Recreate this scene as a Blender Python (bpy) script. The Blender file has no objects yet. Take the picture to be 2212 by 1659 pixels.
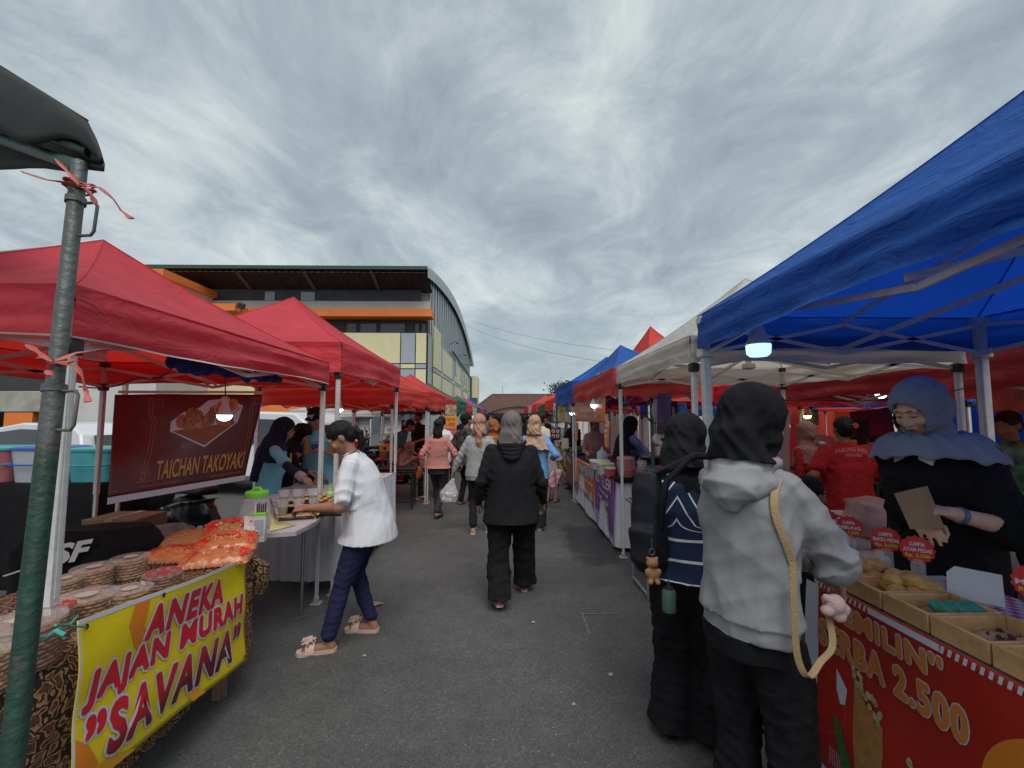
import bpy, math, random
import numpy as np
from mathutils import Matrix, Vector, Euler
R_ = math.radians
V = Vector
S = bpy.context.scene
C = S.collection
random.seed(7)

# ---------------------------------------------------------------- camera
FPX, CU, CV, CAMH = 950.0, 1106.0, 829.5, 1.55
TILT, YAW = 4.24, -0.96
cam_d = bpy.data.cameras.new('camera'); cam = bpy.data.objects.new('camera', cam_d); C.objects.link(cam)
cam.location = (0, 0, CAMH); cam.rotation_euler = Euler((R_(90 + TILT), 0, R_(YAW)), 'XYZ')
cam_d.sensor_width = 36; cam_d.lens = FPX / 2212 * 36
cam_d.clip_start = 0.05; cam_d.clip_end = 2000
S.camera = cam
CR = cam.rotation_euler.to_matrix()

def ray(u, v):
    return CR @ V(((u - CU) / FPX, (CV - v) / FPX, -1.0))
def W(u, v, y):            # the point seen at (u, v) at distance y along the street
    d = ray(u, v); return V((0, 0, CAMH)) + d * (y / d.y)
def G(u, v, z=0.0):        # the point seen at (u, v) at height z
    d = ray(u, v); return V((0, 0, CAMH)) + d * ((z - CAMH) / d.z)

# ---------------------------------------------------------------- sky and sun
SUN_EL, SUN_AZ = 58, 166
w = bpy.data.worlds.new('World'); S.world = w; w.use_nodes = True
nt = w.node_tree; N = nt.nodes; L = nt.links; N.clear()
def nd(t, tree=None, **k):
    n = (tree or nt).nodes.new(t)
    for a, b in k.items(): setattr(n, a, b)
    return n
sky = nd('ShaderNodeTexSky', sky_type='NISHITA', sun_disc=False, sun_elevation=R_(SUN_EL), sun_rotation=R_(SUN_AZ), air_density=1.2, dust_density=2.0)
tc = nd('ShaderNodeTexCoord'); sp = nd('ShaderNodeSeparateXYZ'); L.new(tc.outputs['Generated'], sp.inputs[0])
zc = nd('ShaderNodeMath', operation='MAXIMUM'); L.new(sp.outputs[2], zc.inputs[0]); zc.inputs[1].default_value = 0.0
za = nd('ShaderNodeMath', operation='ADD'); L.new(zc.outputs[0], za.inputs[0]); za.inputs[1].default_value = 0.16
dx = nd('ShaderNodeMath', operation='DIVIDE'); L.new(sp.outputs[0], dx.inputs[0]); L.new(za.outputs[0], dx.inputs[1])
dy = nd('ShaderNodeMath', operation='DIVIDE'); L.new(sp.outputs[1], dy.inputs[0]); L.new(za.outputs[0], dy.inputs[1])
cb = nd('ShaderNodeCombineXYZ'); L.new(dx.outputs[0], cb.inputs[0]); L.new(dy.outputs[0], cb.inputs[1])
mp = nd('ShaderNodeMapping'); L.new(cb.outputs[0], mp.inputs[0])
mp.inputs['Rotation'].default_value = (0, 0, R_(38)); mp.inputs['Scale'].default_value = (1.15, 0.78, 1); mp.inputs['Location'].default_value = (1.3, 4.7, 0)
n1 = nd('ShaderNodeTexNoise'); n1.inputs['Scale'].default_value = 0.8; n1.inputs['Detail'].default_value = 9; n1.inputs['Roughness'].default_value = 0.52; n1.inputs['Distortion'].default_value = 0.35
L.new(mp.outputs[0], n1.inputs['Vector'])
n2 = nd('ShaderNodeTexNoise'); n2.inputs['Scale'].default_value = 2.6; n2.inputs['Detail'].default_value = 10; n2.inputs['Roughness'].default_value = 0.66; n2.inputs['Distortion'].default_value = 0.6
L.new(mp.outputs[0], n2.inputs['Vector'])
mx = nd('ShaderNodeMix', data_type='FLOAT'); mx.inputs[0].default_value = 0.44
L.new(n1.outputs[0], mx.inputs[2]); L.new(n2.outputs[0], mx.inputs[3])
rp = nd('ShaderNodeValToRGB'); L.new(mx.outputs[0], rp.inputs[0])
cr = rp.color_ramp; cr.elements[0].position = 0.36; cr.elements[0].color = (0.18, 0.218, 0.245, 1)
cr.elements[1].position = 0.66; cr.elements[1].color = (0.53, 0.555, 0.53, 1)
e = cr.elements.new(0.47); e.color = (0.262, 0.305, 0.328, 1)
e = cr.elements.new(0.55); e.color = (0.365, 0.41, 0.415, 1)
# pale and faintly blue towards the horizon
hz = nd('ShaderNodeMapRange'); L.new(sp.outputs[2], hz.inputs[0]); hz.inputs[1].default_value = 0.0; hz.inputs[2].default_value = 0.30; hz.inputs[3].default_value = 0.62; hz.inputs[4].default_value = 0.0
mh = nd('ShaderNodeMix', data_type='RGBA'); L.new(hz.outputs[0], mh.inputs[0]); L.new(rp.outputs[0], mh.inputs[6]); mh.inputs[7].default_value = (0.31, 0.375, 0.395, 1)
sc = nd('ShaderNodeVectorMath', operation='SCALE'); sc.inputs[3].default_value = 9.2; L.new(mh.outputs[2], sc.inputs[0])
mk = nd('ShaderNodeMix', data_type='RGBA'); mk.inputs[0].default_value = 0.9; L.new(sky.outputs[0], mk.inputs[6]); L.new(sc.outputs[0], mk.inputs[7])
bg = nd('ShaderNodeBackground'); bg.inputs[1].default_value = 0.12; L.new(mk.outputs[2], bg.inputs[0])
wo = nd('ShaderNodeOutputWorld'); L.new(bg.outputs[0], wo.inputs[0])
sd = bpy.data.lights.new('sun', 'SUN'); sd.energy = 1.6; sd.angle = R_(42); sd.color = (1.0, 0.975, 0.94)
so = bpy.data.objects.new('sun', sd); C.objects.link(so)
_az, _el = R_(SUN_AZ), R_(SUN_EL)
so.rotation_euler = (-V((math.sin(_az) * math.cos(_el), math.cos(_az) * math.cos(_el), math.sin(_el)))).to_track_quat('-Z', 'Y').to_euler()
S.view_settings.view_transform = 'Standard'; S.view_settings.look = 'None'; S.view_settings.gamma = 1; S.view_settings.exposure = 0.50
S.cycles.use_denoising = True; S.cycles.max_bounces = 7; S.cycles.transparent_max_bounces = 12; S.cycles.caustics_reflective = False; S.cycles.caustics_refractive = False

# ---------------------------------------------------------------- materials
_mats = {}
def mat(key, col=(.5, .5, .5), rough=.6, metal=0, var=0.0, vscale=6, bump=0.0, bscale=40, trans=0.0, tcol=None, emit=None, estr=0, glass=0, alpha=1, spec=.5, detail=4, sheen=0):
    if key in _mats: return _mats[key]
    m = bpy.data.materials.new(key); _mats[key] = m; m.use_nodes = True
    t = m.node_tree; ns, ln = t.nodes, t.links; p = ns['Principled BSDF']; out = ns['Material Output']
    p.inputs['Base Color'].default_value = (*col, 1); p.inputs['Roughness'].default_value = rough; p.inputs['Metallic'].default_value = metal
    p.inputs['Specular IOR Level'].default_value = spec
    if sheen: p.inputs['Sheen Weight'].default_value = sheen
    if glass: p.inputs['Transmission Weight'].default_value = glass; p.inputs['IOR'].default_value = 1.12
    if alpha < 1: p.inputs['Alpha'].default_value = alpha
    if emit: p.inputs['Emission Color'].default_value = (*emit, 1); p.inputs['Emission Strength'].default_value = estr
    co = ns.new('ShaderNodeTexCoord')
    if var:
        n = ns.new('ShaderNodeTexNoise'); n.inputs['Scale'].default_value = vscale; n.inputs['Detail'].default_value = detail; n.inputs['Roughness'].default_value = .6
        ln.new(co.outputs['Object'], n.inputs['Vector'])
        mr = ns.new('ShaderNodeMapRange'); mr.inputs[1].default_value = .3; mr.inputs[2].default_value = .7; mr.inputs[3].default_value = 1 - var; mr.inputs[4].default_value = 1 + var
        ln.new(n.outputs[0], mr.inputs[0])
        vm = ns.new('ShaderNodeVectorMath'); vm.operation = 'SCALE'; vm.inputs[0].default_value = col; ln.new(mr.outputs[0], vm.inputs[3])
        ln.new(vm.outputs[0], p.inputs['Base Color'])
    if bump:
        n = ns.new('ShaderNodeTexNoise'); n.inputs['Scale'].default_value = bscale; n.inputs['Detail'].default_value = 5
        ln.new(co.outputs['Object'], n.inputs['Vector'])
        b = ns.new('ShaderNodeBump'); b.inputs['Strength'].default_value = bump; b.inputs['Distance'].default_value = .008 if bscale > 60 else .02
        ln.new(n.outputs[0], b.inputs['Height']); ln.new(b.outputs[0], p.inputs['Normal'])
    if trans:
        tr = ns.new('ShaderNodeBsdfTranslucent'); tr.inputs[0].default_value = (*(tcol or col), 1)
        ms = ns.new('ShaderNodeMixShader'); ms.inputs[0].default_value = trans
        ln.new(p.outputs[0], ms.inputs[1]); ln.new(tr.outputs[0], ms.inputs[2]); ln.new(ms.outputs[0], out.inputs[0])
    return m
def fab(key, col, var=.12, bump=.25, bscale=120, rough=.9, **k):
    return mat(key, col, rough, var=var, vscale=9, bump=bump, bscale=bscale, spec=.2, **k)

# ---------------------------------------------------------------- objects
def setp(o, label=None, cat=None, group=None, kind=None):
    if label: o['label'] = label
    if cat: o['category'] = cat
    if group: o['group'] = group
    if kind: o['kind'] = kind
    return o
def thing(name, label, cat, loc=(0, 0, 0), rotz=0, group=None):
    o = bpy.data.objects.new(name, None); C.objects.link(o)
    o.location = loc; o.rotation_euler = (0, 0, rotz); o.empty_display_size = .1
    return setp(o, label, cat, group)
def mchain(o):
    m = Matrix.Identity(4)
    while o is not None:
        m = o.matrix_basis @ m; o = o.parent
    return m
def dup(o, parent=None, label=None, loc=None, rotz=None):
    c = o.copy(); C.objects.link(c)
    if parent is not None: c.parent = parent
    for ch in list(o.children): dup(ch, c)
    if label: c['label'] = label
    if loc is not None: c.location = loc
    if rotz is not None: c.rotation_euler = (0, 0, rotz)
    return c

def frame_to(d, up=V((0, 0, 1))):       # matrix with local z along d
    d = V(d).normalized()
    x = up.cross(d)
    if x.length < 1e-4: x = V((1, 0, 0)).cross(d) if abs(d.x) < .9 else V((0, 1, 0)).cross(d)
    x.normalize(); y = d.cross(x)
    return Matrix((x, y, d)).transposed()
I3 = Matrix.Identity(3)
class MB:
    def __init__(s): s.v = []; s.f = []; s.m = []; s.cur = 0
    def add(s, vs, fs):
        b = len(s.v); s.v += [tuple(p) for p in vs]; s.f += [tuple(b + i for i in f) for f in fs]; s.m += [s.cur] * len(fs); return s
    def mi(s, i): s.cur = i; return s
    def box(s, c, size, R=None, bev=0):
        R = R or I3; c = V(c); hx, hy, hz = size[0] / 2, size[1] / 2, size[2] / 2
        if not bev:
            vs = [c + R @ V((x * hx, y * hy, z * hz)) for x in (-1, 1) for y in (-1, 1) for z in (-1, 1)]
            return s.add(vs, [(0, 1, 3, 2), (4, 6, 7, 5), (0, 4, 5, 1), (2, 3, 7, 6), (0, 2, 6, 4), (1, 5, 7, 3)])
        b = min(bev, hx * .9, hy * .9, hz * .9); vs = []; idx = {}
        for x in (-1, 1):
            for y in (-1, 1):
                for z in (-1, 1):
                    for a in range(3):
                        p = V((x * (hx - (b if a != 0 else 0)), y * (hy - (b if a != 1 else 0)), z * (hz - (b if a != 2 else 0))))
                        idx[(x, y, z, a)] = len(vs); vs.append(c + R @ p)
        fs = []
        def q(*k, ref):
            f = [idx[i] for i in k]; a, bb, cc = vs[f[0]], vs[f[1]], vs[f[2]]
            n = (bb - a).cross(cc - a)
            if n.dot(R @ V(ref)) < 0: f.reverse()
            fs.append(tuple(f))
        for x in (-1, 1):
            q((x, -1, -1, 0), (x, 1, -1, 0), (x, 1, 1, 0), (x, -1, 1, 0), ref=(x, 0, 0))
            q((-1, x, -1, 1), (1, x, -1, 1), (1, x, 1, 1), (-1, x, 1, 1), ref=(0, x, 0))
            q((-1, -1, x, 2), (1, -1, x, 2), (1, 1, x, 2), (-1, 1, x, 2), ref=(0, 0, x))
            for y in (-1, 1):
                q((x, y, -1, 0), (x, y, 1, 0), (x, y, 1, 1), (x, y, -1, 1), ref=(x, y, 0))
                q((x, -1, y, 0), (x, 1, y, 0), (x, 1, y, 2), (x, -1, y, 2), ref=(x, 0, y))
                q((-1, x, y, 1), (1, x, y, 1), (1, x, y, 2), (-1, x, y, 2), ref=(0, x, y))
                for z in (-1, 1): q((x, y, z, 0), (x, y, z, 1), (x, y, z, 2), ref=(x, y, z))
        return s.add(vs, fs)
    def bar(s, a, b, wd, ht=None, bev=0, up=V((0, 0, 1))):
        a, b = V(a), V(b); return s.box((a + b) / 2, (wd, ht or wd, (b - a).length), frame_to(b - a, up), bev)
    def tube(s, pts, r, n=8, caps=True):
        pts = [V(p) for p in pts]; k = len(pts); rs = r if isinstance(r, (list, tuple)) else [r] * k
        vs = []; F = None
        for i, p in enumerate(pts):
            d = (pts[min(i + 1, k - 1)] - pts[max(i - 1, 0)])
            if d.length < 1e-9: d = V((0, 0, 1))
            d.normalize()
            if F is None: F = frame_to(d)
            else:
                x = F.col[0] - d * F.col[0].dot(d); x.normalize(); F = Matrix((x, d.cross(x), d)).transposed()
            for j in range(n):
                a = 2 * math.pi * j / n; vs.append(p + F @ V((math.cos(a) * rs[i], math.sin(a) * rs[i], 0)))
        fs = [(i * n + j, i * n + (j + 1) % n, (i + 1) * n + (j + 1) % n, (i + 1) * n + j) for i in range(k - 1) for j in range(n)]
        if caps: fs += [tuple(range(n - 1, -1, -1)), tuple((k - 1) * n + j for j in range(n))]
        return s.add(vs, fs)
    def loft(s, rings, n=20, caps=True, pw=2.0):      # rings: (centre, rx, ry, R)
        vs = []; k = len(rings)
        for (c, rx, ry, R) in rings:
            for j in range(n):
                a = 2 * math.pi * j / n; ca, sa = math.cos(a), math.sin(a)
                if pw != 2.0: ca = math.copysign(abs(ca) ** (2 / pw), ca); sa = math.copysign(abs(sa) ** (2 / pw), sa)
                vs.append(V(c) + (R or I3) @ V((ca * rx, sa * ry, 0)))
        fs = [(i * n + j, i * n + (j + 1) % n, (i + 1) * n + (j + 1) % n, (i + 1) * n + j) for i in range(k - 1) for j in range(n)]
        if caps: fs += [tuple(range(n - 1, -1, -1)), tuple((k - 1) * n + j for j in range(n))]
        return s.add(vs, fs)
    def lathe(s, prof, c=(0, 0, 0), n=24, R=None, caps=True):
        return s.loft([(V(c) + (R or I3) @ V((0, 0, z)), r, r, R) for r, z in prof], n, caps)
    def sphere(s, c, r, R=None, nu=16, nv=10):
        r = r if isinstance(r, (list, tuple)) else (r, r, r); R = R or I3; c = V(c)
        vs = [c + R @ V((0, 0, -r[2]))]
        for i in range(1, nv):
            t = math.pi * i / nv - math.pi / 2
            for j in range(nu):
                a = 2 * math.pi * j / nu; vs.append(c + R @ V((math.cos(t) * math.cos(a) * r[0], math.cos(t) * math.sin(a) * r[1], math.sin(t) * r[2])))
        vs.append(c + R @ V((0, 0, r[2]))); T = len(vs) - 1
        fs = [(0, 1 + (j + 1) % nu, 1 + j) for j in range(nu)]
        for i in range(nv - 2):
            for j in range(nu):
                a = 1 + i * nu; fs.append((a + j, a + (j + 1) % nu, a + nu + (j + 1) % nu, a + nu + j))
        a = 1 + (nv - 2) * nu
        fs += [(a + j, a + (j + 1) % nu, T) for j in range(nu)]
        return s.add(vs, fs)
    def cap(s, a, b, ra, rb, n=12):          # tapered capsule
        a, b = V(a), V(b); F = frame_to(b - a) if (b - a).length > 1e-6 else I3; vs = []; rings = []
        for t in (-80, -50, -20): rings.append((a + F.col[2] * ra * math.sin(R_(t)), ra * math.cos(R_(t))))
        for t in (20, 50, 80): rings.append((b + F.col[2] * rb * math.sin(R_(t)), rb * math.cos(R_(t))))
        return s.loft([(c, r, r, F) for c, r in rings], n)
    def prism(s, poly, z0, z1, T=None):      # poly in xy
        n = len(poly); T = T or (lambda p: p)
        vs = [T(V((x, y, z0))) for x, y in poly] + [T(V((x, y, z1))) for x, y in poly]
        return s.add(vs, [tuple(range(n - 1, -1, -1)), tuple(range(n, 2 * n))] + [(i, (i + 1) % n, n + (i + 1) % n, n + i) for i in range(n)])
    def grid(s, fn, nu, nv):
        vs = [fn(i / nu, j / nv) for j in range(nv + 1) for i in range(nu + 1)]
        return s.add(vs, [(j * (nu + 1) + i, j * (nu + 1) + i + 1, (j + 1) * (nu + 1) + i + 1, (j + 1) * (nu + 1) + i) for j in range(nv) for i in range(nu)])
    def build(s, name, mats, parent=None, world=False, smooth=True, ang=38):
        me = bpy.data.meshes.new(name)
        vs = s.v
        if world and parent is not None:
            M = mchain(parent).inverted(); vs = [M @ V(p) for p in vs]
        me.from_pydata([tuple(p) for p in vs], [], s.f)
        if not isinstance(mats, (list, tuple)): mats = [mats]
        for m in mats: me.materials.append(m)
        if len(mats) > 1: me.polygons.foreach_set('material_index', s.m)
        if smooth:
            me.polygons.foreach_set('use_smooth', [True] * len(me.polygons)); me.set_sharp_from_angle(angle=R_(ang))
        me.update()
        o = bpy.data.objects.new(name, me); C.objects.link(o)
        if parent is not None: o.parent = parent
        return o
def single(mb, name, mats, label, cat, group=None, kind=None, **k):   # a thing of one mesh, its origin at its base
    vs = np.array([tuple(p) for p in mb.v]); b = V(((vs[:, 0].min() + vs[:, 0].max()) / 2, (vs[:, 1].min() + vs[:, 1].max()) / 2, vs[:, 2].min()))
    mb.v = [tuple(V(p) - b) for p in mb.v]
    o = mb.build(name, mats, **k); o.location = b
    return setp(o, label, cat, group, kind)

def voxel(mb, size, smooth=2):
    me = bpy.data.meshes.new('t'); me.from_pydata(mb.v, [], mb.f)
    o = bpy.data.objects.new('t', me); C.objects.link(o)
    r = o.modifiers.new('r', 'REMESH'); r.mode = 'VOXEL'; r.voxel_size = size
    if smooth: q = o.modifiers.new('s', 'SMOOTH'); q.factor = .6; q.iterations = smooth
    dg = bpy.context.evaluated_depsgraph_get(); ev = o.evaluated_get(dg)
    m2 = bpy.data.meshes.new_from_object(ev)
    bpy.data.objects.remove(o); bpy.data.meshes.remove(me)
    m2.polygons.foreach_set('use_smooth', [True] * len(m2.polygons))
    return m2
def mesh_np(me):
    n = len(me.vertices); a = np.empty(n * 3); me.vertices.foreach_get('co', a)
    b = np.empty(n * 3); me.vertex_normals.foreach_get('vector', b)
    return a.reshape(-1, 3), b.reshape(-1, 3)
def mesh_set(me, a): me.vertices.foreach_set('co', a.ravel()); me.update()
def waves(p, seed, k=12.0, n=5, dirw=(1, 1, 1), ridge=True):
    rg = np.random.RandomState(seed); out = 0
    wp = p + .035 * np.sin(p[:, [1, 2, 0]] * 9 + rg.rand(3) * 6) + .015 * np.sin(p[:, [2, 0, 1]] * 23 + rg.rand(3) * 6)
    for i in range(n):
        d = rg.randn(3) * np.array(dirw); d /= np.linalg.norm(d) + 1e-9
        kk = k * (.7 + 1.1 * rg.rand()); s = np.sin(wp @ d * kk + rg.rand() * 6.3)
        if ridge: s = 1 - 2 * np.abs(s) ** .95
        out = out + s / n * 2 / (1 + i * .3)
    return out
def raw(me, name, mats, parent):
    me.name = name; me.materials.clear()
    for m in (mats if isinstance(mats, (list, tuple)) else [mats]): me.materials.append(m)
    o = bpy.data.objects.new(name, me); C.objects.link(o); o.parent = parent
    return o

# lettering: 2-D meshes of text, laid on a surface by a function
_tc = {}
def text2d(s, bold=.03, shear=0.0, space=1.0):
    k = (s, bold, shear, space)
    if k in _tc: return _tc[k]
    cu = bpy.data.curves.new('t', 'FONT'); cu.body = s; cu.offset = bold; cu.shear = shear; cu.space_character = space; cu.resolution_u = 3
    o = bpy.data.objects.new('t', cu); C.objects.link(o)
    dg = bpy.context.evaluated_depsgraph_get(); me = bpy.data.meshes.new_from_object(o.evaluated_get(dg))
    a = np.array([v.co[:] for v in me.vertices]); fs = [tuple(p.vertices) for p in me.polygons]
    bpy.data.objects.remove(o); bpy.data.meshes.remove(me); bpy.data.curves.remove(cu)
    _tc[k] = (a, fs); return _tc[k]
def fat_text(mb, s, surf, box, lift, r, ry=None, **k):
    ry = ry or r * 2
    for i in range(9):
        a = 2 * math.pi * i / 8; dx_, dy_ = (0, 0) if i == 8 else (r * math.cos(a), ry * math.sin(a))
        put_text(mb, s, surf, (box[0] + dx_, box[1] + dy_, box[2] + dx_, box[3] + dy_), lift + i * 6e-5, .012, **k)
def put_text(mb, s, surf, box, lift=.004, bold=.03, shear=0, space=1.0, rot=0, keep=None):
    # box = (u0, v0, u1, v1) on the surface; the text fills it
    a0, _ = text2d(s, .0, shear, space); a, fs = text2d(s, bold, shear, space)
    mn, mxx = a0.min(0), a0.max(0); q = (a - mn) / (mxx - mn + 1e-9)
    cr_, sr_ = math.cos(rot), math.sin(rot); vs = []
    for p in q:
        x = box[0] + p[0] * (box[2] - box[0]); y = box[1] + p[1] * (box[3] - box[1])
        if rot: y += (x - (box[0] + box[2]) / 2) * math.tan(rot)
        vs.append(surf(x, y, lift))
    if keep:
        fs = [f for f in fs if all(keep(vs[i]) for i in f)]
    mb.add(vs, fs)
def patch(p00, p10, p11, p01, wob=None):    # corners: bottom left, bottom right, top right, top left
    p00, p10, p11, p01 = map(V, (p00, p10, p11, p01))
    nrm = (p10 - p00).cross(p01 - p00).normalized()
    def f(u, v, lift=0.0):
        p = p00 * (1 - u) * (1 - v) + p10 * u * (1 - v) + p11 * u * v + p01 * (1 - u) * v
        return p + nrm * (lift + (wob(u, v) if wob else 0))
    return f
def disc(mb, surf, cx, cy, rx, ry, lift, n=28, star=0, r2=.9):
    if rx > .06: return poly(mb, surf, [(cx + rx * math.cos(6.2832 * i / n), cy + ry * math.sin(6.2832 * i / n)) for i in range(n)], lift)
    vs = [surf(cx, cy, lift)]
    for i in range(n):
        a = 2 * math.pi * i / n; k = 1 if not star else (1 if i % 2 else r2)
        vs.append(surf(cx + rx * k * math.cos(a), cy + ry * k * math.sin(a), lift))
    mb.add(vs, [(0, 1 + i, 1 + (i + 1) % n) for i in range(n)])
def poly(mb, surf, pts, lift, cuts=True):
    import bmesh
    bm = bmesh.new(); f = bm.faces.new([bm.verts.new((x, y, 0)) for x, y in pts]); bmesh.ops.triangulate(bm, faces=[f])
    for _ in range(4):
        es = [e for e in bm.edges if e.calc_length() > .05]
        if not es or not cuts: break
        bmesh.ops.subdivide_edges(bm, edges=es, cuts=1); bmesh.ops.triangulate(bm, faces=bm.faces[:])
    bm.verts.index_update(); up_ = [(f if f.normal.z > 0 else f) for f in bm.faces]
    mb.add([surf(v.co.x, v.co.y, lift) for v in bm.verts], [tuple(v.index for v in (f.verts if f.normal.z > 0 else reversed(f.verts[:]))) for f in bm.faces]); bm.free()
# ================================================================ SETTING
def asphalt():
    m = bpy.data.materials.new('asphalt'); m.use_nodes = True; t = m.node_tree; ns, ln = t.nodes, t.links; p = ns['Principled BSDF']
    co = ns.new('ShaderNodeTexCoord')
    def noise(sc, det=4, ro=.6, mpv=None):
        n = ns.new('ShaderNodeTexNoise'); n.inputs['Scale'].default_value = sc; n.inputs['Detail'].default_value = det; n.inputs['Roughness'].default_value = ro
        ln.new(co.outputs['Object'], n.inputs['Vector']); return n
    def rng(src, a, b, c, d):
        r = ns.new('ShaderNodeMapRange'); ln.new(src, r.inputs[0])
        for i, x in enumerate((a, b, c, d)): r.inputs[1 + i].default_value = x
        return r
    big = rng(noise(.55, 5).outputs[0], .3, .7, .72, 1.26); med = rng(noise(5, 6, .7).outputs[0], .3, .7, .86, 1.14)
    vor = ns.new('ShaderNodeTexVoronoi'); vor.inputs['Scale'].default_value = 130; ln.new(co.outputs['Object'], vor.inputs['Vector'])
    sepc = ns.new('ShaderNodeSeparateColor'); ln.new(vor.outputs['Color'], sepc.inputs[0])
    gr = rng(sepc.outputs[0], 0, 1, .74, 1.28)
    lit = rng(sepc.outputs[1], .95, 1, 1, 1.9)
    x = None
    for r in (big, med, gr, lit):
        if x is None: x = r.outputs[0]; continue
        mm = ns.new('ShaderNodeMath'); mm.operation = 'MULTIPLY'; ln.new(x, mm.inputs[0]); ln.new(r.outputs[0], mm.inputs[1]); x = mm.outputs[0]
    # a spilled-water stain beside the right-hand stalls: darker and smoother
    sp = ns.new('ShaderNodeSeparateXYZ'); ln.new(co.outputs['Object'], sp.inputs[0])
    def stain(cx, cy, rx, ry):
        a = ns.new('ShaderNodeVectorMath'); a.operation = 'SUBTRACT'; ln.new(co.outputs['Object'], a.inputs[0]); a.inputs[1].default_value = (cx, cy, 0)
        b = ns.new('ShaderNodeVectorMath'); b.operation = 'DIVIDE'; ln.new(a.outputs[0], b.inputs[0]); b.inputs[1].default_value = (rx, ry, 1)
        l = ns.new('ShaderNodeVectorMath'); l.operation = 'LENGTH'; ln.new(b.outputs[0], l.inputs[0])
        n = noise(2.2, 6); q = ns.new('ShaderNodeMath'); q.operation = 'MULTIPLY_ADD'; ln.new(n.outputs[0], q.inputs[0]); q.inputs[1].default_value = 1.6; ln.new(l.outputs['Value'], q.inputs[2])
        return rng(q.outputs[0], 1.45, 1.75, 1, 0)
    st = stain(1.05, 5.6, .38, 1.15)
    s2 = stain(.6, 4.4, .5, .5)
    sm = ns.new('ShaderNodeMath'); sm.operation = 'MULTIPLY_ADD'; ln.new(s2.outputs[0], sm.inputs[0]); sm.inputs[1].default_value = .3; ln.new(st.outputs[0], sm.inputs[2])
    dk = rng(sm.outputs[0], 0, 1, 1, .42)
    mm = ns.new('ShaderNodeMath'); mm.operation = 'MULTIPLY'; ln.new(x, mm.inputs[0]); ln.new(dk.outputs[0], mm.inputs[1])
    vm = ns.new('ShaderNodeVectorMath'); vm.operation = 'SCALE'; vm.inputs[0].default_value = (.083, .083, .081); ln.new(mm.outputs[0], vm.inputs[3]); ln.new(vm.outputs[0], p.inputs['Base Color'])
    ro = rng(sm.outputs[0], 0, 1, .82, .42); ln.new(ro.outputs[0], p.inputs['Roughness']); p.inputs['Specular IOR Level'].default_value = .4
    b = ns.new('ShaderNodeBump'); b.inputs['Strength'].default_value = .35; b.inputs['Distance'].default_value = .006; ln.new(vor.outputs['Distance'], b.inputs['Height'])
    b2 = ns.new('ShaderNodeBump'); b2.inputs['Strength'].default_value = .3; b2.inputs['Distance'].default_value = .03; ln.new(noise(1.5, 5).outputs[0], b2.inputs['Height']); ln.new(b.outputs[0], b2.inputs['Normal'])
    ln.new(b2.outputs[0], p.inputs['Normal'])
    return m
g = MB(); g.grid(lambda a, b: V((-400 + 800 * a, -100 + 900 * b, 0)), 40, 45)
setp(g.build('ground', asphalt(), smooth=False), kind='structure')

# faint white paint marks and litter on the asphalt
pm = mat('road_paint', (.135, .135, .13), .8, var=.5, vscale=60)
mk_ = MB()
for a, b in (((1250, 1327), (1338, 1327)), ((1256, 1322), (1274, 1370))):
    p, q = G(*a), G(*b); d = (q - p).normalized(); s = V((-d.y, d.x, 0)) * .007
    mk_.add([p - s + V((0, 0, .004)), q - s + V((0, 0, .004)), q + s + V((0, 0, .004)), p + s + V((0, 0, .004))], [(0, 1, 2, 3)])
setp(mk_.build('paint_mark', pm), kind='structure')
paper = mat('litter_paper', (.40, .38, .34), .9)
leafm = mat('dry_leaf', (.30, .20, .11), .8, var=.2)
lit_spots = [((1152, 1347), .016, 0, 'small white scrap of paper lying on the asphalt near the middle of the aisle'), ((1320, 1460), .022, 0, 'crumpled white scrap lying on asphalt left of the striped shirt woman'),
    ((1240, 1525), .013, 0, 'tiny white crumb of paper nearest the camera on open asphalt'), ((808, 1307), .055, 1, 'curled dry brown leaf on asphalt behind the white shirt woman'), ((788, 1420), .014, 0, 'pale scrap in front of the flowered sandals')]
for i, ((u, v), r, k, lb) in enumerate(lit_spots):
    c = G(u, v); m = MB(); rr = random.Random(i)
    n = 9; top = [c + V(((r if k else r * .6) * rr.uniform(.5, 1.2) * math.cos(6.28 * j / n) * (2.0 if k else 1.5), (r if k else r * .5) * rr.uniform(.4, 1) * math.sin(6.28 * j / n), .006 + .012 * rr.random())) for j in range(n)]
    m.add([c + V((0, 0, .02))] + top + [c + V((0, 0, .002))] + [p - V((0, 0, .004)) for p in top], [(0, 1 + j, 1 + (j + 1) % n) for j in range(n)] + [(n + 1, n + 2 + (j + 1) % n, n + 2 + j) for j in range(n)] + [(1 + j, n + 2 + j, n + 2 + (j + 1) % n, 1 + (j + 1) % n) for j in range(n)])
    single(m, 'dry_leaf' if k else 'litter', leafm if k else paper, lb, 'leaf' if k else 'litter', ang=20)

# ---------------------------------------------------------------- the hall
cream = mat('cream_panel', (.76, .70, .42), .55, var=.05, vscale=1.5); greyp = mat('grey_panel', (.38, .42, .48), .55, var=.05, vscale=1.5)
wallg = mat('pale_wall', (.56, .56, .54), .8, var=.1, vscale=.5); darkw = mat('dark_band', (.045, .055, .065), .6, var=.2, vscale=1)
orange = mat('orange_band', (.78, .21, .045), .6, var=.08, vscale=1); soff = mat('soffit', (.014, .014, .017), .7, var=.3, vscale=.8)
glassd = mat('dark_glass', (.03, .038, .045), .15, spec=.8); seam = mat('panel_seam', (.05, .05, .055), .8)
steel = mat('grey_steel', (.10, .12, .14), .5, metal=.3)
corr = mat('corrugated', (.44, .47, .48), .45, metal=.35, var=.1, vscale=2); darkin = mat('dark_interior', (.012, .012, .014), .9)
YB = 40.0
hall = thing('sports_hall', 'large hall with arched metal roof, cream panels and orange bands behind the red tents', 'building', W(700, 937, YB) * 1)
hall.location.z = 0
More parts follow.
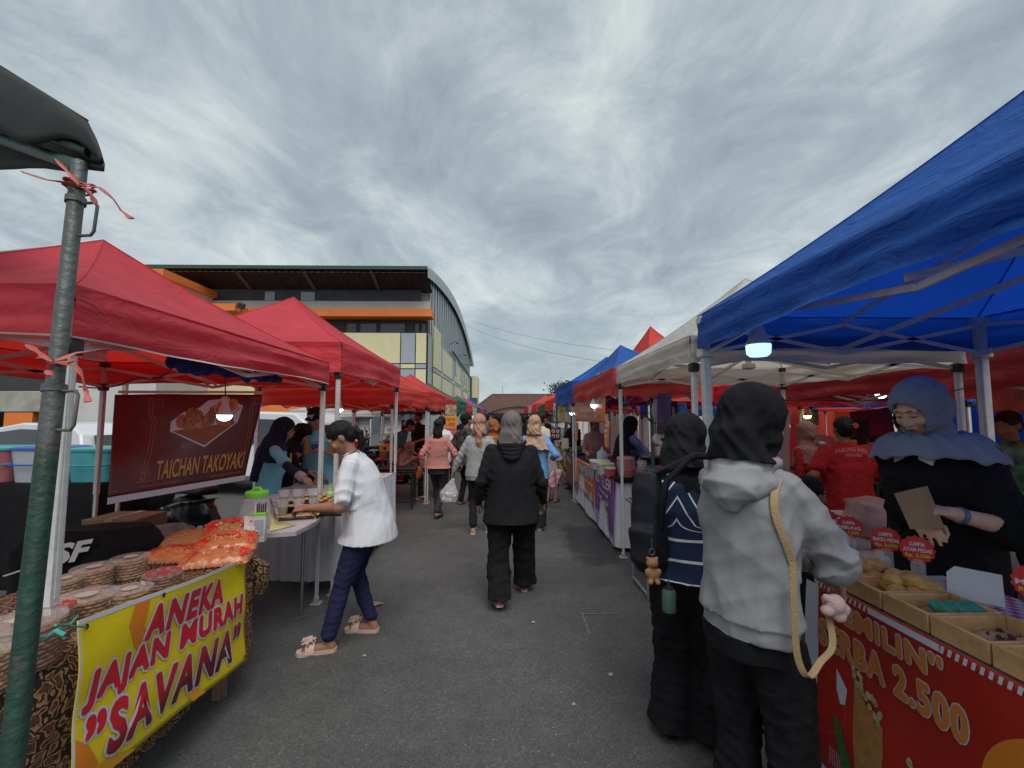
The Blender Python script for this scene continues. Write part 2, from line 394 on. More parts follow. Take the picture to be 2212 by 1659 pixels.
XC = W(923, 700, YB).x                           # right corner
XL = -52.0
YE = 90.0                                        # far end of the gable side
def zat(v, y=YB): return W(900, v, y).z
zs = dict(roof=zat(586, YB), sof=zat(629), wt=zat(651), ob=zat(672), oe=zat(688), rc=zat(719), mid1=zat(786), mid2=zat(797))
wl = MB()
wl.box(((XL + XC) / 2, (YB + YE) / 2 + .3, zs['rc'] / 2), (XC - XL, YE - YB - .6, zs['rc']))
wl.box(((XL + XC) / 2, (YB + YE) / 2 + .8, (zs['rc'] + zs['sof'] + .6) / 2), (XC - XL - .1, YE - YB - 1.4, zs['sof'] + .6 - zs['rc']))
wl.build('wall', wallg, hall, True)
wb = MB(); wb.box(((XL + XC) / 2, YB + .35, (zs['ob'] + zs['wt']) / 2), (XC - XL + .4, .7, zs['wt'] - zs['ob'])); wb.build('parapet', wallg, hall, True)
ob_ = MB(); ob_.box(((XL + XC) / 2, YB - .1, (zs['ob'] + zs['oe']) / 2), (XC - XL + 1.0, 1.6, zs['ob'] - zs['oe'] - .01)); ob_.build('orange_band', orange, hall, True)
dk = MB(); dk.box(((XL + XC) / 2 - .4, YB + .45, (zs['sof'] + zs['wt']) / 2 + .02), (XC - XL - .6, .5, zs['sof'] - zs['wt'] + .3)); dk.build('upper_band', darkw, hall, True)
for u0, u1 in ((570, 591), (648, 678), (1, 20)):
    a, b = W(u0, 650, YB).x, W(u1, 650, YB).x
    o = MB(); o.box(((a + b) / 2, YB + .18, (zs['sof'] + zs['wt']) / 2), (b - a, .1, zs['sof'] - zs['wt'] - .15)); o.build('vent_panel', greyp, hall, True)
# recessed band of windows between orange band and cream panels
rb = MB(); rb.box(((XL + XC) / 2, YB + .9, (zs['oe'] + zs['rc']) / 2), (XC - XL - .2, .2, zs['oe'] - zs['rc'])); rb.build('recess_wall', darkw, hall, True)
for u0, u1 in ((770, 812), (814, 875), (890, 905), (740, 768), (905, 920)):
    a, b = W(u0, 700, YB).x, W(u1, 700, YB).x
    wn = MB(); wn.box(((a + b) / 2, YB + .75, (zs['oe'] + zs['rc']) / 2 - .1), (b - a - .3, .1, (zs['oe'] - zs['rc']) * .66)); wo_ = wn.build('window', glassd, hall, True)
# cream and grey facade panels, butted with dark seams behind
bk = MB(); bk.box(((XL + XC) / 2, YB - .02, zs['rc'] / 2 + .6), (XC - XL, .1, zs['rc'] - 1.6)); bk.build('panel_backing', seam, hall, True)
cu_ = [400, 560, 620, 760, 829, 867, 899, 935]
cm_ = [0, 1, 0, 0, 1, 0, 0]
rows = [(zs['rc'], zs['mid1'], 0), (zs['mid1'], zs['mid2'], 1), (zs['mid2'], zat(870), 2)]
cp, gp = MB(), MB()
us = [(300, 560, 0), (560, 620, 1), (620, 867, 0), (867, 899, 1), (899, 934, 0)]
for r, (z1, z0, k) in enumerate(rows):
    for (u0, u1, c) in us:
        a, b = W(u0, 700, YB).x, min(W(u1, 700, YB).x, XC)
        if k == 1: c = 1 - c
        if k == 2: c = {0: 1, 1: 0}[c] if u0 in (620,) else c
        (gp if c else cp).box(((a + b) / 2, YB - .12, (z0 + z1) / 2), (b - a - .1, .1, z1 - z0 - .1))
cp.build('cream_panels', cream, hall, True); gp.build('grey_panels', greyp, hall, True)
# eave: sloping dark soffit with ribs, corrugated lip
YO = 37.4; zE = W(700, 579, YO).z
so_ = MB(); so_.add([V((XL, YO, zE)), V((XC + .4, YO, zE)), V((XC + .3, YB + .6, zs['sof'])), V((XL, YB + .6, zs['sof']))], [(0, 1, 2, 3)])
so_.build('soffit', soff, hall, True)
for u in range(60, 930, 37):
    x = W(u, 600, YO).x
    m = MB(); big = (u // 37) % 4 == 1
    m.bar((x, YO + .1, zE - .02), (x, YB + .5, zs['sof'] + .0), .30 if big else .09, .25 if big else .08); m.build('soffit_rib', steel if big else seam, hall, True)
# arched roof sweeping back along the street side
def arch(t):         # t 0..1 from the front eave to the far eave
    y = YO + (YE + 4 - YO) * t; zf = 12.6
    return y, zE * (1 - t) + zf * t + math.sin(math.pi * t) ** .9 * 3.7
ribs = 90
def rf(a, b):
    y, z = arch(b); x = XL + (XC + .4 - XL) * a
    return V((x, y, z + (0.05 if int(a * 160) % 2 else 0)))
m = MB(); m.grid(lambda a, b: rf(a, b), 160, 40); m.grid(lambda a, b: rf(a, 1 - b) - V((0, 0, .35)), 160, 40)
m.build('roof', corr, hall, True)
m = MB()          # corrugated fascia hanging off the gable edge
def fas(a, b):
    y, z = arch(a); return V((XC + .45 + (.06 if int(a * 300) % 2 else 0), y, z + .1 - b * (.9 + .5 * math.sin(math.pi * a))))
m.grid(fas, 300, 1); m.build('gable_fascia', corr, hall, True, smooth=False)
lp = MB(); lp.box(((XL + XC + .4) / 2, YO - .05, zE + .02), (XC + .4 - XL, .25, .30)); lp.build('eave_lip', mat('green_lip', (.03, .07, .06), .6), hall, True)
# gable wall, corrugated above, panels below
m = MB(); n = 60
for i in range(n):
    t0, t1 = i / n, (i + 1) / n
    y0, z0 = arch(t0 * .93 + .07 * 1); y1, z1 = arch(t1 * .93 + .07)
    if y1 > YE: break
    x = XC + (.06 if i % 2 else 0)
    m.add([V((x, y0, zs['rc'] - .5)), V((x, y1, zs['rc'] - .5)), V((x, y1, z1 - .4)), V((x, y0, z0 - .4))], [(0, 1, 2, 3)])
m.build('gable_cladding', corr, hall, True, smooth=False)
gs = MB(); gc = MB(); yy = YB; k = 0
wd = [3.0, 4.5, 1.2, 9, 3, 9, 4, 9, 4, 9, 5]
for wv in wd:
    if yy + wv > YE: break
    c = (k % 2 == 0)
    ztop = zs['rc'] - (0 if k == 1 else .02) + (1.3 if k in (1, ) else 0)
    for (z1, z0, row) in ((ztop, zs['mid1'], 0), (zs['mid1'], zs['mid2'], 1), (zs['mid2'], 2.8, 2)):
        if k == 0: tgt = None
        else: tgt = gc if ((k % 2) ^ (row == 1)) else gs
        if tgt is not None: tgt.box((XC + .16, yy + wv / 2, (z0 + z1) / 2), (.14, wv - .1, z1 - z0 - .1))
    yy += wv; k += 1
gc.build('cream_side_panels', cream, hall, True); gs.build('grey_side_panels', greyp, hall, True)
sl = MB(); sl.box((XC + .02, YB + 1.5, (zs['rc'] + 2.5) / 2), (.1, 2.6, zs['rc'] - 2.5)); sl.build('corner_glazing', glassd, hall, True)
for y, z, hgt in ((62, 8.3, 2.0), (70, 8.0, 1.6), (76, 7.8, 1.7), (80, 7.6, 1.7)):
    m = MB(); m.box((XC + .26, y, z), (.06, 2.4, hgt)); m.build('window', glassd, hall, True)
for y in (55, 66, 78):      # lamps on short arms
    m = MB(); m.tube([(XC + .2, y, 10.6), (XC + .9, y, 11.0), (XC + 1.1, y, 10.9)], .05, 6); m.sphere((XC + 1.15, y, 10.8), .16); m.build('wall_lamp', steel, hall, True)
m = MB(); m.bar((XC + .35, 57, 10.0), (XC + .35, 90, 9.2), .25, .12); m.build('side_ledge', steel, hall, True)
# stair tower far down the side
m = MB(); m.box((XC + .5, 95, 5.0), (1.8, 7, 10.0)); m.build('tower', cream, hall, True)
m = MB(); m.box((XC + .55, 91.4, 4.9), (1.9, .3, 1.1)); m.box((XC + .1, 91.4, 5.2), (.4, .32, 9)); m.build('tower_trim', steel, hall, True)
# wing with orange coping at the left, small balcony canopy
XW = W(461, 645, YB).x
m = MB(); m.box((XW - 4, (34 + YB) / 2, zat(645) / 2), (8, YB - 34, zat(645) - .02)); m.build('wing_wall', wallg, hall, True)
m = MB(); m.box((XW - 4, 37, zat(645) + .25), (8.5, 6.6, .62)); m.build('wing_coping', orange, hall, True)
xa, xb = W(459, 662, 38).x, W(520, 662, 38).x
m = MB(); m.box(((xa + xb) / 2, 38.6, W(500, 668, 38).z), (xb - xa, 2.8, .6)); m.build('balcony_canopy', orange, hall, True)
m = MB(); p = W(521, 667, 36.8); m.box(p + V((0, 0, .25)), (.5, .4, .45), Euler((.4, .3, .3)).to_matrix()); m.tube([p - V((0, 0, .3)), p + V((0, 0, .1))], .05); m.build('floodlight', seam, hall, True)
# ground floor: arcade beam, orange piers and dark openings at the far left, shutters and doors
xa, xb = W(-260, 870, 37).x, W(240, 870, 37).x
m = MB(); m.box(((xa + xb) / 2, 37.5, (W(0, 845, 37).z + W(0, 890, 37).z) / 2), (xb - xa, 1.0, W(0, 845, 37).z - W(0, 890, 37).z), bev=.05); m.build('arcade_beam', mat('stained_wall', (.36, .34, .30), .85, var=.3, vscale=.8), hall, True)
m = MB(); m.box(((xa + xb) / 2, 39.4, 1.2), (xb - xa, .4, 2.4)); m.build('arcade_opening', darkin, hall, True)
for u in (-140, 38, 205):
    x = W(u, 900, 37).x; m = MB(); m.box((x, 37.5, W(0, 891, 37).z / 2), (2.3, .9, W(0, 891, 37).z)); m.build('pier', orange, hall, True)
xa, xb = W(500, 880, 36).x, W(712, 880, 36).x
m = MB(); m.box(((xa + xb) / 2, 37.6, (W(0, 875, 36).z + W(0, 890, 36).z) / 2), (xb - xa, 3.4, .6)); m.build('porch_canopy', orange, hall, True)
for u0, u1, v0 in ((740, 768, 893), (870, 884, 893), (803, 820, 893)):
    a, b = W(u0, 900, 39.8).x, W(u1, 900, 39.8).x
    m = MB(); m.box(((a + b) / 2, 39.9, 1.25), (b - a, .1, 2.5)); m.build('door', steel, hall, True)

# ---------------------------------------------------------------- tiled roof house at the end of the street
tile = mat('roof_tiles', (.12, .060, .045), .85, var=.8, vscale=5.0, bump=.6, bscale=9, detail=8)
end = thing('tiled_house', 'long low house with brown tiled hip roof closing the end of the street', 'building', (4, 66, 0))
xa, xt, xr = W(1028, 888, 62).x, W(1064, 853, 68).x, 30
zt, ze = W(1100, 853, 68).z, W(1100, 893, 60).z
m = MB()
m.add([V((xa - 1, 60, ze)), V((xr, 60, ze)), V((xr, 68, zt)), V((xt, 68, zt)), V((xa - 1, 76, ze)), V((xr, 76, ze))], [(0, 1, 2, 3), (0, 3, 4), (3, 2, 5, 4)])
for k in range(150):
    x = xa + (xr - xa) * k / 150; yy0 = 60
    tt = min(1, max(0, (x - xa + 1) / (xt - xa + 1)))
    m.bar((x, 60, ze + .05), (x, 60 + 8 * tt, ze + (zt - ze) * tt + .05), .09, .06)
m.build('roof', tile, end, True)
m = MB(); m.bar((xt, 68, zt + .06), (xr, 68, zt + .06), .35, .18); m.bar((xa - 1, 60, ze), (xt, 68, zt + .06), .3, .14); m.build('ridge_tiles', mat('ridge', (.07, .075, .08), .8), end, True)
m = MB(); m.box(((xa + xr) / 2, 68, ze / 2), (xr - xa - 2, 14, ze - .02)); m.build('wall', wallg, end, True)
m = MB(); m.tube([(W(1086, 850, 68).x, 68, zt), (W(1086, 850, 68).x, 68, zt + 1.3)], .03); m.build('antenna', steel, end, True)
for k in range(5):
    m = MB(); m.box((xa + 3 + k * 4, 60.95, 1.4), (1.6, .1, 1.4)); m.build('window', glassd, end, True)

# dark green arched canopy in front of it
dg_ = mat('dark_green_tarp', (.02, .045, .04), .6, var=.2, trans=.1)
can = thing('market_canopy', 'low dark green arched canopy spanning the far end of the aisle', 'canopy', (1.5, 44, 0))
xa, xm, xb = W(1052, 893, 44).x, W(1117, 880, 44).x, W(1190, 893, 44).x
m = MB()
def cf(a, b): return V((xa + (xb - xa) * a, 42 + 4 * b, W(1100, 895, 44).z + (W(1100, 879, 44).z - W(1100, 895, 44).z) * math.sin(math.pi * a) ** .8))
m.grid(cf, 20, 4); m.grid(lambda a, b: cf(1 - a, b) - V((0, 0, .12)), 20, 4); m.build('canopy', dg_, can, True)
for x in (xa + .1, xb - .1):
    for y in (42.1, 45.9):
        m = MB(); m.tube([(x, y, 0), (x, y, W(1100, 895, 44).z + .05)], .04); m.build('leg', steel, can, True)
m = MB(); m.box(((xa + xb) / 2, 46.1, 1.45), (xb - xa, .05, .5)); m.build('back_sheet', mat('pale_sheet', (.42, .45, .42), .8), can, True)

# ---------------------------------------------------------------- trees
bark = mat('bark', (.09, .07, .05), .9, var=.3, vscale=12)
leaf = mat('leaves', (.045, .085, .04), .7, var=.6, vscale=2.2, trans=.25, tcol=(.06, .12, .03), spec=.3)
def tree(loc, h, r, seed, label, nleaf=2600, ls=.16):
    rr = random.Random(seed)
    t = thing('tree', label, 'tree', loc)
    b = MB(); tips = []
    b.tube([(0, 0, 0), (.08, .03, h * .25), (.02, .1, h * .5), (0, .05, h * .72)], [.2, .16, .12, .05], 8)
    for k in range(11):
        a = rr.random() * 6.28; z0 = h * rr.uniform(.3, .6); rad = r * rr.uniform(.45, .95)
        p1 = V((math.cos(a) * rad * .5, math.sin(a) * rad * .5, z0 + h * .14)); p2 = V((math.cos(a) * rad, math.sin(a) * rad, min(h * .97, z0 + h * rr.uniform(.15, .42))))
        b.tube([(.02, .08, z0), p1, p2], [.07, .05, .02], 6); tips += [p2, (p1 + p2) / 2]
    b.build('trunk', bark, t)
    tips += [V((rr.uniform(-.4, .4) * r, rr.uniform(-.4, .4) * r, h * rr.uniform(.75, 1))) for _ in range(7)]
    c = MB()
    for k in range(nleaf):
        q = rr.choice(tips); d = V((rr.gauss(0, 1), rr.gauss(0, 1), rr.gauss(0, .7))) * r * .22
        p = q + d; Rm = Euler((rr.uniform(-1.2, 1.2), rr.uniform(-1.2, 1.2), rr.random() * 6.28)).to_matrix(); l = ls * rr.uniform(.6, 1.4)
        c.add([p + Rm @ V(x) for x in ((-l, 0, 0), (0, -l * .45, .02), (l, 0, 0), (0, l * .45, .02))], [(0, 1, 2, 3)])
    c.build('crown', leaf, t, smooth=False)
tree(W(1222, 900, 34) * 1 + V((0, 0, -W(1222, 900, 34).z)), W(1200, 833, 34).z, 1.5, 3, 'leafy green tree rising beside the tiled roof behind the blue tent', 3000, .11)

# ---------------------------------------------------------------- overhead cables
for i, (a, b, sag, lb) in enumerate((((1012, 690, 60), (1620, 776, 26), 1.0, 'upper thin cable strung across the sky from the hall'), ((1010, 705, 60), (1520, 810, 22), .8, 'lower thin cable strung across the sky from the hall'))):
    p, q = W(*a), W(*b); m = MB()
    m.tube([p.lerp(q, t / 14) - V((0, 0, sag * 4 * (t / 14) * (1 - t / 14))) for t in range(15)], .012, 5)
    m.build('overhead_cable', seam); setp(bpy.context.scene.objects[-1] if False else C.objects[-1], lb, 'cable', 'cables across the sky')

# ================================================================ TENTS
def canvas(key, col, tr=.42, tcol=None, bs=.45):
    if key in _mats: return _mats[key]
    m = mat(key, col, .62, var=.17, vscale=2.2, trans=tr, tcol=tcol, spec=.3)
    t = m.node_tree; ns, ln = t.nodes, t.links; p = ns['Principled BSDF']
    co = ns.new('ShaderNodeTexCoord'); mpn = ns.new('ShaderNodeMapping'); mpn.inputs['Scale'].default_value = (1.0, 1.0, 3.0); ln.new(co.outputs['Object'], mpn.inputs[0])
    n = ns.new('ShaderNodeTexNoise'); n.inputs['Scale'].default_value = 3.4; n.inputs['Detail'].default_value = 7; n.inputs['Roughness'].default_value = .6; n.inputs['Distortion'].default_value = 1.8; ln.new(mpn.outputs[0], n.inputs['Vector'])
    b = ns.new('ShaderNodeBump'); b.inputs['Strength'].default_value = bs; b.inputs['Distance'].default_value = .05; ln.new(n.outputs[0], b.inputs['Height'])
    n2 = ns.new('ShaderNodeTexNoise'); n2.inputs['Scale'].default_value = 180; ln.new(co.outputs['Object'], n2.inputs['Vector'])
    b2 = ns.new('ShaderNodeBump'); b2.inputs['Strength'].default_value = .12; b2.inputs['Distance'].default_value = .004; ln.new(n2.outputs[0], b2.inputs['Height']); ln.new(b.outputs[0], b2.inputs['Normal'])
    ln.new(b2.outputs[0], p.inputs['Normal'])
    return m
RED = canvas('red_canvas', (.66, .075, .10), .40, (.90, .04, .025)); RED2 = canvas('orange_red_canvas', (.70, .10, .08), .48, (.9, .07, .03))
BLUE = canvas('blue_canvas', (.022, .125, .47), .34, (.010, .085, .62), .8); WHITE = canvas('white_canvas', (.64, .64, .61), .42, (.80, .72, .62)); GREEN = canvas('green_canvas', (.05, .17, .11), .35)
DRED = canvas('deep_red_canvas', (.42, .04, .05), .3, (.55, .03, .03))
legm = mat('white_metal', (.60, .60, .58), .45, var=.12, vscale=20, bump=.05); footm = mat('foot_plate', (.34, .33, .30), .7, var=.2)
jointm = mat('black_plastic', (.02, .02, .022), .5); trim = mat('white_trim', (.66, .64, .62), .8)
def tent(label, x0, x1, y0, y1, zb, zt, zp, cm, group, skew=(0, 0, 0, 0), legs=(1, 1, 1, 1), seed=0, sides=(1, 1, 1, 1), valm=None, trims=False, truss=True, lw=.034, res=22, legz=0, bulge=.03, name='market_tent', vw=1.0):
    """x0,x1 across the street, y0,y1 along it; zb/zt valance bottom/top, zp peak."""
    rr = random.Random(seed)
    cx, cy = (x0 + x1) / 2, (y0 + y1) / 2
    t = thing(name, label, 'tent', (cx, cy, 0), 0, group)
    cor = [V((x0 - cx + skew[0], y0 - cy, zt)), V((x1 - cx + skew[1], y0 - cy, zt)), V((x1 - cx + skew[2], y1 - cy, zt)), V((x0 - cx + skew[3], y1 - cy, zt))]
    pk = V((0, 0, zp)); m = MB()
    for k in range(4):                                 # roof faces, slightly hollow between the hips
        a, b = cor[k], cor[(k + 1) % 4]
        def f(s_, t_, a=a, b=b):
            e_ = a.lerp(b, s_); p = e_.lerp(pk, t_)
            sag = math.sin(math.pi * min(1, max(0, s_))) * math.sin(math.pi * t_ ** .8) * .055 + t_ * (1 - t_) * .16 + .010 * math.sin(t_ * 34 + 2.5 * math.sin(s_ * 4 + k * 2 + seed)) * math.sin(math.pi * s_) * (1 - t_) ** 1.5 * (t_ > 0)
            return p - V((0, 0, sag))
        m.grid(f, res, res)
    m.build('canopy', cm, t, ang=50)
    va = MB()
    ph = [rr.random() * 6 for _ in range(8)]
    for k in range(4):
        if not sides[k]: continue
        a, b = cor[k], cor[(k + 1) % 4]; d = (b - a); ln_ = d.length; d.normalize(); nr = V((d.y, -d.x, 0))
        def f(s_, t_, a=a, b=b, nr=nr, k=k, ln_=ln_):
            p = a.lerp(b, s_); x = s_ * ln_; e_ = math.sin(math.pi * s_) ** .5 if 0 < s_ < 1 else 0
            wv = vw * (.009 * math.sin(x * 5 + ph[k] + t_ * 5) + .004 * math.sin(x * 17 + ph[k + 2] - t_ * 4)) * (t_ + .15) + vw * .011 * math.sin(t_ * 13 + x * 1.1 + .8 * math.sin(x * 2.3) + ph[k + 3])
            z = zt + (zb - zt) * t_ + e_ * (.012 * math.sin(x * 3 + ph[k + 4])) * t_
            return V((p.x, p.y, z)) + nr * (wv * (.3 + e_) + bulge * t_ * e_ + .006)
        va.grid(f, max(8, int(ln_ * 16)), 7)
        if trims:
            pts = [f(i / 30, 1.0) for i in range(31)]; tr_ = MB()
            tr_.grid(lambda s_, t_, f=f: f(s_, .97 + .035 * t_) + V((0, 0, -.001)) + (f(s_, 1) - f(s_, 1)) , 60, 1)
            vs = [V(p) + nr * .003 for p in tr_.v]; tm = MB(); tm.add(vs, tr_.f); tm.build('trim', trim, t)
    va.build('valance', valm or cm, t, ang=60)
    if res >= 20:
        sm_ = MB()
        for k in range(4):
            sm_.tube([cor[k].lerp(pk, i / 16) - V((0, 0, (i / 16) * (1 - i / 16) * .16 - .002)) for i in range(17)], .0045, 5)
            a_, b_ = cor[k], cor[(k + 1) % 4]; sm_.tube([a_.lerp(b_, i / 20) + V((0, 0, -.002)) for i in range(21)], .005, 5)
        sm_.build('stitched_seam', cm, t)
    if trims:
        for k in (0, 3):
            tm = MB(); pts = [cor[k].lerp(pk, i / 12) - V((0, 0, (i / 12) * (1 - i / 12) * .16 - .006)) for i in range(13)]
            tm.tube(pts, .006, 6); tm.build('piping', trim, t)
    for k in range(4):
        if not legs[k]: continue
        c = cor[k]; ix = .03 if k in (0, 3) else -.03; iy = .03 if k in (0, 1) else -.03
        x, y = c.x + ix, c.y + iy
        l = MB(); l.box((x, y, (zt - .03) / 2 + .45), (lw, lw, zt - .03 - .9), bev=.003)
        l.box((x, y, .46), (lw * .72, lw * .72, .92), bev=.002)
        for q in (-1, 1): l.box((x + q * lw * .52, y, (zt + .9) / 2), (.003, lw * .4, zt - .95))
        lo = l.build('leg', legm, t)
        fp = MB(); fp.box((x, y, .006), (.085, .085, .012), bev=.004); fp.box((x, y, .03), (lw * 1.1, lw * 1.1, .05), bev=.004); fp.build('foot_plate', footm, lo)
        cl = MB(); cl.box((x, y, zb - .03), (lw * 1.7, lw * 1.7, .06), bev=.006); cl.build('collar', jointm if lw < .05 else legm, lo); cl = MB(); cl.box((x, y, zt - .03), (lw * 1.6, lw * 1.6, .05), bev=.006); cl.build('corner_cap', jointm if lw < .05 else legm, lo)
    if truss:
        for k in range(4):
            a, b = cor[k], cor[(k + 1) % 4]; inw = (V((0, 0, 0)) - V(((a + b) / 2).to_tuple()[:2] + (0,))).normalized() * .04
            zl, zh = zb - .03, zt - .06; mid = (a + b) / 2
            tm = MB()
            def P(s_, z): q = a.lerp(b, s_); return V((q.x, q.y, z)) + inw
            for s0, s1 in ((.02, .5), (.5, .98)):
                sm = (s0 + s1) / 2
                tm.bar(P(s0, zl), P(s1, zh), .012, .024); tm.bar(P(s0, zh), P(s1, zl), .012, .024)
            tm.build('side_truss', legm, t)
        hub = V((0, 0, zt + .10)); im = MB()
        for k in range(4):
            mid = (cor[k] + cor[(k + 1) % 4]) / 2; im.bar(V((mid.x, mid.y, zt - .05)), hub + V((0, 0, .22)), .014, .026); im.bar(V((mid.x, mid.y, zb + .0)), hub - V((0, 0, .1)), .014, .026)
        im.bar(hub - V((0, 0, .22)), pk - V((0, 0, .03)), .036, .036); im.box(hub - V((0, 0, .2)), (.09, .09, .05), bev=.01)
        im.build('centre_strut', legm, t)
    return t
LG, RG = 'pop-up tents along the left side of the aisle', 'pop-up tents along the right side of the aisle'
tent('red pop-up tent with white hem nearest on the left, above the cookie jars', -3.45, -1.53, 1.56, 3.83, 1.83, 2.02, 2.64, RED, LG, seed=1, trims=True, legs=(1, 1, 1, 1), res=20)
tent('red pop-up tent second on the left, above the takoyaki grill', -3.42, -1.47, 3.95, 6.15, 1.95, 2.22, 2.93, RED, LG, seed=2, res=20)
tent('low red pop-up tent third on the left, behind the white skirted table', -3.55, -1.5, 6.3, 8.0, 1.72, 1.97, 2.45, RED2, LG, skew=(0, -.08, .12, 0), seed=3)
tent('red pop-up tent fourth on the left with orange price signs at its far corner', -3.4, -1.36, 8.05, 9.9, 1.70, 2.0, 2.55, RED2, LG, seed=4)
tent('red pop-up tent fifth on the left with a pointed peak before the green tent', -3.4, -1.36, 9.95, 12.4, 1.70, 2.0, 2.62, RED, LG, seed=5)
tent('dark green pop-up tent sixth on the left with a drooping corner', -3.5, -1.3, 12.5, 15.0, 1.62, 2.0, 2.6, GREEN, LG, seed=6)
tent('red pop-up tent just beyond the first green tent on the left', -3.5, -1.3, 15.1, 17.8, 1.70, 1.98, 2.5, RED2, LG, seed=7, res=8)
tent('white pop-up tent between red and green ones far down the left side', -3.5, -1.3, 17.9, 20.5, 1.65, 1.95, 2.45, WHITE, LG, seed=8, res=8)
tent('second green pop-up tent far down the left side', -3.5, -1.3, 20.6, 24, 1.70, 2.0, 2.62, GREEN, LG, seed=9, res=8)
tent('red pop-up tent between the far green and far blue ones on the left', -3.5, -1.3, 24.2, 27.5, 1.70, 2.0, 2.7, RED, LG, seed=10, res=8)
tent('blue pop-up tent last on the left side of the aisle', -3.6, -1.3, 27.8, 32, 1.70, 2.05, 2.8, BLUE, LG, seed=11, res=8)
tent('large blue pop-up tent nearest on the right, above the lumpia stall', 1.30, 3.22, -.15, 2.9, 2.00, 2.22, 3.02, BLUE, RG, seed=21, res=26, lw=.05, bulge=.05)
tent('white pop-up tent on the right between two blue ones', 1.28, 3.2, 2.98, 4.98, 1.92, 2.11, 2.83, WHITE, RG, seed=22, res=20)
tent('narrow blue tent with a red valance above the orange pempek banner', 1.27, 2.25, 5.1, 8.1, 1.80, 2.12, 2.64, BLUE, RG, seed=23, valm=RED2, res=16, legs=(0, 1, 1, 1))
tent('red pop-up tent whose peak shows between white and blue roofs on the right', 2.35, 3.45, 7.2, 10.0, 1.8, 2.35, 3.34, RED2, RG, seed=24)
tent('blue pop-up tent in the middle of the right side beyond the red valance', 1.25, 3.2, 8.2, 10.8, 1.80, 2.22, 2.85, BLUE, RG, seed=25)
tent('red pop-up tent beyond the middle blue one on the right', 1.25, 3.2, 11.0, 13.6, 1.72, 2.02, 2.55, RED2, RG, seed=26, res=8)
tent('green pop-up tent far down the right side', 1.25, 3.2, 13.8, 16.4, 1.70, 1.95, 2.5, GREEN, RG, seed=27, res=8)
tent('red pop-up tent just past the green one on the right', 1.2, 3.2, 16.6, 19.4, 1.72, 2.05, 2.6, RED2, RG, seed=28, res=8)
tent('small white pop-up tent far down the right side', 1.2, 3.2, 19.6, 22.0, 1.72, 1.98, 2.45, WHITE, RG, seed=29, res=8)
tent('red pop-up tent last on the right side of the aisle', 1.2, 3.4, 22.5, 27, 1.72, 2.05, 2.75, RED, RG, seed=30, res=8)
BG = 'tents of the second row behind the right-hand stalls'
tent('wide deep red tent directly behind the white tent and the blue scarf seller', 3.42, 5.6, 2.7, 5.5, 1.75, 2.04, 2.7, DRED, BG, seed=31, bulge=.02)
tent('deep red tent in the second row beyond the tie-dye dressed woman', 3.5, 5.7, 5.6, 8.4, 1.75, 2.05, 2.6, RED, BG, seed=32)
tent('blue tent with red cloth walls behind the steel steamer', 6.0, 8.3, 5.6, 8.6, 1.74, 1.92, 2.5, BLUE, BG, seed=33)
tent('blue tent glimpsed between the purple banner and the black scarf woman', 3.4, 5.4, 8.7, 11, 1.55, 1.85, 2.4, BLUE, BG, seed=34)
tent('red tent at the right edge of the picture behind the seller', 3.7, 6.0, .2, 2.6, 1.78, 2.05, 2.6, RED, BG, seed=35)
tent('small orange red tent deep behind the steamer', 6.2, 8.4, 8.9, 11.4, 1.7, 1.95, 2.5, RED2, BG, seed=36, res=8)

rr_ = random.Random(77); cols_ = [RED, BLUE, RED2, WHITE, DRED, BLUE, RED, GREEN, RED2, BLUE, RED, DRED]; nmc = ['red', 'blue', 'orange red', 'white', 'deep red', 'blue', 'red', 'green', 'orange red', 'blue', 'red', 'deep red']
pos_ = [(6.3, 2.6), (8.7, 3.2), (9.0, 6.2), (8.8, 9.6), (3.5, 11.6), (6.0, 12.2), (8.6, 12.8), (3.5, 14.8), (6.1, 15.6), (8.8, 16.6), (3.7, 18.5), (6.6, 19.5)]
plc_ = ['at the right edge behind the seller', 'farthest right in the third row', 'in the third row behind the steamer', 'third row behind the red cloth wall', 'second row behind the frying stall', 'third row far behind the hoodie', 'fourth row far right', 'second row far behind the pempek stall', 'third row seen through the white tent', 'fourth row far behind the seated boy', 'second row near the far end', 'third row near the far end']
for k, (x, y) in enumerate(pos_):
    tent('%s tent of the back rows, %s' % (nmc[k], plc_[k]), x, x + 2.3, y, y + 2.5, 1.62 + .1 * rr_.random(), 1.95, 2.45, cols_[k], 'tents of the rows farther right', seed=80 + k, res=6, truss=(k < 4))
